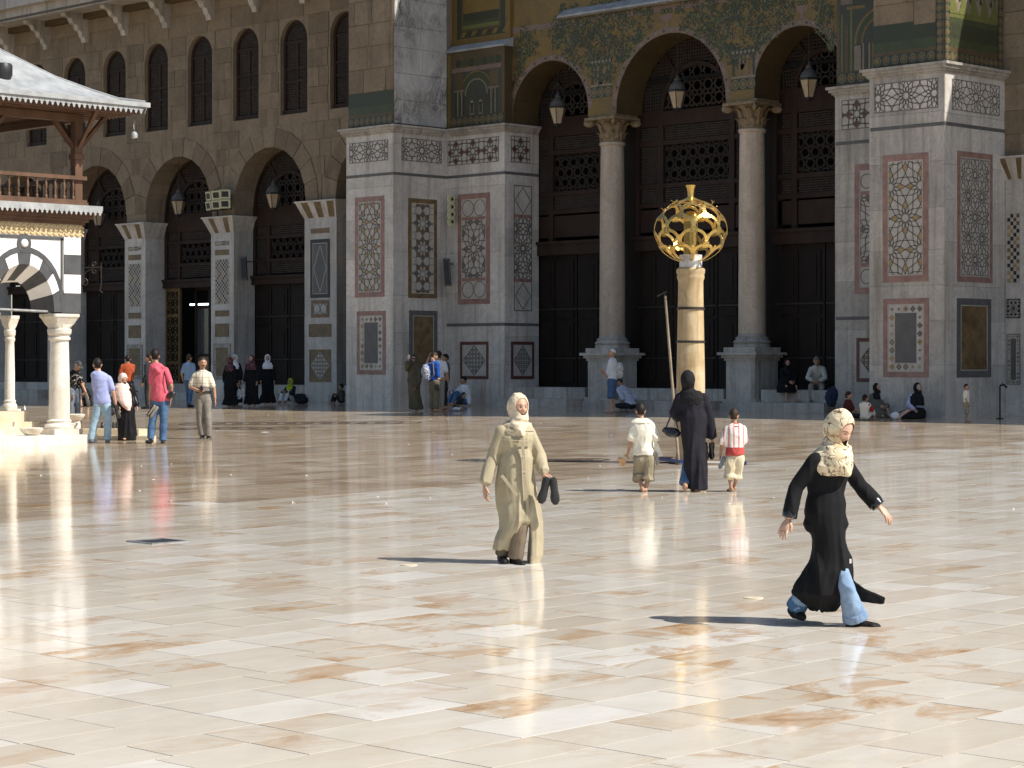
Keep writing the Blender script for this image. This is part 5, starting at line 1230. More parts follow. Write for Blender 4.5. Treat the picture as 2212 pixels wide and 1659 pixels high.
# ---------------------------------------------------------------- people
EX, EY, EZ = Vector((S2, S2, 0)), Vector((-S2, S2, 0)), Vector((0, 0, 1))     # picture right, away, up
def remesh(mb, voxel, smooth=3, disp=None):
    me = bpy.data.meshes.new('tmp'); me.from_pydata(mb.v, [], mb.f); me.update()
    bm = bmesh.new(); bm.from_mesh(me); bmesh.ops.recalc_face_normals(bm, faces=bm.faces); bm.to_mesh(me); bm.free()
    ob = bpy.data.objects.new('tmp', me); COL.objects.link(ob)
    r = ob.modifiers.new('r', 'REMESH'); r.mode = 'VOXEL'; r.voxel_size = voxel
    if smooth: s = ob.modifiers.new('s', 'SMOOTH'); s.factor = .5; s.iterations = smooth
    dg = bpy.context.evaluated_depsgraph_get(); out = bpy.data.meshes.new_from_object(ob.evaluated_get(dg))
    bpy.data.objects.remove(ob); bpy.data.meshes.remove(me)
    if disp:
        nr = [v.normal.copy() for v in out.vertices]
        for v, n in zip(out.vertices, nr): v.co += n * disp(v.co)
    out.polygons.foreach_set('use_smooth', [True]*len(out.polygons)); out.update()
    return out
def folds(amp, fx=14, fz=3.5, seed=0, fine=.14, zs=None):
    off = Vector((seed*3.7, seed*1.9, seed*5.1))
    def f(c):
        a = noise.noise(Vector((c.x*fx, c.y*fx, c.z*fz))+off); b = noise.noise(Vector((c.x*fx*2.2, c.y*fx*2.2, c.z*fz*2.4))+off)
        k = 1 if zs is None else .5+1.3*sm(zs+.15, zs-.35, c.z)
        return amp*k*((1-min(1, abs(a)*2.4))**1.6*1.1-.45+b*fine)
    return f
def cloth(name, c1, c2=None, rough=.85, bump=.25, bscale=60, bd=.009, pat=None, weave=True):
    t = NT(name); p = t.pos(); c2 = c2 or mul(c1, .82)
    col = t.ramp(t.noise(p, 7, 6, .6), [(.32, c2), (.68, c1)])
    if pat: col = pat(t, col)
    if bump: t.bump(t.math('ADD', t.math('MULTIPLY', t.noise(p, bscale*3, 3), .35), t.math('MULTIPLY', t.noise(t.map(p, (1, 1, .45)), 9, 3, .5), 1.6)), bump, bd)
    m = t.fin(col, rough, 0, .16)
    return m
def skin_mat():
    t = NT('skin'); a = t.n('Attribute', attribute_name='Col'); p = t.pos()
    n = t.noise(p, 22, 5); m = t.n('MixRGB', blend_type='MULTIPLY'); m.inputs[0].default_value = 1; t.l(a.outputs['Color'], m.inputs[1])
    t.l(t.math('ADD', t.math('MULTIPLY', n, .25), .87), m.inputs[2]); t.bump(t.noise(p, 180, 3), .12, .002)
    mt = t.fin(m.outputs[0], .52, 0, .4)
    t.p.inputs['Subsurface Weight'].default_value = .12; t.p.inputs['Subsurface Radius'].default_value = (.012, .005, .003); t.p.inputs['Subsurface Scale'].default_value = .6
    return mt
MAT['skin'] = skin_mat()
MAT['hair'] = cloth('dark_hair', (.022, .016, .013), (.012, .009, .008), .5, .6, 120)
MAT['hair_brown'] = cloth('brown_hair', (.045, .028, .018), (.025, .016, .011), .5, .6, 120)
MAT['hair_grey'] = cloth('grey_hair', (.22, .21, .2), (.12, .11, .1), .6, .6, 120)
MAT['rubber'] = simple('black_rubber', (.028, .03, .03), (.016, .017, .017), .6, 10, .3, 60)
MAT['leather'] = simple('black_leather', (.015, .015, .016), (.010, .010, .011), .25, 8, .2, 50, spec=.6)
SKIN = (.46, .27, .185)
def sm(a, b, x): t = max(0, min(1, (x-a)/(b-a))); return t*t*(3-2*t)
def gs(x, s): return math.exp(-(x/s)**2)
def head_grid(C, f, up, h, skin, hair_c, male, nlat=34, nlon=44, open_eyes=True):
    r = f.cross(up).normalized(); hw, hd, hh = .0455*h, .057*h, .067*h
    vs, cs, fs = [], [], []; lip = (skin[0]*.86, skin[1]*.55, skin[2]*.55); dk = hair_c
    for i in range(nlat+1):
        la = -PI/2+PI*i/nlat
        for j in range(nlon):
            q = (j/nlon)*2-1; lo = PI*(abs(q)**1.25)*(1 if q > 0 else -1)          # denser towards the face
            x, y, z = math.cos(la)*math.sin(lo), math.cos(la)*math.cos(lo), math.sin(la)
            k = max(0, -z); X = x*(1-.30*k**1.6)*(1+.03*gs(z-.2, .4)); Y = y*(1-.06*k*k) if y > 0 else y*(1-.38*k); Z = z
            d = 0; col = skin
            if y > 0:
                fr = sm(0, .35, y); prof = sm(.22, -.2, z)*(1-sm(-.24, -.36, z) if z < -.24 else 1)
                d += fr*.27*gs(X, .15+.06*prof)*prof*(.35+.65*sm(.2, -.22, z))
                d -= fr*.10*(gs(X-.36, .17)+gs(X+.36, .17))*gs(z-.07, .13)
                d += fr*.035*gs(z-.23, .1)*gs(X, .6); d += fr*.05*(gs(X-.45, .22)+gs(X+.45, .22))*gs(z+.22, .22)
                lipw = gs(X, .27); d += fr*.055*lipw*(gs(z+.5, .05)+gs(z+.62, .055)); d -= fr*.03*lipw*gs(z+.56, .02)
                d += fr*.06*gs(X, .25)*gs(z+.86, .12); d -= fr*.03*gs(X, .3)*gs(z+.73, .06)
                if abs(X) < .28*(1-abs(z+.56)/.12*.5) and abs(z+.56) < .105: col = lip if abs(z+.56) > .018 else mul(lip, .35)
                ex_, ez_ = (abs(X)-.365)/.17, (z-.055)/(.062 if open_eyes else .022); e2 = ex_*ex_+ez_*ez_
                if e2 < 1: col = mul(skin, .1) if (abs(abs(X)-.36) < .075 or not open_eyes) else mul(skin, .8)
                elif e2 < 2.1 and open_eyes: col = mul(skin, .68)
                by = .235-.09*(abs(X)-.36)**2*4
                if .15 < abs(X) < .62 and abs(z-by) < (.042 if male else .026) and y > .2: col = dk
                if male == 2 and (abs(z+.40) < .055 and abs(X) < .33): col = dk
                if male and male != 3 and z < -.34 and not (abs(z+.56) < .11 and abs(X) < .28): col = tuple(col[c]*.8+dk[c]*.2 for c in range(3)) if col == skin else col
            nrm = Vector((x/hw, y/hd, z/hh)).normalized() if 0 else Vector((x*.2, y, z*.2))
            p = Vector((X*hw, Y*hd, Z*hh))+Vector((0, d*hw, 0))
            vs.append(C+r*p.x+f*p.y+up*p.z); cs.append(col)
    for i in range(nlat):
        for j in range(nlon):
            k = (j+1) % nlon; fs.append((i*nlon+j, i*nlon+k, (i+1)*nlon+k, (i+1)*nlon+j))
    b = len(vs)
    for s in (-1, 1):                # ears
        e = MB(); e.ell(C+r*s*hw*1.0-f*hd*.06+up*hh*.0, f*hd*.2, r*s*hw*.14, up*hh*.26, 8, 6); vs += [Vector(v) for v in e.v]; cs += [mul(skin, .92)]*len(e.v); fs += [tuple(b+q for q in ff) for ff in e.f]; b = len(vs)
    return vs, fs, cs
def hand_geo(mb, w, d, pn, sc, curl=.25, spread=.12, thumb=1):
    d = d.normalized(); pn = (pn-d*pn.dot(d)).normalized(); s = d.cross(pn)*thumb; L = .19*sc
    def ring(p, a, b): return [p+s*a*math.cos(2*PI*k/10)+pn*b*math.sin(2*PI*k/10) for k in range(10)]
    mb.loft([ring(w-d*.02*sc, .024*sc, .019*sc), ring(w+d*.02*sc, .028*sc, .017*sc), ring(w+d*.06*sc, .042*sc, .016*sc), ring(w+d*.10*sc, .042*sc, .014*sc), ring(w+d*.108*sc, .036*sc, .009*sc)])
    for i, ln in enumerate((.078, .086, .08, .062)):
        o = (1.5-i)*.0205*sc; a = (1.5-i)*spread; dr = (d*math.cos(a)+s*math.sin(a)).normalized(); p = w+d*.096*sc+s*o-(d*.008*sc if i == 3 else d*0); pts = [p]; c = curl*(1+.15*i)*.6
        for q in (.42, .33, .25): dd = (dr*math.cos(c)+pn*math.sin(c)).normalized(); p = p+dd*ln*sc*q; pts.append(p); c += curl
        mb.tube(pts, [.0098*sc, .0092*sc, .0085*sc, .006*sc], 7)
    p = w+d*.03*sc+s*.026*sc; t1 = (d*.75+s*.62+pn*.15).normalized(); t2 = (d*.92+s*.2+pn*(.2+curl*.4)).normalized(); mb.tube([p-t1*.012*sc, p+t1*.035*sc, p+t1*.035*sc+t2*.03*sc, p+t1*.035*sc+t2*.05*sc], [.014*sc, .0125*sc, .011*sc, .007*sc], 7)
def ering(c, r, f, a, b, n=18): return [c+r*a*math.cos(2*PI*k/n)+f*b*math.sin(2*PI*k/n) for k in range(n)]
class Person:
    def __init__(s, label, foot, h, yaw, female=False, pose='stand', seat=0, skin=SKIN, hair='hair', male=1, vox=.016, child=False, group=None, fl=0, fr=0, lift=0, kneeup=1, head=None, hs=1., J=None, lean=0, dY=0, clear=0, eyes=True, tilt=0):
        g, Y = G(*foot)
        if dY: Y += dY; g = W(foot[0], foot[1], Y)
        s.h, s.Y, s.sc = h, Y, F/Y; s.foot = foot; s.female = female; s.vox = vox; s.child = child; s.tone = skin; s.hs = hs*(1.22 if child else 1.1)
        s.g = Vector((g.x, g.y, gz(g.y)+lift)); a = math.radians(yaw); s.f = EX*math.sin(a)+EY*math.cos(a); s.r = EX*math.cos(a)-EY*math.sin(a)
        if clear: s.g += Vector((0, 0, 0))
        L = lambda x, y, z: s.g+s.r*x*h+s.f*y*h+EZ*z*h
        w = .1 if female else .112
        if child: w = .1
        j = {}
        if pose == 'stand':
            j.update(pel=L(0, 0, .53), chest=L(0, lean*.6, .72), neck=L(0, lean, .835), head=L(0, lean*1.2+.012, .925))
            for q, sd, st in (('L', -1, fl), ('R', 1, fr)):
                j['hip'+q] = L(.05*sd, 0, .5); j['knee'+q] = L(.055*sd, st*.55/h+.018, .285); j['ank'+q] = L(.055*sd, st/h, .048); j['toe'+q] = L(.068*sd, st/h+.115, .02)
                j['sh'+q] = L(w*sd, lean*.9, .808); j['elb'+q] = L((w+.03)*sd, lean*.6-.02, .63); j['wri'+q] = L((w+.035)*sd, .045+lean*.6, .49)
        else:
            z0 = seat/h
            pl = z0+.075; j.update(pel=L(0, 0, pl), chest=L(0, lean*.6-.01, pl+.18), neck=L(0, lean, pl+.30), head=L(0, lean*1.25+.015, pl+.39))
            for q, sd in (('L', -1), ('R', 1)):
                j['hip'+q] = L(.055*sd, 0, pl); j['sh'+q] = L(w*sd, lean*.9, pl+.275)
                if pose == 'knees':
                    j['knee'+q] = L(.075*sd, .2, z0+.25*kneeup); j['ank'+q] = L(.07*sd, .3, .045); j['toe'+q] = L(.075*sd, .4, .022); j['elb'+q] = L((w+.04)*sd, .1+lean*.5, pl+.13); j['wri'+q] = L(.06*sd, .25, z0+.25*kneeup)
                elif pose == 'cross':
                    j['knee'+q] = L(.19*sd, .15, z0+.07); j['ank'+q] = L(-.06*sd, .19, z0+.045); j['toe'+q] = L(-.14*sd, .2, z0+.04); j['elb'+q] = L((w+.04)*sd, .05, pl+.12); j['wri'+q] = L(.08*sd, .17, pl+.08)
                else:                    # on a step
                    j['knee'+q] = L(.085*sd, .25, pl-.01); j['ank'+q] = L(.09*sd, .27, .05); j['toe'+q] = L(.095*sd, .38, .02); j['elb'+q] = L((w+.03)*sd, .16+lean*.5, pl+.12); j['wri'+q] = L(.05*sd, .28, pl+.07)
        for k, v in (J or {}).items(): j[k] = s.px(*v)
        s.j = j
        s.up = (j['neck']-j['pel']).normalized(); s.hf = s.f.copy() if head is None else (EX*head[0]+EY*head[1]+EZ*head[2]).normalized()
        s.hup = (EZ*1.0+s.up*.4-s.hf*(EZ*1.0+s.up*.4).dot(s.hf)).normalized()
        s.root = empty('person', label, 'person', group, s.g); s.haircol = {'hair': (.03, .02, .015), 'hair_brown': (.08, .045, .025), 'hair_grey': (.2, .19, .18)}.get(hair, (.05, .03, .02)); s.male = (0 if female else (3 if child else male)); s.hairm = hair; s.eyes = eyes
        s.seed = len(label)+int(foot[0]); s.robed = False; s.hres = (96, 120) if vox < .01 else (44, 56)
    def px(s, x, y, d=0):
        return s.g+EX*((x-s.foot[0])/s.sc)+EZ*((s.foot[1]-y)/s.sc)+EY*d
    def torso(s, mb, k=0, lo=0, hi=1.04, wide=1):
        j = s.j; h = s.h; rh = (j['hipR']-j['hipL']).normalized(); rs = (j['shR']-j['shL']).normalized(); sw = (j['shR']-j['shL']).length/2
        T = [(-.14, .055, .05), (-.07, .088, .064), (.02, .10, .072), (.34, .074, .056), (.7, .088, .068), (.88, .084, .055), (.97, .062, .046), (1.06, .034, .036)] if s.female else [(-.14, .055, .05), (-.07, .085, .06), (.02, .094, .066), (.36, .084, .06), (.7, .098, .068), (.88, .096, .056), (.97, .07, .048), (1.06, .037, .037)]
        rings = []
        for t, a, b in T:
            if t < lo or t > hi: continue
            c = j['pel'].lerp(j['chest'], t/.62) if t < .62 else j['chest'].lerp(j['neck'], (t-.62)/.38)
            r = rh.lerp(rs, max(0, min(1, t))).normalized(); f = s.up.cross(r).normalized(); aa = a*h*wide
            if .6 < t < 1.0: aa = max(aa*.9, min(aa*1.2, sw*(1.0 if t < .95 else .8)))
            rings.append(ering(c, r, f, aa+k, b*h*wide+k))
        mb.loft(rings)
    def limb(s, mb, side, k=0, to=1., a0=.031, a1=.025, a2=.0185, flat=False):
        j = s.j; S_, E_, W_ = j['sh'+side], j['elb'+side], j['wri'+side]; h = s.h; S_ = S_+(s.j['neck']-S_)*.16-EZ*.014*h
        mb.cap(S_, E_ if to >= .5 else S_.lerp(E_, to*2), a0*h+k, (a1*h+k) if to >= .5 else (a0+(a1-a0)*to*2)*h+k*1.25)
        if to > .5: mb.cap(E_, E_.lerp(W_, to*2-1), a1*h+k, (a1+(a2-a1)*(to*2-1))*h+k)
    def leg(s, mb, side, k=0, to=1., flare=0, a0=.052, a1=.034, a2=.022):
        j = s.j; H_, K_, A_ = j['hip'+side], j['knee'+side], j['ank'+side]; h = s.h
        mb.cap(H_, K_ if to >= .5 else H_.lerp(K_, to*2), a0*h+k, (a1*h+k) if to >= .5 else (a0+(a1-a0)*to*2)*h+k+flare)
        if to > .5:
            t = to*2-1; e = K_.lerp(A_, t); mb.cap(K_, K_.lerp(A_, .4*t), a1*h+k, (a1*.98)*h+k+flare*.3)
            d = (A_-K_).normalized(); r0, r1 = a1*.98*h+k+flare*.3, (a1+(a2-a1)*t)*h+k+flare
            mb.tube([K_.lerp(A_, .3*t), K_.lerp(A_, .7*t), e], [r0, (r0+r1)/2, r1], 14)
    def footgeo(s, mb, side, k=0):
        j = s.j; h = s.h; a, t = j['ank'+side], j['toe'+side]; d = (t-a); d0 = d.normalized(); heel = a-d0*.03*h+EZ*-.02*h
        mb.cap(a, a+EZ*-.012*h, .024*h+k, .024*h+k); mb.cap(heel, heel+d0*.03*h, .022*h+k, .024*h+k); mb.cap(a+d0*.02*h-EZ*.012*h, t+EZ*.002*h, .023*h+k, .0165*h+k)
        r = d0.cross(EZ).normalized(); mb.ell(t-d0*.02*h, d0*.032*h, r*(.027*h+k), EZ*(.016*h+k), 10, 7)
    def finish(s, arms=(1, 1), bare=True, hands=None, hair=True, legs=True):
        mb = MB(); s.torso(mb, -.012)
        j = s.j; h = s.h; nk = j['head']-s.hup*.05*h-s.hf*.012*h; mb.cap(j['neck']-s.up*.02*h, nk, .036*h, .033*h)
        for q in 'LR': s.limb(mb, q, 0, .97)
        if legs:
            for q in 'LR':
                s.footgeo(mb, q)
                if s.robed: K_, A_ = j['knee'+q], j['ank'+q]; mb.cap(j['pel'], K_, .025*h, .025*h); mb.cap(K_, A_, .028*h, .022*h)
                else: s.leg(mb, q, -.004)
        me = remesh(mb, min(s.vox, .014), 3); vs = [v.co.copy() for v in me.vertices]; fs = [tuple(p.vertices) for p in me.polygons]; cs = [s.tone]*len(vs); bpy.data.meshes.remove(me)
        hv, hf, hc = head_grid(j['head'], s.hf, s.hup, h*s.hs, s.tone, s.haircol, s.male, *s.hres, open_eyes=s.eyes); b = len(vs); vs += hv; cs += hc; fs += [tuple(b+i for i in f) for f in hf]
        hm = MB(); HD = hands or {}
        for q, sd in (('L', -1), ('R', 1)):
            o = HD.get(q, {}); d = o.get('d'); d = (j['wri'+q]-j['elb'+q]).normalized() if d is None else (EX*d[0]+EY*d[1]+EZ*d[2]).normalized()
            pn = o.get('pn'); pn = (s.r*-sd) if pn is None else (EX*pn[0]+EY*pn[1]+EZ*pn[2])
            if abs(pn.normalized().dot(d)) > .95: pn = s.f
            th = sd*-1 if d.cross(pn).dot(s.f) < 0 else sd
            sg = 1 if d.cross(pn).dot(s.f) > 0 else -1
            hand_geo(hm, j['wri'+q], d, pn, h/1.7*(.97 if not s.child else .92), o.get('curl', .28), o.get('spread', .1), o.get('thumb', sg))
        b = len(vs); vs += [Vector(v) for v in hm.v]; cs += [mul(s.tone, 1.0)]*len(hm.v); fs += [tuple(b+i for i in f) for f in hm.f]
        me = bpy.data.meshes.new('body'); me.from_pydata([tuple(v) for v in vs], [], fs); me.materials.append(MAT['skin']); me.polygons.foreach_set('use_smooth', [True]*len(fs))
        a = me.color_attributes.new('Col', 'FLOAT_COLOR', 'POINT'); a.data.foreach_set('color', [x for c in cs for x in (c[0], c[1], c[2], 1)]); me.update()
        s.body = link(bpy.data.objects.new('body', me), s.root)
        if hair and s.hairm: s.hair()
        return s
    def hair(s, mat=None):
        C, f, up, h = s.j['head'], s.hf, s.hup, s.h*s.hs; r = f.cross(up).normalized(); C = C-f*.006*h+up*.006*h; nlat, nlon = 26, 36; vs, fs = [], []
        for i in range(nlat+1):
            la = -PI/2+PI*i/nlat
            for k in range(nlon):
                lo = 2*PI*k/nlon; x, y, z = math.cos(la)*math.sin(lo), math.cos(la)*math.cos(lo), math.sin(la)
                kk = max(0, -z); n = 1+.035*noise.noise(Vector((x*5, y*5, z*5+s.seed)))+.02*noise.noise(Vector((x*14, y*14, z*14)))
                vs.append(C+r*x*.0495*h*n*(1-.2*kk)+f*y*.0595*h*n*(1 if y > 0 else 1-.3*kk)+up*z*.0715*h*n)
        def keep(i, k):
            la = -PI/2+PI*(i+.5)/nlat; lo = 2*PI*(k+.5)/nlon; y, z, x = math.cos(la)*math.cos(lo), math.sin(la), math.cos(la)*math.sin(lo)
            return z > (-.58 if y < -.2 else -.42) and not (y > .12 and z < .42+.1*math.cos(3*lo)) and not (abs(x) > .75 and z < -.02)
        for i in range(nlat):
            for k in range(nlon):
                if keep(i, k): q = (k+1) % nlon; fs.append((i*nlon+k, i*nlon+q, (i+1)*nlon+q, (i+1)*nlon+k))
        me = bpy.data.meshes.new('hair'); me.from_pydata([tuple(v) for v in vs], [], fs); me.materials.append(mat or MAT[s.hairm]); me.polygons.foreach_set('use_smooth', [True]*len(fs)); me.update(); link(bpy.data.objects.new('hair', me), s.root)
    def part(s, name, mb, mat, vox=None, smooth=3, disp=None, cut=None):
        me = remesh(mb, vox or s.vox, smooth, disp)
        if cut:
            bm = bmesh.new(); bm.from_mesh(me); bmesh.ops.delete(bm, geom=[f for f in bm.faces if cut(f.calc_center_median())], context='FACES')
            for _ in range(8):
                mv = []
                for v in bm.verts:
                    nb = [e.other_vert(v).co for e in v.link_edges if e.is_boundary]
                    if len(nb) == 2: mv.append((v, v.co*.4+(nb[0]+nb[1])*.3))
                for v, c_ in mv: v.co = c_
            bm.to_mesh(me); bm.free()
        me.materials.clear(); me.materials.append(MAT[mat] if isinstance(mat, str) else mat); me.name = name
        return link(bpy.data.objects.new(name, me), s.root)
    def shirt(s, mat, sleeve=.34, k=.016, lo=-.1, amp=.007, name='shirt', wide=1, col=False):
        mb = MB(); s.torso(mb, k, lo, 1.07, wide)
        for q in 'LR': s.limb(mb, q, k*.9+.003, sleeve)
        return s.part(name, mb, mat, None, 3, folds(amp, 9, 6, s.seed))
    def trousers(s, mat, to=.97, k=.012, flare=.006, amp=.005, name='trousers', hi=.1):
        mb = MB(); s.torso(mb, k*.4, -.15, hi)
        for q in 'LR': s.leg(mb, q, k, to, flare)
        return s.part(name, mb, mat, None, 2, folds(amp, 10, 5, s.seed+1))
    def shoes(s, mat, k=.006, name='shoe'):
        for q in 'LR':
            mb = MB(); s.footgeo(mb, q, k); s.part(name, mb, mat, min(s.vox, .012), 2)
    def robe(s, mat, skirt=None, k=.02, sleeve=.95, amp=.012, name='robe', cuff=.012, fx=11, extra=None, hw=1.):
        mb = MB(); s.torso(mb, k, -.15, 1.0); j = s.j; h = s.h; s.robed = True
        for q in 'LR':
            s.limb(mb, q, k*.8+.004, sleeve); E_, W_ = j['elb'+q], j['wri'+q]
            if cuff: mb.tube([E_, E_.lerp(W_, .5), E_.lerp(W_, sleeve)], [.03*h+k*.6, .03*h+k*.7+cuff*.5, .026*h+k*.7+cuff], 14)
        if skirt is None:
            m = (j['ankL']+j['ankR'])/2; sep = abs((j['ankL']-j['ankR']).dot(s.r))/2+.09*h; sepf = abs((j['ankL']-j['ankR']).dot(s.f))/2+.075*h; b = s.g.z+.035*h
            P0, P1 = j['pel'], Vector((m.x, m.y, b)); rings = []
            for t, a, c in ((-.3, .055, .04), (-.15, .085, .062), (0, .104*hw, .078), (.3, .105*hw, .085), (.6, .10*hw, .09), (.85, None, None), (1, None, None)):
                a_, c_ = (a*h, c*h) if a else (sep*hw*(.93 if t < 1 else 1), sepf*(.95 if t < 1 else 1.1))
                rings.append(ering(P0.lerp(P1, t), s.r, s.f, a_+k, c_+k))
            mb.loft(rings)
        else: 
            for sk in skirt:
                x, y, d, w_, dp = sk[0]; sk = [(x, y-46*s.sc/227, d, w_*.62, dp*.62), (x, y-22*s.sc/227, d, w_*.84, dp*.84)]+list(sk)
                mb.loft([ering(s.px(x, y, d), EX, EY, w/s.sc, dp) for x, y, d, w, dp in sk])
        if extra: extra(mb)
        return s.part(name, mb, mat, None, 3, folds(amp, fx, .9, s.seed, .16, s.j['pel'].z))
    def scarf(s, mat, drape=.0, size=1., name='headscarf', amp=.004, open_=(.039, .049), wrap=1., cape=None, tail=None, low=.0):
        C, f, up, h = s.j['head'], s.hf, s.hup, s.h*s.hs; r = f.cross(up).normalized(); mb = MB(); nk = s.j['neck']; F_ = s.up.cross(s.r).normalized()
        mb.ell(C-f*.008*h+up*.004*h, r*.055*h*size, f*.066*h*size, up*.076*h*size, 20, 14)
        ch = C-up*.066*h+f*.012*h
        mb.loft([ering(C-up*.02*h-f*.004*h, r, f, .05*h*wrap, .06*h*wrap), ering(ch, r, f, .047*h*wrap, .058*h*wrap), ering(ch.lerp(nk, .55), s.r, F_, .054*h*wrap, .058*h*wrap), ering(nk+s.up*.005*h, s.r, F_, .078*h*wrap, .066*h*wrap), ering(nk-s.up*.05*h, s.r, F_, (.095+drape*.3)*h, (.074+drape*.15)*h), ering(nk-s.up*(.07+drape)*h+F_*drape*.12*h, s.r, F_, (.08+drape*.42)*h, (.068+drape*.25)*h)])
        if tail: tail(mb)
        ow, oh = open_[0]*h, open_[1]*h
        def cut(p):
            q = p-C; x, y, z = q.dot(r), q.dot(f), q.dot(up)+.006*h
            z -= .012*h; wz = ow*(1-.3*sm(.1, -1, z/oh))
            return .012*h < y < .085*h and z > -.047*h and (x/wz)**2+(z/oh)**2 < 1
        return s.part(name, mb, mat, min(s.vox, .011), 3, folds(amp, 16, 16, s.seed), cut)
# ---- carried things
def shoe_prop(c, d, up, L, mat, label, group=None, sole=None, cat='shoe'):
    c, d, up = Vector(c), Vector(d).normalized(), Vector(up); up = (up-d*up.dot(d)).normalized(); r = d.cross(up)
    o = empty('shoe', label, cat, group, c); m = MB()
    def ring(t, w, z0, z1): return [c+d*L*t+r*w*L*math.cos(a)+up*(z0+(z1-z0)*(.5+.5*math.sin(a)))*L for a in [2*PI*i/12 for i in range(12)]]
    m.loft([ring(-.5, .1, .05, .12), ring(-.47, .13, .04, .27), ring(-.3, .15, .04, .27), ring(-.05, .14, .04, .2), ring(.2, .17, .04, .17), ring(.38, .16, .04, .14), ring(.49, .08, .05, .1)]); m.build('upper', mat, o, True)
    m = MB(); m.loft([[c+d*L*t+r*w*L*sx+up*z*L for sx, z in ((-1, -.02), (1, -.02), (1, .05), (-1, .05))] for t, w in ((-.52, .08), (-.47, .13), (-.25, .145), (0, .12), (.22, .175), (.4, .16), (.52, .07))]); m.build('sole', sole or MAT['rubber'], o)
    return o
def bag(name, label, cat, c, ax, ay, az, mat, strap=None, smat=None, amp=.012, seed=1, grp=None):
    o = empty(name, label, cat, grp, c); m = MB(); rr = random.Random(seed)
    for k in range(5): m.ell(c+ax*rr.uniform(-.3, .3)+ay*rr.uniform(-.2, .2)+az*rr.uniform(-.35, .2), ax*rr.uniform(.6, .85), ay*rr.uniform(.6, .9), az*rr.uniform(.55, .85), 14, 9)
    me = remesh(m, .014, 2, folds(amp, 10, 10, seed)); me.materials.clear(); me.materials.append(mat); link(bpy.data.objects.new('bag_body', me), o)
    if strap: m = MB(); m.tube(strap, .012, 6); m.build('strap', smat or mat, o)
    return o
# ---- cloth
def axis_val(t, v, off=0):
    x = t.n('VectorMath', operation='DOT_PRODUCT'); t.l(t.pos(), x.inputs[0]); x.inputs[1].default_value = v; return t.math('SUBTRACT', x.outputs['Value'], off)
def pat_swirl(c):
    def f(t, col):
        p = t.pos(); w = t.noise(p, 6.5, 2, .4, 2.4); k = t.math('ABSOLUTE', t.math('SUBTRACT', w, .5))
        col = t.mix(t.ramp(k, [(.012, 1), (.03, 0)]), col, c); n = t.noise(p, 7, 2, .5)
        col = t.mix(t.math('MULTIPLY', t.ramp(n, [(.56, 0), (.62, 1)]), .45), col, (.42, .26, .11))
        return t.mix(t.math('MULTIPLY', t.ramp(t.noise(p, 9, 2, .5, 1), [(.66, 0), (.69, 1)]), .85), col, (.10, .05, .035))
    return f
def pat_plaid(c, f1=34, w=.1):
    def f(t, col):
        for v in ((EX.x, EX.y, 0), (0, 0, 1)):
            s = t.math('FRACT', t.math('MULTIPLY', axis_val(t, v), f1/2/PI)); col = t.mix(t.math('MULTIPLY', t.math('LESS_THAN', s, w), .75), col, c)
        return col
    return f
def pat_stripe(c, f1, z0, x0, w=.35):
    def f(t, col):
        s = t.math('FRACT', t.math('MULTIPLY', axis_val(t, tuple(EX), x0), f1)); col = t.mix(t.math('MULTIPLY', t.math('LESS_THAN', s, w), .7), col, c)
        return t.mix(t.math('LESS_THAN', axis_val(t, (0, 0, 1)), z0), col, mul(c, .8))
    return f
def pat_spot(c, sc=16, th=.58):
    return lambda t, col: t.mix(t.ramp(t.noise(t.pos(), sc, 3, .5, 1.5), [(th, 0), (th+.03, 1)]), col, c)
C = lambda n, *a, **k: MAT.__setitem__(n, cloth(n, *a, **k))
C('beige_twill', (.415, .36, .245), (.36, .305, .20), rough=.8, bump=.3); C('taupe', (.20, .155, .11)); C('cream_silk', (.66, .56, .41), (.55, .45, .32), rough=.55, bump=.2); C('white_lace', (.82, .80, .74))
C('black_wool', (.012, .012, .013), (.008, .008, .009), bump=.3); C('black_satin', (.014, .013, .015), rough=.35); C('denim_pale', (.30, .41, .55), (.15, .23, .36), bump=.3, bscale=120); C('denim', (.10, .19, .33), (.045, .09, .18), bump=.3, bscale=120); C('denim_sky', (.36, .50, .60), (.22, .34, .44), bump=.3); C('denim_grey', (.17, .20, .24), (.09, .11, .14))
C('scarf_print', (.78, .68, .48), (.68, .57, .38), rough=.6, bump=.2, pat=pat_swirl((.17, .10, .06)))
C('sheer_black', (.02, .016, .015), (.012, .01, .01), rough=.6); C('navy_black', (.022, .021, .028), (.014, .013, .018)); C('black_scarf', (.016, .016, .017))
C('cream_cotton', (.80, .76, .64), (.70, .65, .52), bump=.35); C('khaki', (.34, .29, .20), (.25, .21, .14)); C('pale_khaki', (.66, .58, .42), (.54, .46, .31)); C('orange_red', (.42, .09, .035))
g2 = G(1582, 1062)[0]; x2 = EX.dot(g2); zst = W(1585, 966, G(1582, 1062)[1]).z
C('striped_shirt', (.82, .78, .72), (.74, .7, .64), pat=pat_stripe((.55, .09, .08), 15, zst, x2))
C('lavender', (.36, .40, .66), (.29, .33, .57)); C('rose_pink', (.62, .13, .17), (.52, .09, .13)); C('pale_pink', (.80, .60, .55), (.70, .50, .45), rough=.7); C('grey_flannel', (.24, .22, .19), (.18, .165, .14)); C('plaid_cream', (.74, .69, .56), (.66, .6, .48), pat=pat_plaid((.26, .22, .14), 48)); C('black_print', (.015, .015, .016), pat=pat_spot((.5, .48, .45), 14, .6)); C('cap_grey', (.06, .06, .058), pat=pat_spot((.4, .4, .4), 22, .64))
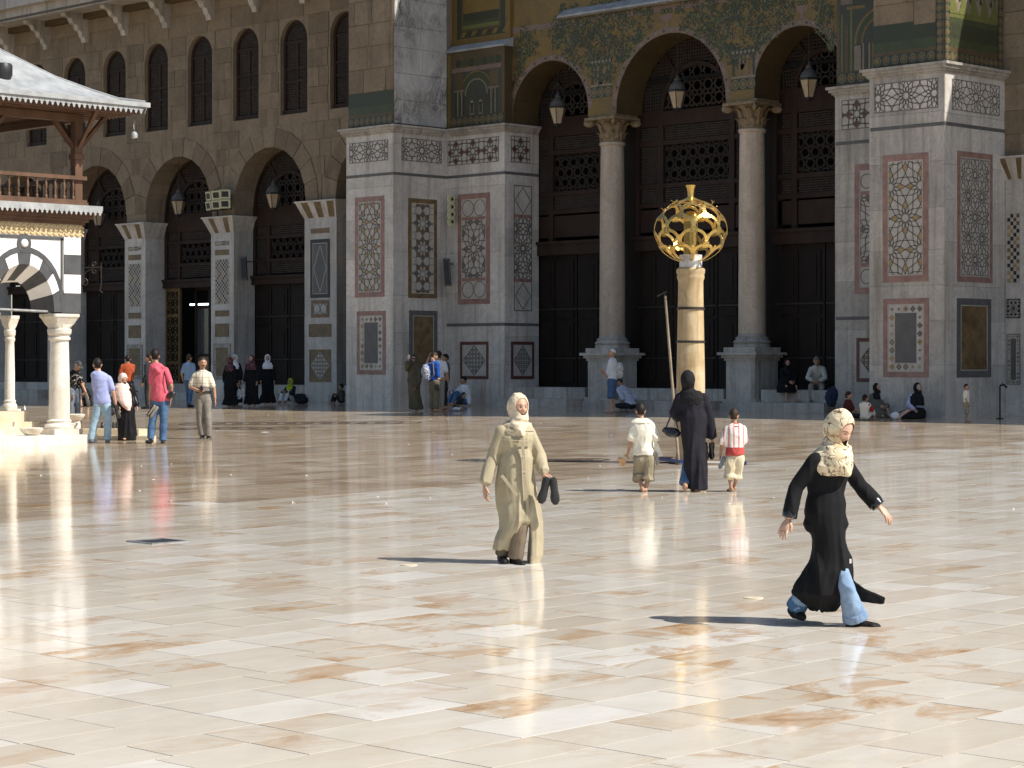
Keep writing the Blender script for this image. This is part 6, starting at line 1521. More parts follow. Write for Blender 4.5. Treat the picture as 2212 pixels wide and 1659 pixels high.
C('sky_shirt', (.22, .33, .50)); C('olive_robe', (.12, .105, .068), (.085, .075, .05)); C('royal_blue', (.025, .09, .36)); C('white_cotton', (.76, .76, .76), (.66, .66, .68)); C('brown_grey', (.16, .145, .13)); C('lime_yellow', (.50, .62, .03)); C('dark_clothes', (.03, .03, .034)); C('blue_shorts', (.09, .15, .27)); C('wine_print', (.09, .03, .035), pat=pat_spot((.4, .3, .3), 30, .6)); C('dark_red', (.09, .02, .02)); C('red', (.45, .03, .03)); C('light_lilac', (.50, .50, .66)); C('plaid_white', (.58, .60, .68), pat=pat_plaid((.3, .34, .45), 60)); C('silver', (.42, .44, .48), pat=pat_spot((.04, .08, .3), 9, .55)); C('olive_shirt', (.13, .12, .09)); C('tan_trousers', (.20, .165, .105), (.14, .115, .075)); C('canvas_white', (.62, .6, .54)); C('navy_pack', (.04, .055, .10)); C('grey_trousers', (.33, .30, .26))
# ---- 1. woman in the beige coat
def strip_on(o, pts, w, th, mat, name, nrm):         # thin raised band along points
    m = MB(); n = Vector(nrm)
    rings = []
    for i, p in enumerate(pts):
        d = (pts[min(i+1, len(pts)-1)]-pts[max(i-1, 0)]).normalized(); s = d.cross(n).normalized()*w/2; rings.append([p-s-n*th, p+s-n*th, p+s+n*th, p-s+n*th])
    m.loft(rings); return m.build(name, mat, o)
FAIR = (.58, .36, .255); TAN = (.40, .225, .14); WARM = (.50, .295, .195)
b = Person('woman in a long beige coat and cream headscarf walking, black shoes in her hand', (1110, 1216), 1.62, 155, True, skin=WARM, vox=.0095, head=(.48, -.88, -.03), hair=None, J=dict(
    head=(1120, 880, 0), neck=(1117, 916, .02), chest=(1114, 957, 0), pel=(1115, 1035, 0), shR=(1078, 929, -.05), shL=(1147, 930, .06), elbR=(1064, 986, -.02), wriR=(1047, 1047, -.08), elbL=(1166, 984, .03), wriL=(1174, 1021, -.1),
    hipR=(1101, 1045, 0), hipL=(1128, 1045, 0), kneeR=(1104, 1138, -.06), ankR=(1084, 1201, .08), toeR=(1090, 1213, -.1), kneeL=(1124, 1138, -.1), ankL=(1113, 1206, -.06), toeL=(1128, 1217, -.2)))
b.robe('beige_twill', [[(1115, 990, 0, 37, .135), (1114, 1020, 0, 40, .145), (1113, 1050, 0, 43, .155), (1117, 1084, 0, 44, .16), (1120, 1106, -.02, 43, .165), (1116, 1124, -.03, 37, .165), (1105, 1144, -.03, 26, .15), (1092, 1166, 0, 22.5, .14), (1084, 1187, .03, 18.5, .13)],
        [(1140, 1060, 0, 22, .12), (1150, 1100, 0, 19, .13), (1156, 1130, .0, 16, .14), (1157, 1165, .02, 15, .15), (1156, 1200, .02, 15, .15), (1150, 1223, .02, 9, .14)]], k=.014, sleeve=.94, amp=.013, name='coat', cuff=.006, fx=9)
b.trousers('taupe', .99, .016, .022)
b.shoes('sheer_black'); b.scarf('cream_silk', .0, 1.0, amp=.008, tail=lambda mb: mb.loft([ering(b.px(x, y, d_), EX, EY, a_/b.sc, b_) for x, y, d_, a_, b_ in ((1118, 906, -.02, 16, .08), (1118, 916, -.05, 19, .085), (1123, 928, -.09, 13, .06), (1130, 941, -.125, 4, .025))]))
m = MB(); R3 = lambda dz, a, c: ering(b.j['neck']+EZ*dz, b.r, b.f, a, c, 28); m.loft([R3(.035, .095, .09), R3(.01, .118, .108), R3(-.03, .15, .128), R3(-.065, .172, .145), R3(-.062, .165, .138), R3(-.02, .125, .11)], cap=False); m.build('collar', MAT['beige_twill'], b.root, True)
for y in (931, 958, 990, 1018, 1050): pass
fx_ = lambda x, y, d: b.px(x, y, d)
strip_on(b.root, [fx_(1127, 945, -.15), fx_(1131, 985, -.155), fx_(1133, 1030, -.168), fx_(1138, 1075, -.175), fx_(1141, 1110, -.17)], .03, .008, MAT['beige_twill'], 'front_placket', -EY)
strip_on(b.root, [fx_(1081, 948, -.115), fx_(1100, 950, -.142), fx_(1128, 951, -.15), fx_(1152, 951, -.1)], .012, .006, MAT['beige_twill'], 'yoke_seam', -EY)
strip_on(b.root, [fx_(1084, 1025, -.145), fx_(1098, 1043, -.165), fx_(1117, 1068, -.178)], .03, .007, MAT['beige_twill'], 'pocket_welt', -EY)
MAT['horn'] = simple('pale_buckle', (.6, .5, .38), (.45, .36, .26), .3, 9, 0)
for x, y in ((1125, 951), (1128, 984), (1131, 1017), (1136, 1049)): m = MB(); m.obox(fx_(x, y, -.172), EX*.018, EY*.006, EZ*.009); m.build('buckle', MAT['horn'], b.root)
b.finish(hands={'R': dict(d=(.05, -.12, -1), pn=(.8, .4, 0), curl=.28), 'L': dict(d=(.35, -.5, -.8), pn=(.2, .8, -.3), curl=.9)})
for k, (x, y, tx, lb) in enumerate(((1174, 1056, .06, 'black shoe with its sole showing, left one held by the woman in beige'), (1196, 1058, -.03, 'black shoe with its sole showing, right one held by the woman in beige'))):
    shoe_prop(fx_(x, y, -.2), EX*-tx*4+EZ*-1, -EY+EX*.1, .25, MAT['rubber'], lb, 'shoes held by the woman in beige')
# ---- 2. woman in black striding right
w = Person('woman in a black coat, patterned cream scarf and blue jeans striding to the right', (1796, 1350), 1.6, 118, True, skin=FAIR, vox=.0095, head=(.52, -.62, -.5), hair=None, eyes=False, J=dict(
    head=(1812, 925, -.03), neck=(1792, 979, 0), chest=(1784, 1035, 0), pel=(1784, 1135, 0), shR=(1752, 990, -.1), shL=(1836, 1000, .1), elbR=(1716, 1052, -.08), wriR=(1700, 1117, -.12), elbL=(1863, 1052, .1), wriL=(1901, 1095, .05),
    hipR=(1776, 1145, -.0), hipL=(1798, 1145, .0), kneeL=(1822, 1264, -.14), ankL=(1846, 1338, -.07), toeL=(1889, 1351, -.12), kneeR=(1760, 1240, -.03), ankR=(1722, 1320, .12), toeR=(1735, 1335, .02)))
m = MB(); m.prism([w.px(x, y, d_) for x, y, d_ in ((1833, 1236, -.02), (1847, 1257, -.03), (1868, 1271, -.03), (1890, 1281, -.04), (1911, 1289, -.05), (1908, 1304, -.05), (1884, 1303, -.04), (1860, 1299, -.02), (1838, 1293, 0), (1818, 1275, 0))], EY*.05); w_flap = m
w.robe('black_wool', [[(1784, 1085, 0, 45, .14), (1782, 1106, 0, 46, .15), (1784, 1126, 0, 44, .15), (1788, 1146, 0, 40, .15), (1790, 1166, 0, 37.5, .15), (1792, 1186, 0, 39.5, .155), (1793, 1206, 0, 44, .16), (1789, 1232, 0, 50, .175), (1780, 1262, .02, 60, .19), (1775, 1282, .03, 61, .2), (1778, 1300, .05, 42, .17), (1780, 1318, .06, 26, .13)]], k=.012, sleeve=.9, amp=.013, name='coat', cuff=.008, fx=9)
w.part('coat_flap', w_flap, 'black_wool', .008, 1, folds(.003, 12, 12, 3))
mb = MB()
for q in 'LR': A0, K0, H0 = w.j['ank'+q], w.j['knee'+q], w.j['hip'+q]; mb.tube([K0.lerp(H0, .3), K0, K0.lerp(A0, .3), K0.lerp(A0, .6), K0.lerp(A0, .95)], [.05, .06, .068, .08, .092] if q == 'L' else [.04, .06, .066, .07, .078], 16)
w.part('jeans', mb, 'denim_pale', None, 2, folds(.005, 16, 9, 4))
for q in 'LR':
    K_, A_ = w.j['knee'+q], w.j['ank'+q]; mb = MB(); mb.tube([K_.lerp(A_, .74), K_.lerp(A_, .97)], [.09, .1] if q == 'L' else [.076, .082], 16); w.part('jeans_cuff', mb, 'denim_pale' if q == 'L' else 'denim', None, 2, folds(.003, 20, 12, 8))
    E_, W_ = w.j['elb'+q], w.j['wri'+q]; mb = MB(); mb.tube([E_.lerp(W_, .62), E_.lerp(W_, 1.0)], [.052, .058], 16); w.part('leather_cuff', mb, 'leather', None, 2, folds(.004, 20, 12, 8))
w.shoes('sheer_black', .003, 'sock')
def tail(mb):
    P = w.px; mb.loft([ering(P(x, y, d), EX, EY, a/w.sc, b_) for x, y, d, a, b_ in ((1806, 962, -.04, 32, .10), (1803, 985, -.07, 37, .12), (1808, 1005, -.09, 31, .11), (1817, 1020, -.1, 18, .08), (1826, 1028, -.11, 6, .04))])
w.scarf('scarf_print', .02, 1.05, amp=.004, open_=(.041, .05), tail=tail)
m = MB(); m.obox(w.px(1830, 1208, -.16), EX*.007, EY*.004, EZ*.016); m.build('paper_tag', MAT['litter'], w.root)
w.finish(hands={'R': dict(d=(-.5, -.2, -1), pn=(.7, .9, 0), curl=.2, spread=.1), 'L': dict(d=(.75, -.2, -.85), pn=(-.6, .5, -.6), curl=.34, spread=.1)})
# ---- 3-5. woman in black seen from behind with two boys
a = Person('woman in a black robe and headscarf walking away between two boys', (1500, 1062), 1.66, 5, True, skin=TAN, vox=.014, hair=None, J=dict(
    head=(1486, 822, .02), neck=(1492, 846, 0), chest=(1495, 880, 0), pel=(1498, 945, 0), shL=(1464, 857, 0), shR=(1526, 856, 0), elbL=(1455, 893, .02), wriL=(1468, 905, .22), elbR=(1535, 905, 0), wriR=(1539, 948, .02),
    hipL=(1488, 960, 0), hipR=(1510, 960, 0), kneeL=(1489, 1000, .12), ankL=(1479, 1046, -.1), toeL=(1481, 1056, .1), kneeR=(1508, 1010, .1), ankR=(1503, 1055, -.05), toeR=(1498, 1060, .15)))
a.robe('navy_black', [[(1497, 900, 0, 30, .15), (1498, 930, 0, 28, .15), (1498, 960, 0, 26, .16), (1501, 990, 0, 25, .17), (1503, 1020, 0, 23.5, .18), (1505, 1044, 0, 23, .18), (1507, 1057, 0, 22.5, .18)]], k=.014, sleeve=.95, amp=.016, cuff=.014, fx=8)
a.scarf('black_scarf', .03, 1.02); m = MB(); P = a.px; m.tube([P(1488, 1000, .1), P(1482, 1030, .0), P(1478, 1046, -.06)], [.08, .08, .085], 12); a.part('jeans_hem', m, 'denim', None, 2)
a.finish(hands={'R': dict(curl=.9), 'L': dict(curl=.6)})
bag('handbag', 'shiny black handbag hanging from the arm of the woman seen from behind', 'handbag', P(1450, 932, .05), EX*.135, EY*.08, EZ*.085-EX*.03, MAT['leather'], [P(1440, 922, .05), P(1450, 898, .05), P(1458, 897, .06), P(1464, 925, .05)])
for x, y, tx, lb in ((1526, 974, .1, 'dark dangling sandal, left one held by the woman seen from behind'), (1539, 974, -.05, 'dark dangling sandal, right one held by the woman seen from behind')): shoe_prop(P(x, y, .02), EZ*-1+EX*tx, EX*-.7-EY*.7, .23, MAT['leather'], lb, 'sandals held by the woman seen from behind')
c = Person('boy in a white sailor-collar shirt and khaki shorts walking away barefoot', (1390, 1062), 1.2, 0, False, skin=TAN, vox=.012, child=True, J=dict(
    head=(1384, 888, .04), neck=(1386, 908, 0), chest=(1388, 935, 0), pel=(1391, 985, 0), shL=(1370, 918, 0), shR=(1409, 918, 0), elbL=(1364, 950, 0), wriL=(1357, 979, .04), elbR=(1417, 950, 0), wriR=(1422, 975, .03),
    hipL=(1382, 992, 0), hipR=(1401, 992, 0), kneeL=(1379, 1025, .1), ankL=(1387, 1055, -.05), toeL=(1384, 1060, .08), kneeR=(1402, 1025, 0), ankR=(1395, 1056, 0), toeR=(1396, 1061, .12)))
c.trousers('khaki', .68, .03, .035, .01, 'shorts'); c.shirt('cream_cotton', .42, .03, -.06, .012)
m = MB(); R3 = lambda dz, a_, b_: ering(c.j['neck']+EZ*dz, EX, EY, a_, b_, 20); m.loft([R3(.03, .07, .06), R3(.02, .1, .075), R3(-.01, .15, .09), R3(-.03, .16, .1)], cap=False); m.build('collar', MAT['cream_cotton'], c.root, True)
P = c.px; m = MB(); m.prism([P(1411, 930, -.06), P(1420, 955, -.02), P(1432, 985, 0), P(1418, 988, 0), P(1410, 960, -.06)], EY*.02); m.build('shirt_tail', MAT['cream_cotton'], c.root)
c.finish(hands={'L': dict(curl=.9), 'R': dict(curl=.9)})
MAT['snack'] = simple('snack_packet', (.62, .38, .2), (.42, .2, .07), .25, 20, .3, 40)
bag('snack_bag', 'small clear bag of orange snacks in the left boy\'s hand', 'snack bag', P(1343, 996, .04), EX*.055+EZ*.02, EY*.02, EZ*.075-EX*.04, MAT['snack'], [P(1347, 986, .04), P(1357, 982, .04)], None, .008)
for x, y, tx, lb in ((1410, 990, -.3, 'beige sandal, inner one in the left boy\'s hand'), (1419, 991, -.15, 'beige sandal, outer one in the left boy\'s hand')): shoe_prop(P(x, y, -.02), EZ*-1+EX*-tx, EX*-.6-EY*.7, .17, MAT['grey_trousers'], lb, 'sandals held by the left boy', MAT['canvas_white'])
d = Person('little boy in a red and white striped shirt and pale shorts walking away', (1582, 1062), 1.12, 12, False, skin=TAN, vox=.012, child=True, hair='hair_brown', J=dict(
    head=(1586, 898, .02), neck=(1587, 918, 0), chest=(1588, 942, 0), pel=(1587, 985, 0), shL=(1569, 927, 0), shR=(1606, 927, 0), elbL=(1560, 958, 0), wriL=(1557, 984, .04), elbR=(1609, 955, .05), wriR=(1600, 975, .18),
    hipL=(1579, 992, 0), hipR=(1596, 992, 0), kneeL=(1576, 1022, 0), ankL=(1579, 1055, 0), toeL=(1573, 1060, .08), kneeR=(1594, 1022, .05), ankR=(1588, 1052, .1), toeR=(1591, 1057, .2)))
d.trousers('pale_khaki', .66, .03, .03, .01, 'shorts'); d.shirt('striped_shirt', .42, .028, -.06, .008); m = MB(); R3 = lambda dz, a_, b_: ering(d.j['neck']+EZ*dz, EX, EY, a_, b_, 20); m.loft([R3(.025, .06, .058), R3(.0, .085, .07), R3(-.025, .115, .085)], cap=False); m.build('collar', MAT['red'], d.root, True)
d.finish(hands={'L': dict(curl=.9)}); P = d.px
shoe_prop(P(1558, 999, 0), EZ*-1-EX*.35, EX*.6-EY*.7, .18, MAT['denim_grey'], 'grey and white sneaker in the hand of the boy in stripes', None, MAT['canvas_white'])
# ---- group at the kiosk
def man(label, foot, h, yaw, J=None, **k): return Person(label, foot, h, yaw, False, J=J, vox=k.pop('vox', .016), **k)
e = man('man in a lavender polo shirt and pale jeans standing with his back turned', (213, 957), 1.78, -12, dict(head=(210, 788, .03), neck=(214, 804, 0), chest=(217, 822, 0), pel=(221, 868, 0), shL=(203, 814, 0), shR=(238, 818, 0), elbL=(206, 847, 0), wriL=(209, 872, .04), elbR=(245, 848, 0), wriR=(249, 873, .04), hipL=(213, 875, 0), hipR=(229, 875, 0), kneeL=(204, 912, 0), ankL=(196, 951, 0), toeL=(189, 955, .1), kneeR=(233, 912, 0), ankR=(232, 952, 0), toeR=(230, 956, .16)), skin=WARM)
e.trousers('denim_sky', .98, .018, .02); e.shirt('lavender', .36, .02); e.shoes('denim_grey'); e.finish()
shoe_prop(e.px(253, 890, .0), EZ*-1+EX*.25, EX*.6-EY*.6, .29, MAT['speaker'], 'dark sandal in the right hand of the man in the lavender polo')
p = man('man in a pink hooded T-shirt and blue jeans seen from behind', (335, 958), 1.86, -14, dict(head=(334, 769, .02), neck=(338, 787, 0), chest=(342, 808, 0), pel=(346, 862, 0), shL=(328, 798, 0), shR=(361, 800, 0), elbL=(327, 836, 0), wriL=(323, 864, .06), elbR=(370, 834, 0), wriR=(367, 864, .08), hipL=(338, 868, 0), hipR=(354, 868, 0), kneeL=(328, 912, .02), ankL=(325, 950, 0), toeL=(315, 955, .12), kneeR=(353, 912, 0), ankR=(352, 953, 0), toeR=(349, 958, .14)), skin=TAN)
p.trousers('denim', .985, .016, .02); p.shirt('rose_pink', .36, .018); m = MB(); P = p.px; m.cap(P(338, 796, -.1), P(344, 802, -.13), .05, .06); m.cap(P(330, 792, -.06), P(352, 794, -.06), .045, .045); p.part('hood', m, 'rose_pink'); p.shoes('leather'); p.finish(hands={'L': dict(curl=.8)})
bag('shoulder_bag', 'black leather camera bag on the shoulder of the man in pink', 'camera bag', P(371, 852, -.08), EX*.11+EZ*.03, EY*.09, EZ*.085, MAT['leather'], [P(364, 842, -.12), P(360, 815, -.13), P(351, 790, -.02), P(345, 800, .15)], MAT['black_wool'])
for x, y, tx, lb in ((327, 886, .5, 'grey sneaker, upper one dangling from the hand of the man in pink'), (332, 889, .9, 'grey sneaker, lower one dangling from the hand of the man in pink')): shoe_prop(P(x, y, -.1), EZ*-.9-EX*.5, EX*.7-EZ*.3-EY*.4, .28, MAT['grey_trousers'], lb, 'sneakers of the man in pink')
q = man('man with a moustache in a cream plaid shirt and grey trousers', (443, 947), 1.75, 165, dict(head=(438, 785, -.02), neck=(437, 802, 0), chest=(437, 820, 0), pel=(439, 860, 0), shR=(420, 809, 0), shL=(453, 809, 0), elbR=(411, 836, 0), wriR=(430, 843, -.16), elbL=(462, 838, 0), wriL=(465, 862, -.03), hipR=(432, 865, 0), hipL=(447, 865, 0), kneeR=(432, 905, 0), ankR=(437, 942, 0), toeR=(436, 947, -.12), kneeL=(450, 905, -.05), ankL=(450, 943, 0), toeL=(452, 948, -.12)), skin=TAN, male=2, hair='hair_brown', head=(.35, -.95, .02))
q.trousers('grey_flannel', .985, .022, .016, hi=.36); q.shirt('plaid_cream', .4, .018, .1); q.shoes('leather'); m = MB(); m.loft([ering(q.j['pel']+EZ*z_, EX, EY, .19, .145, 24) for z_ in (.12, .16)]); m.build('belt', MAT['leather'], q.root); q.finish(hands={'R': dict(curl=.9, d=(.9, -.3, .1))})
m = MB(); m.obox(q.px(438, 839, -.22), EX*.03+EZ*.03, EY*.01, EZ*.05-EX*.02); tag(m.build('mobile_phone', MAT['black_metal']), 'dark mobile phone in the hand of the man in plaid', 'phone')
s_ = Person('woman in a long pale pink headscarf and black dress looking down', (273, 951), 1.52, 150, True, skin=WARM, vox=.015, hair=None, head=(.55, -.7, -.45), eyes=False, J=dict(head=(266, 819, -.02), neck=(263, 838, .02)))
s_.robe('black_satin', [[(270, 880, 0, 20, .15), (272, 905, 0, 21, .17), (274, 930, 0, 21, .18), (275, 951, 0, 21, .18)]], k=.02, amp=.012); 
s_.scarf('pale_pink', .02, 1.06, tail=lambda mb: mb.loft([ering(s_.px(x, y, d_), EX, EY, a_/s_.sc, b_) for x, y, d_, a_, b_ in ((264, 828, 0, 12, .13), (263, 837, 0, 17.5, .18), (264, 850, 0, 20, .21), (267, 864, -.02, 18.5, .21), (274, 876, -.03, 12, .2), (280, 887, -.05, 4, .12))])); s_.finish(hands={'L': dict(curl=.8)})
k_ = man('man in a dark cap and printed black T-shirt bending behind the thick kiosk column', (160, 914), 1.72, 150, dict(head=(171, 789, -.15), neck=(163, 801, -.05), chest=(161, 815, 0), pel=(158, 846, .05), shR=(154, 810, 0), shL=(176, 811, 0), elbR=(150, 830, 0), wriR=(156, 850, -.1), elbL=(178, 830, -.05), wriL=(187, 848, -.1)), skin=TAN, head=(.6, -.5, -.6), hair=None)
k_.trousers('denim_grey', .98, .02, .014); k_.shirt('black_print', .34, .016); k_.shoes('leather'); m = MB(); f, up = k_.hf, k_.hup; r = f.cross(up); Cc = k_.j['head']+up*.03; m.ell(Cc, r*.085, f*.105, up*.1, 16, 10); m.ell(Cc+f*.12-up*.0, r*.075, f*.075, up*.012, 14, 6); k_.part('cap', m, 'cap_grey', .011); k_.finish(hands={'L': dict(curl=.9)})
shoe_prop(k_.px(190, 864, -.12), EZ*-1+EX*.3, EX*.3-EY*.9, .32, MAT['speaker'], 'big dark shoe held up by the man bending at the kiosk column')
# stroller half hidden behind the two friends
cs = G(236, 927)[0]; z0 = gz(cs.y); o = empty('baby_stroller', 'dark baby stroller behind the man in the lavender polo', 'stroller', None, (cs.x, cs.y, z0)); Lc = lambda x, y, z: cs+EX*x+EY*y+EZ*z
for x in (-.16, .12):
    for y in (-.1, .35):
        m = MB(); m.tube([Lc(x-.02, y, .09), Lc(x+.02, y, .09)], .085, 16); m.build('wheel', MAT['rubber'], o)
m = MB(); 
for x in (-.14, .1): m.tube([Lc(x, -.1, .09), Lc(x+.1, .2, .5), Lc(x+.14, .35, .95)], .014, 6); m.tube([Lc(x, .35, .09), Lc(x+.02, -.05, .5)], .014, 6)
m.tube([Lc(0, .35, .95), Lc(.24, .35, .95)], .016, 6); m.build('frame', MAT['grey_metal'], o)
m = MB(); m.ell(Lc(0, .1, .42), EX*.15, EY*.22, EZ*.1, 14, 8); m.ell(Lc(.03, .25, .62), EX*.15, EY*.08, EZ*.2, 14, 8); me = remesh(m, .02, 2); me.materials.clear(); me.materials.append(MAT['dark_clothes']); link(bpy.data.objects.new('seat', me), o)
# ---- along the foot of the wall
FV = .02
def far(label, foot, h, yaw, female=False, **k): return Person(label, foot, h, yaw, female, vox=FV, **k)
x = far('man in an orange T-shirt walking away, shoe in hand, behind the pink scarf', (276, 884), 1.72, -10, J=dict(wriR=(287, 842, 0), elbR=(285, 822, 0)), skin=TAN, fl=.15, fr=-.15); x.trousers('dark_clothes'); x.shirt('orange_red', .36); x.shoes('leather'); x.finish(); shoe_prop(x.px(289, 848, 0), EX+EZ*.3, EZ, .27, MAT['black_wool'], 'dark shoe in the hand of the man in the orange T-shirt')
x = far('man in dark clothes mostly hidden behind the man in pink', (322, 884), 1.74, -70, skin=TAN); x.trousers('dark_clothes'); x.shirt('dark_clothes', .95); x.shoes('leather'); x.finish()
x = far('man in a sky blue shirt and jeans walking into the open doorway', (408, 880), 1.72, 25, skin=TAN, fl=.12, fr=-.12); x.trousers('denim'); x.shirt('sky_shirt', .4); x.shoes('leather'); x.finish()
for lb, ft, hh, yw, sc in (('woman in a black robe and dark patterned scarf, leftmost of the veiled group', (497, 878), 1.6, 20, 'wine_print'), ('woman in black with a white scarf standing behind the veiled group', (508, 873), 1.66, 200, 'white_cotton'), ('woman in black with a red patterned scarf in the veiled group', (544, 877), 1.66, 195, 'wine_print'), ('woman in black with a white scarf and folded hands, rightmost of the veiled group', (578, 874), 1.66, 175, 'white_cotton')):
    x = far(lb, ft, hh, yw, True, hair=None, skin=WARM, group='veiled women in black by the pier'); x.robe('black_wool', amp=.012, hw=1.12); x.scarf(sc, .04); x.finish()
for px, py, lb in ((518, 851, 'white plastic bag, left one hanging between the veiled women'), (527, 849, 'white plastic bag, right one hanging between the veiled women')):
    g, Y = G(px, 877); cc = W(px, py, Y); bag('plastic_bag', lb, 'plastic bag', cc, EX*.09, EY*.06, EZ*.2, MAT['white_cotton'], [cc+EZ*.18-EX*.05, cc+EZ*.34, cc+EZ*.18+EX*.05], None, .03, 3, 'white plastic bags')
x = far('seated figure in a bright yellow-green headscarf by the marble pier', (628, 871), 1.55, -150, True, pose='knees', hair=None, skin=TAN); x.trousers('white_cotton'); x.shirt('dark_clothes', .95, .025); x.scarf('lime_yellow', .02); x.finish()
g, Y = G(650, 872); bag('dark_sack', 'dark lumpy bag on the floor beside the yellow-green headscarf', 'bag', W(650, 860, Y), EX*.25, EY*.2, EZ*.2, MAT['dark_clothes'], None, None, .04)
x = far('child sitting in the dark corner between pier and buttress', (738, 872), 1.2, -60, pose='knees', skin=TAN, child=True); x.trousers('dark_clothes'); x.shirt('olive_shirt', .4); x.finish()
x = far('person in black sitting on the step behind the bending man', (178, 878), 1.6, 160, True, pose='knees', hair=None, skin=TAN); x.robe('black_wool', [[(178, 862, 0, 18, .3), (178, 872, 0, 22, .35), (178, 877, 0, 22, .36)]], amp=.01); x.scarf('black_scarf', .03); x.finish()
# tourists in front of the left buttress
x = far('woman in an olive hooded robe and sunglasses holding up a phone', (893, 888), 1.66, 165, True, skin=WARM, hair='hair_brown', J=dict(elbR=(880, 798, -.15), wriR=(883, 781, -.2), elbL=(906, 822, -.05), wriL=(899, 835, -.12)), head=(-.1, -1, .05)); x.robe('olive_robe', [[(894, 830, 0, 13, .15), (895, 850, 0, 14, .17), (897, 870, 0, 15, .19), (898, 884, 0, 16.5, .2)]], amp=.012, cuff=.05, k=.03); x.scarf('olive_robe', .0, 1.08, 'hood', open_=(.04, .053)); x.finish(hands={'R': dict(d=(-.05, 0, 1), curl=.7)})
f, up = x.hf, x.hup; r = f.cross(up); m = MB(); hcen = x.j['head']; m.obox(hcen+f*.098+up*.01, r*.062, f*.008, up*.02); m.build('sunglasses', MAT['black_metal'], x.root)
m = MB(); m.obox(x.px(884, 771, -.22), EX*.035, EY*.01, EZ*.06); tag(m.build('mobile_phone', MAT['white_paint']), 'pale phone raised by the woman in the olive hood', 'phone')
x = far('man in a blue T-shirt and tan trousers with a backpack looking down', (937, 890), 1.74, 50, skin=WARM, hair='hair_brown', J=dict(elbR=(946, 818, -.12), wriR=(952, 820, .15), elbL=(940, 818, .2), wriL=(951, 819, .2)), head=(.6, .5, -.55)); x.trousers('tan_trousers', .98, .03, .012); x.shirt('royal_blue', .4, .025); x.finish()
P = x.px; bag('backpack', 'silver and blue backpack on the man in the blue T-shirt', 'backpack', P(920, 802, -.12), EX*.15, EY*.14, EZ*.27, MAT['silver'], [P(926, 785, -.15), P(936, 784, -.2), P(938, 810, -.2), P(926, 822, -.14)], MAT['grey_trousers'], .02, 2)
m = MB(); m.obox(P(944, 836, -.16), EX*.06, EY*.03, EZ*.08); tag(m.build('belt_pouch', MAT['black_metal']), 'black pouch on the belt of the man in blue', 'pouch')
x = far('man in a white T-shirt with one arm raised, behind the man in blue', (948, 887), 1.76, 10, skin=WARM, J=dict(elbL=(920, 790, .1), wriL=(926, 772, .15)), hair='hair_brown'); x.trousers('grey_trousers'); x.shirt('white_cotton', .38); x.finish()
x = far('young man in a grey shirt and black trousers beside the backpack man', (963, 884), 1.66, -95, skin=TAN); x.trousers('dark_clothes'); x.shirt('brown_grey', .42, .022); x.finish()
x = far('man in a white shirt and jeans sitting against the marble wall', (1002, 877), 1.72, -125, pose='knees', skin=TAN, head=(-.9, -.3, -.1), J=dict(elbL=(1013, 855, -.1), wriL=(1014, 872, -.2))); x.trousers('denim'); x.shirt('white_cotton', .95, .025); x.finish()
x = far('child sitting low on the floor beside the man in the white shirt', (983, 888), 1.0, 100, pose='cross', child=True, skin=TAN, lean=.2); x.trousers('white_cotton', .6); x.shirt('dark_clothes', .4); x.finish()
g, Y = G(857, 878); bag('dark_bundle', 'small dark bundle lying at the foot of the left buttress', 'bundle', W(857, 874, Y), EX*.2, EY*.12, EZ*.09, MAT['black_wool'], None, None, .03)
# between the columns
x = far('man in a white cap, white T-shirt and blue shorts standing barefoot with a backpack', (1323, 892), 1.8, -75, skin=WARM, J=dict(elbL=(1311, 812, -.05), wriL=(1306, 806, -.1), elbR=(1316, 818, .1), wriR=(1308, 808, .1)), head=(-.8, -.3, .2), hair=None); x.trousers('blue_shorts', .6, .03, .03, .008, 'shorts'); x.shirt('white_cotton', .38, .022)
m = MB(); f, up = x.hf, x.hup; r = f.cross(up); m.ell(x.j['head']+up*.045-f*.01, r*.092, f*.11, up*.09, 14, 9); x.part('cap', m, 'white_cotton', .014); x.finish(); P = x.px
bag('cloth_backpack', 'off-white cloth backpack of the man in the white cap', 'backpack', P(1337, 800, 0), EX*.14, EY*.16, EZ*.26, MAT['canvas_white'], [P(1332, 782, -.1), P(1324, 782, -.12), P(1325, 805, -.14), P(1333, 818, -.1)], None, .02, 5)
x = far('man in a plaid shirt hunched on the floor by the left column pedestal', (1364, 885), 1.7, -40, pose='cross', lean=.24, skin=TAN, head=(-.7, .3, -.6)); x.trousers('dark_clothes'); x.shirt('plaid_white', .6, .025); x.finish()
Jl = dict(head=(1266, 845, .0), neck=(1258, 848, 0), chest=(1250, 850, 0), pel=(1232, 853, 0), shL=(1257, 845, .12), shR=(1257, 848, -.15), elbL=(1248, 850, .2), wriL=(1238, 851, .22), elbR=(1252, 853, -.22), wriR=(1242, 855, -.22), hipL=(1230, 852, .1), hipR=(1230, 853, -.08), kneeL=(1215, 848, .1), kneeR=(1213, 853, -.05), ankL=(1202, 855, .1), ankR=(1199, 855, -.05), toeL=(1197, 852, .1), toeR=(1194, 852, -.05))
x = far('person in dark clothes lying on the step left of the column', (1240, 862), 1.65, -90, J=Jl, skin=TAN); x.trousers('dark_clothes'); x.shirt('dark_clothes', .95); x.finish()
g, Y = G(1276, 866); bag('grey_bundle', 'grey cloth bundle on the step beside the lying person', 'bundle', W(1276, 846, Y), EX*.16, EY*.15, EZ*.13, MAT['brown_grey'], None, None, .03)
x = far('child in a pale blue shirt sitting by the right column pedestal', (1545, 879), 1.25, 170, pose='cross', child=True, skin=WARM); x.trousers('dark_clothes'); x.shirt('sky_shirt', .42); x.finish()
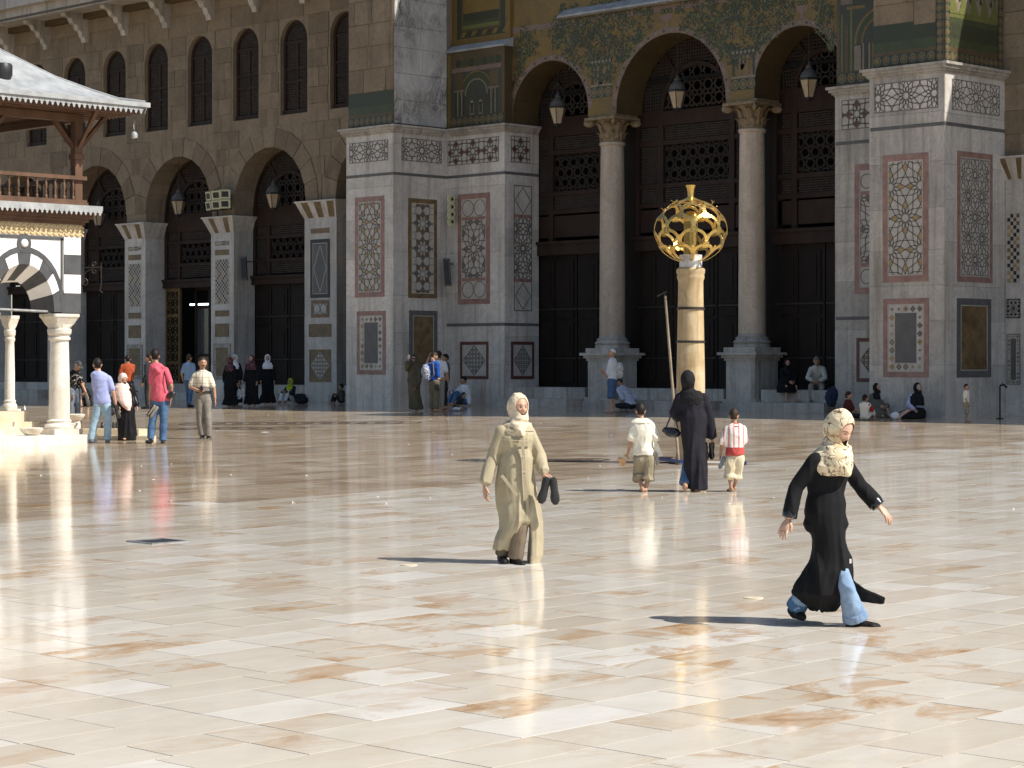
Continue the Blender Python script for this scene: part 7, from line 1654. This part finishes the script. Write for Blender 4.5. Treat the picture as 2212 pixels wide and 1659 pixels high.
x = far('dark figure sitting beside the child by the right pedestal', (1560, 875), 1.5, 200, True, pose='knees', hair=None, skin=TAN); x.robe('black_wool', [[(1560, 862, 0, 16, .3), (1560, 874, 0, 20, .35), (1560, 879, 0, 20, .35)]]); x.scarf('black_scarf', .03); x.finish()
x = far('veiled woman all in black sitting on the step in the right arch', (1700, 887), 1.6, 170, True, pose='step', seat=.34, lift=.24, hair=None, skin=WARM); x.robe('black_wool', [[(1701, 845, -.1, 22, .32), (1700, 856, -.15, 24, .34), (1699, 866, -.2, 24, .34)]], amp=.012); x.scarf('black_scarf', .04); x.finish()
x = far('old man in a pale shirt and tan trousers sitting bent forward on the step', (1768, 887), 1.72, 195, pose='step', seat=.34, lift=.24, lean=.17, skin=WARM, hair='hair_grey', head=(-.25, -.75, -.5)); x.trousers('grey_trousers', .97, .025); x.shirt('canvas_white', .85, .025); x.shoes('grey_trousers'); x.finish()
g, Y = G(1795, 893); bag('rucksack', 'dark rucksack leaning against the marble jamb in the right arch', 'rucksack', W(1796, 852, Y), EX*.17, EY*.18, EZ*.33, MAT['navy_pack'], None, None, .03, 4)
# family at the right buttress
x = far('boy in a dark red top sitting on the floor turned right', (1832, 905), 1.25, 75, pose='cross', child=True, skin=WARM, hair='hair_brown'); x.trousers('dark_clothes'); x.shirt('dark_red', .42, .02); x.finish()
x = far('woman in a black scarf and olive coat sitting against the right buttress', (1894, 901), 1.6, 165, True, pose='knees', hair=None, skin=WARM, head=(.5, -.85, .1), kneeup=.7); x.robe('olive_shirt', [[(1890, 880, -.1, 24, .3), (1886, 893, -.2, 32, .4), (1884, 903, -.2, 34, .42)]], amp=.01); x.scarf('black_scarf', .05); x.finish()
x = far('boy in a cream shirt with a red sleeve sitting on the floor, back turned', (1868, 908), 1.15, 40, pose='knees', child=True, skin=TAN, kneeup=.8); x.trousers('cream_cotton', .8); x.shirt('cream_cotton', .1, .02)
m = MB(); x.limb(m, 'R', .022, .4); x.part('red_sleeve', m, 'red'); x.finish()
x = far('woman in a lilac blouse, black scarf and black skirt sitting by the right buttress', (1982, 903), 1.62, 190, True, pose='knees', hair=None, skin=FAIR, kneeup=.55, head=(.35, -.9, .05), J=dict(kneeL=(1950, 890, -.3), kneeR=(1955, 886, -.4), ankL=(1930, 900, -.4), ankR=(1935, 901, -.5), toeL=(1926, 902, -.5), toeR=(1931, 903, -.6), elbL=(1999, 880, -.05), wriL=(2001, 898, -.1)))
x.shirt('light_lilac', .95, .028); m = MB(); m.loft([ering(x.px(u_, v_, d_), EX, EY, a_/x.sc, b_) for u_, v_, d_, a_, b_ in ((1980, 880, -.05, 14, .16), (1972, 888, -.15, 26, .24), (1962, 895, -.22, 34, .3), (1955, 903, -.25, 40, .34))]); x.part('skirt', m, 'black_wool', None, 3, folds(.012, 9, 4, 3)); x.robed = True; x.scarf('black_scarf', .09, tail=lambda mb: mb.loft([ering(x.px(u_, v_, d_), EX, EY, a_/x.sc, .08) for u_, v_, d_, a_ in ((1972, 855, -.08, 7), (1970, 872, -.14, 7), (1968, 886, -.2, 6))])); x.finish()
g, Y = G(1931, 907); bag('pale_bag', 'pale blue plastic bag lying on the floor between the seated women', 'plastic bag', W(1934, 897, Y), EX*.13, EY*.1, EZ*.09, MAT['white_cotton'], None, None, .03, 7)
x = far('toddler in a pale T-shirt and khaki shorts standing alone at far right', (2087, 912), .9, 100, child=True, skin=TAN, hair='hair_brown', head=(.75, -.5, .1)); x.trousers('khaki', .62, .02, .015, .005, 'shorts'); x.shirt('cream_cotton', .4, .018); x.finish()
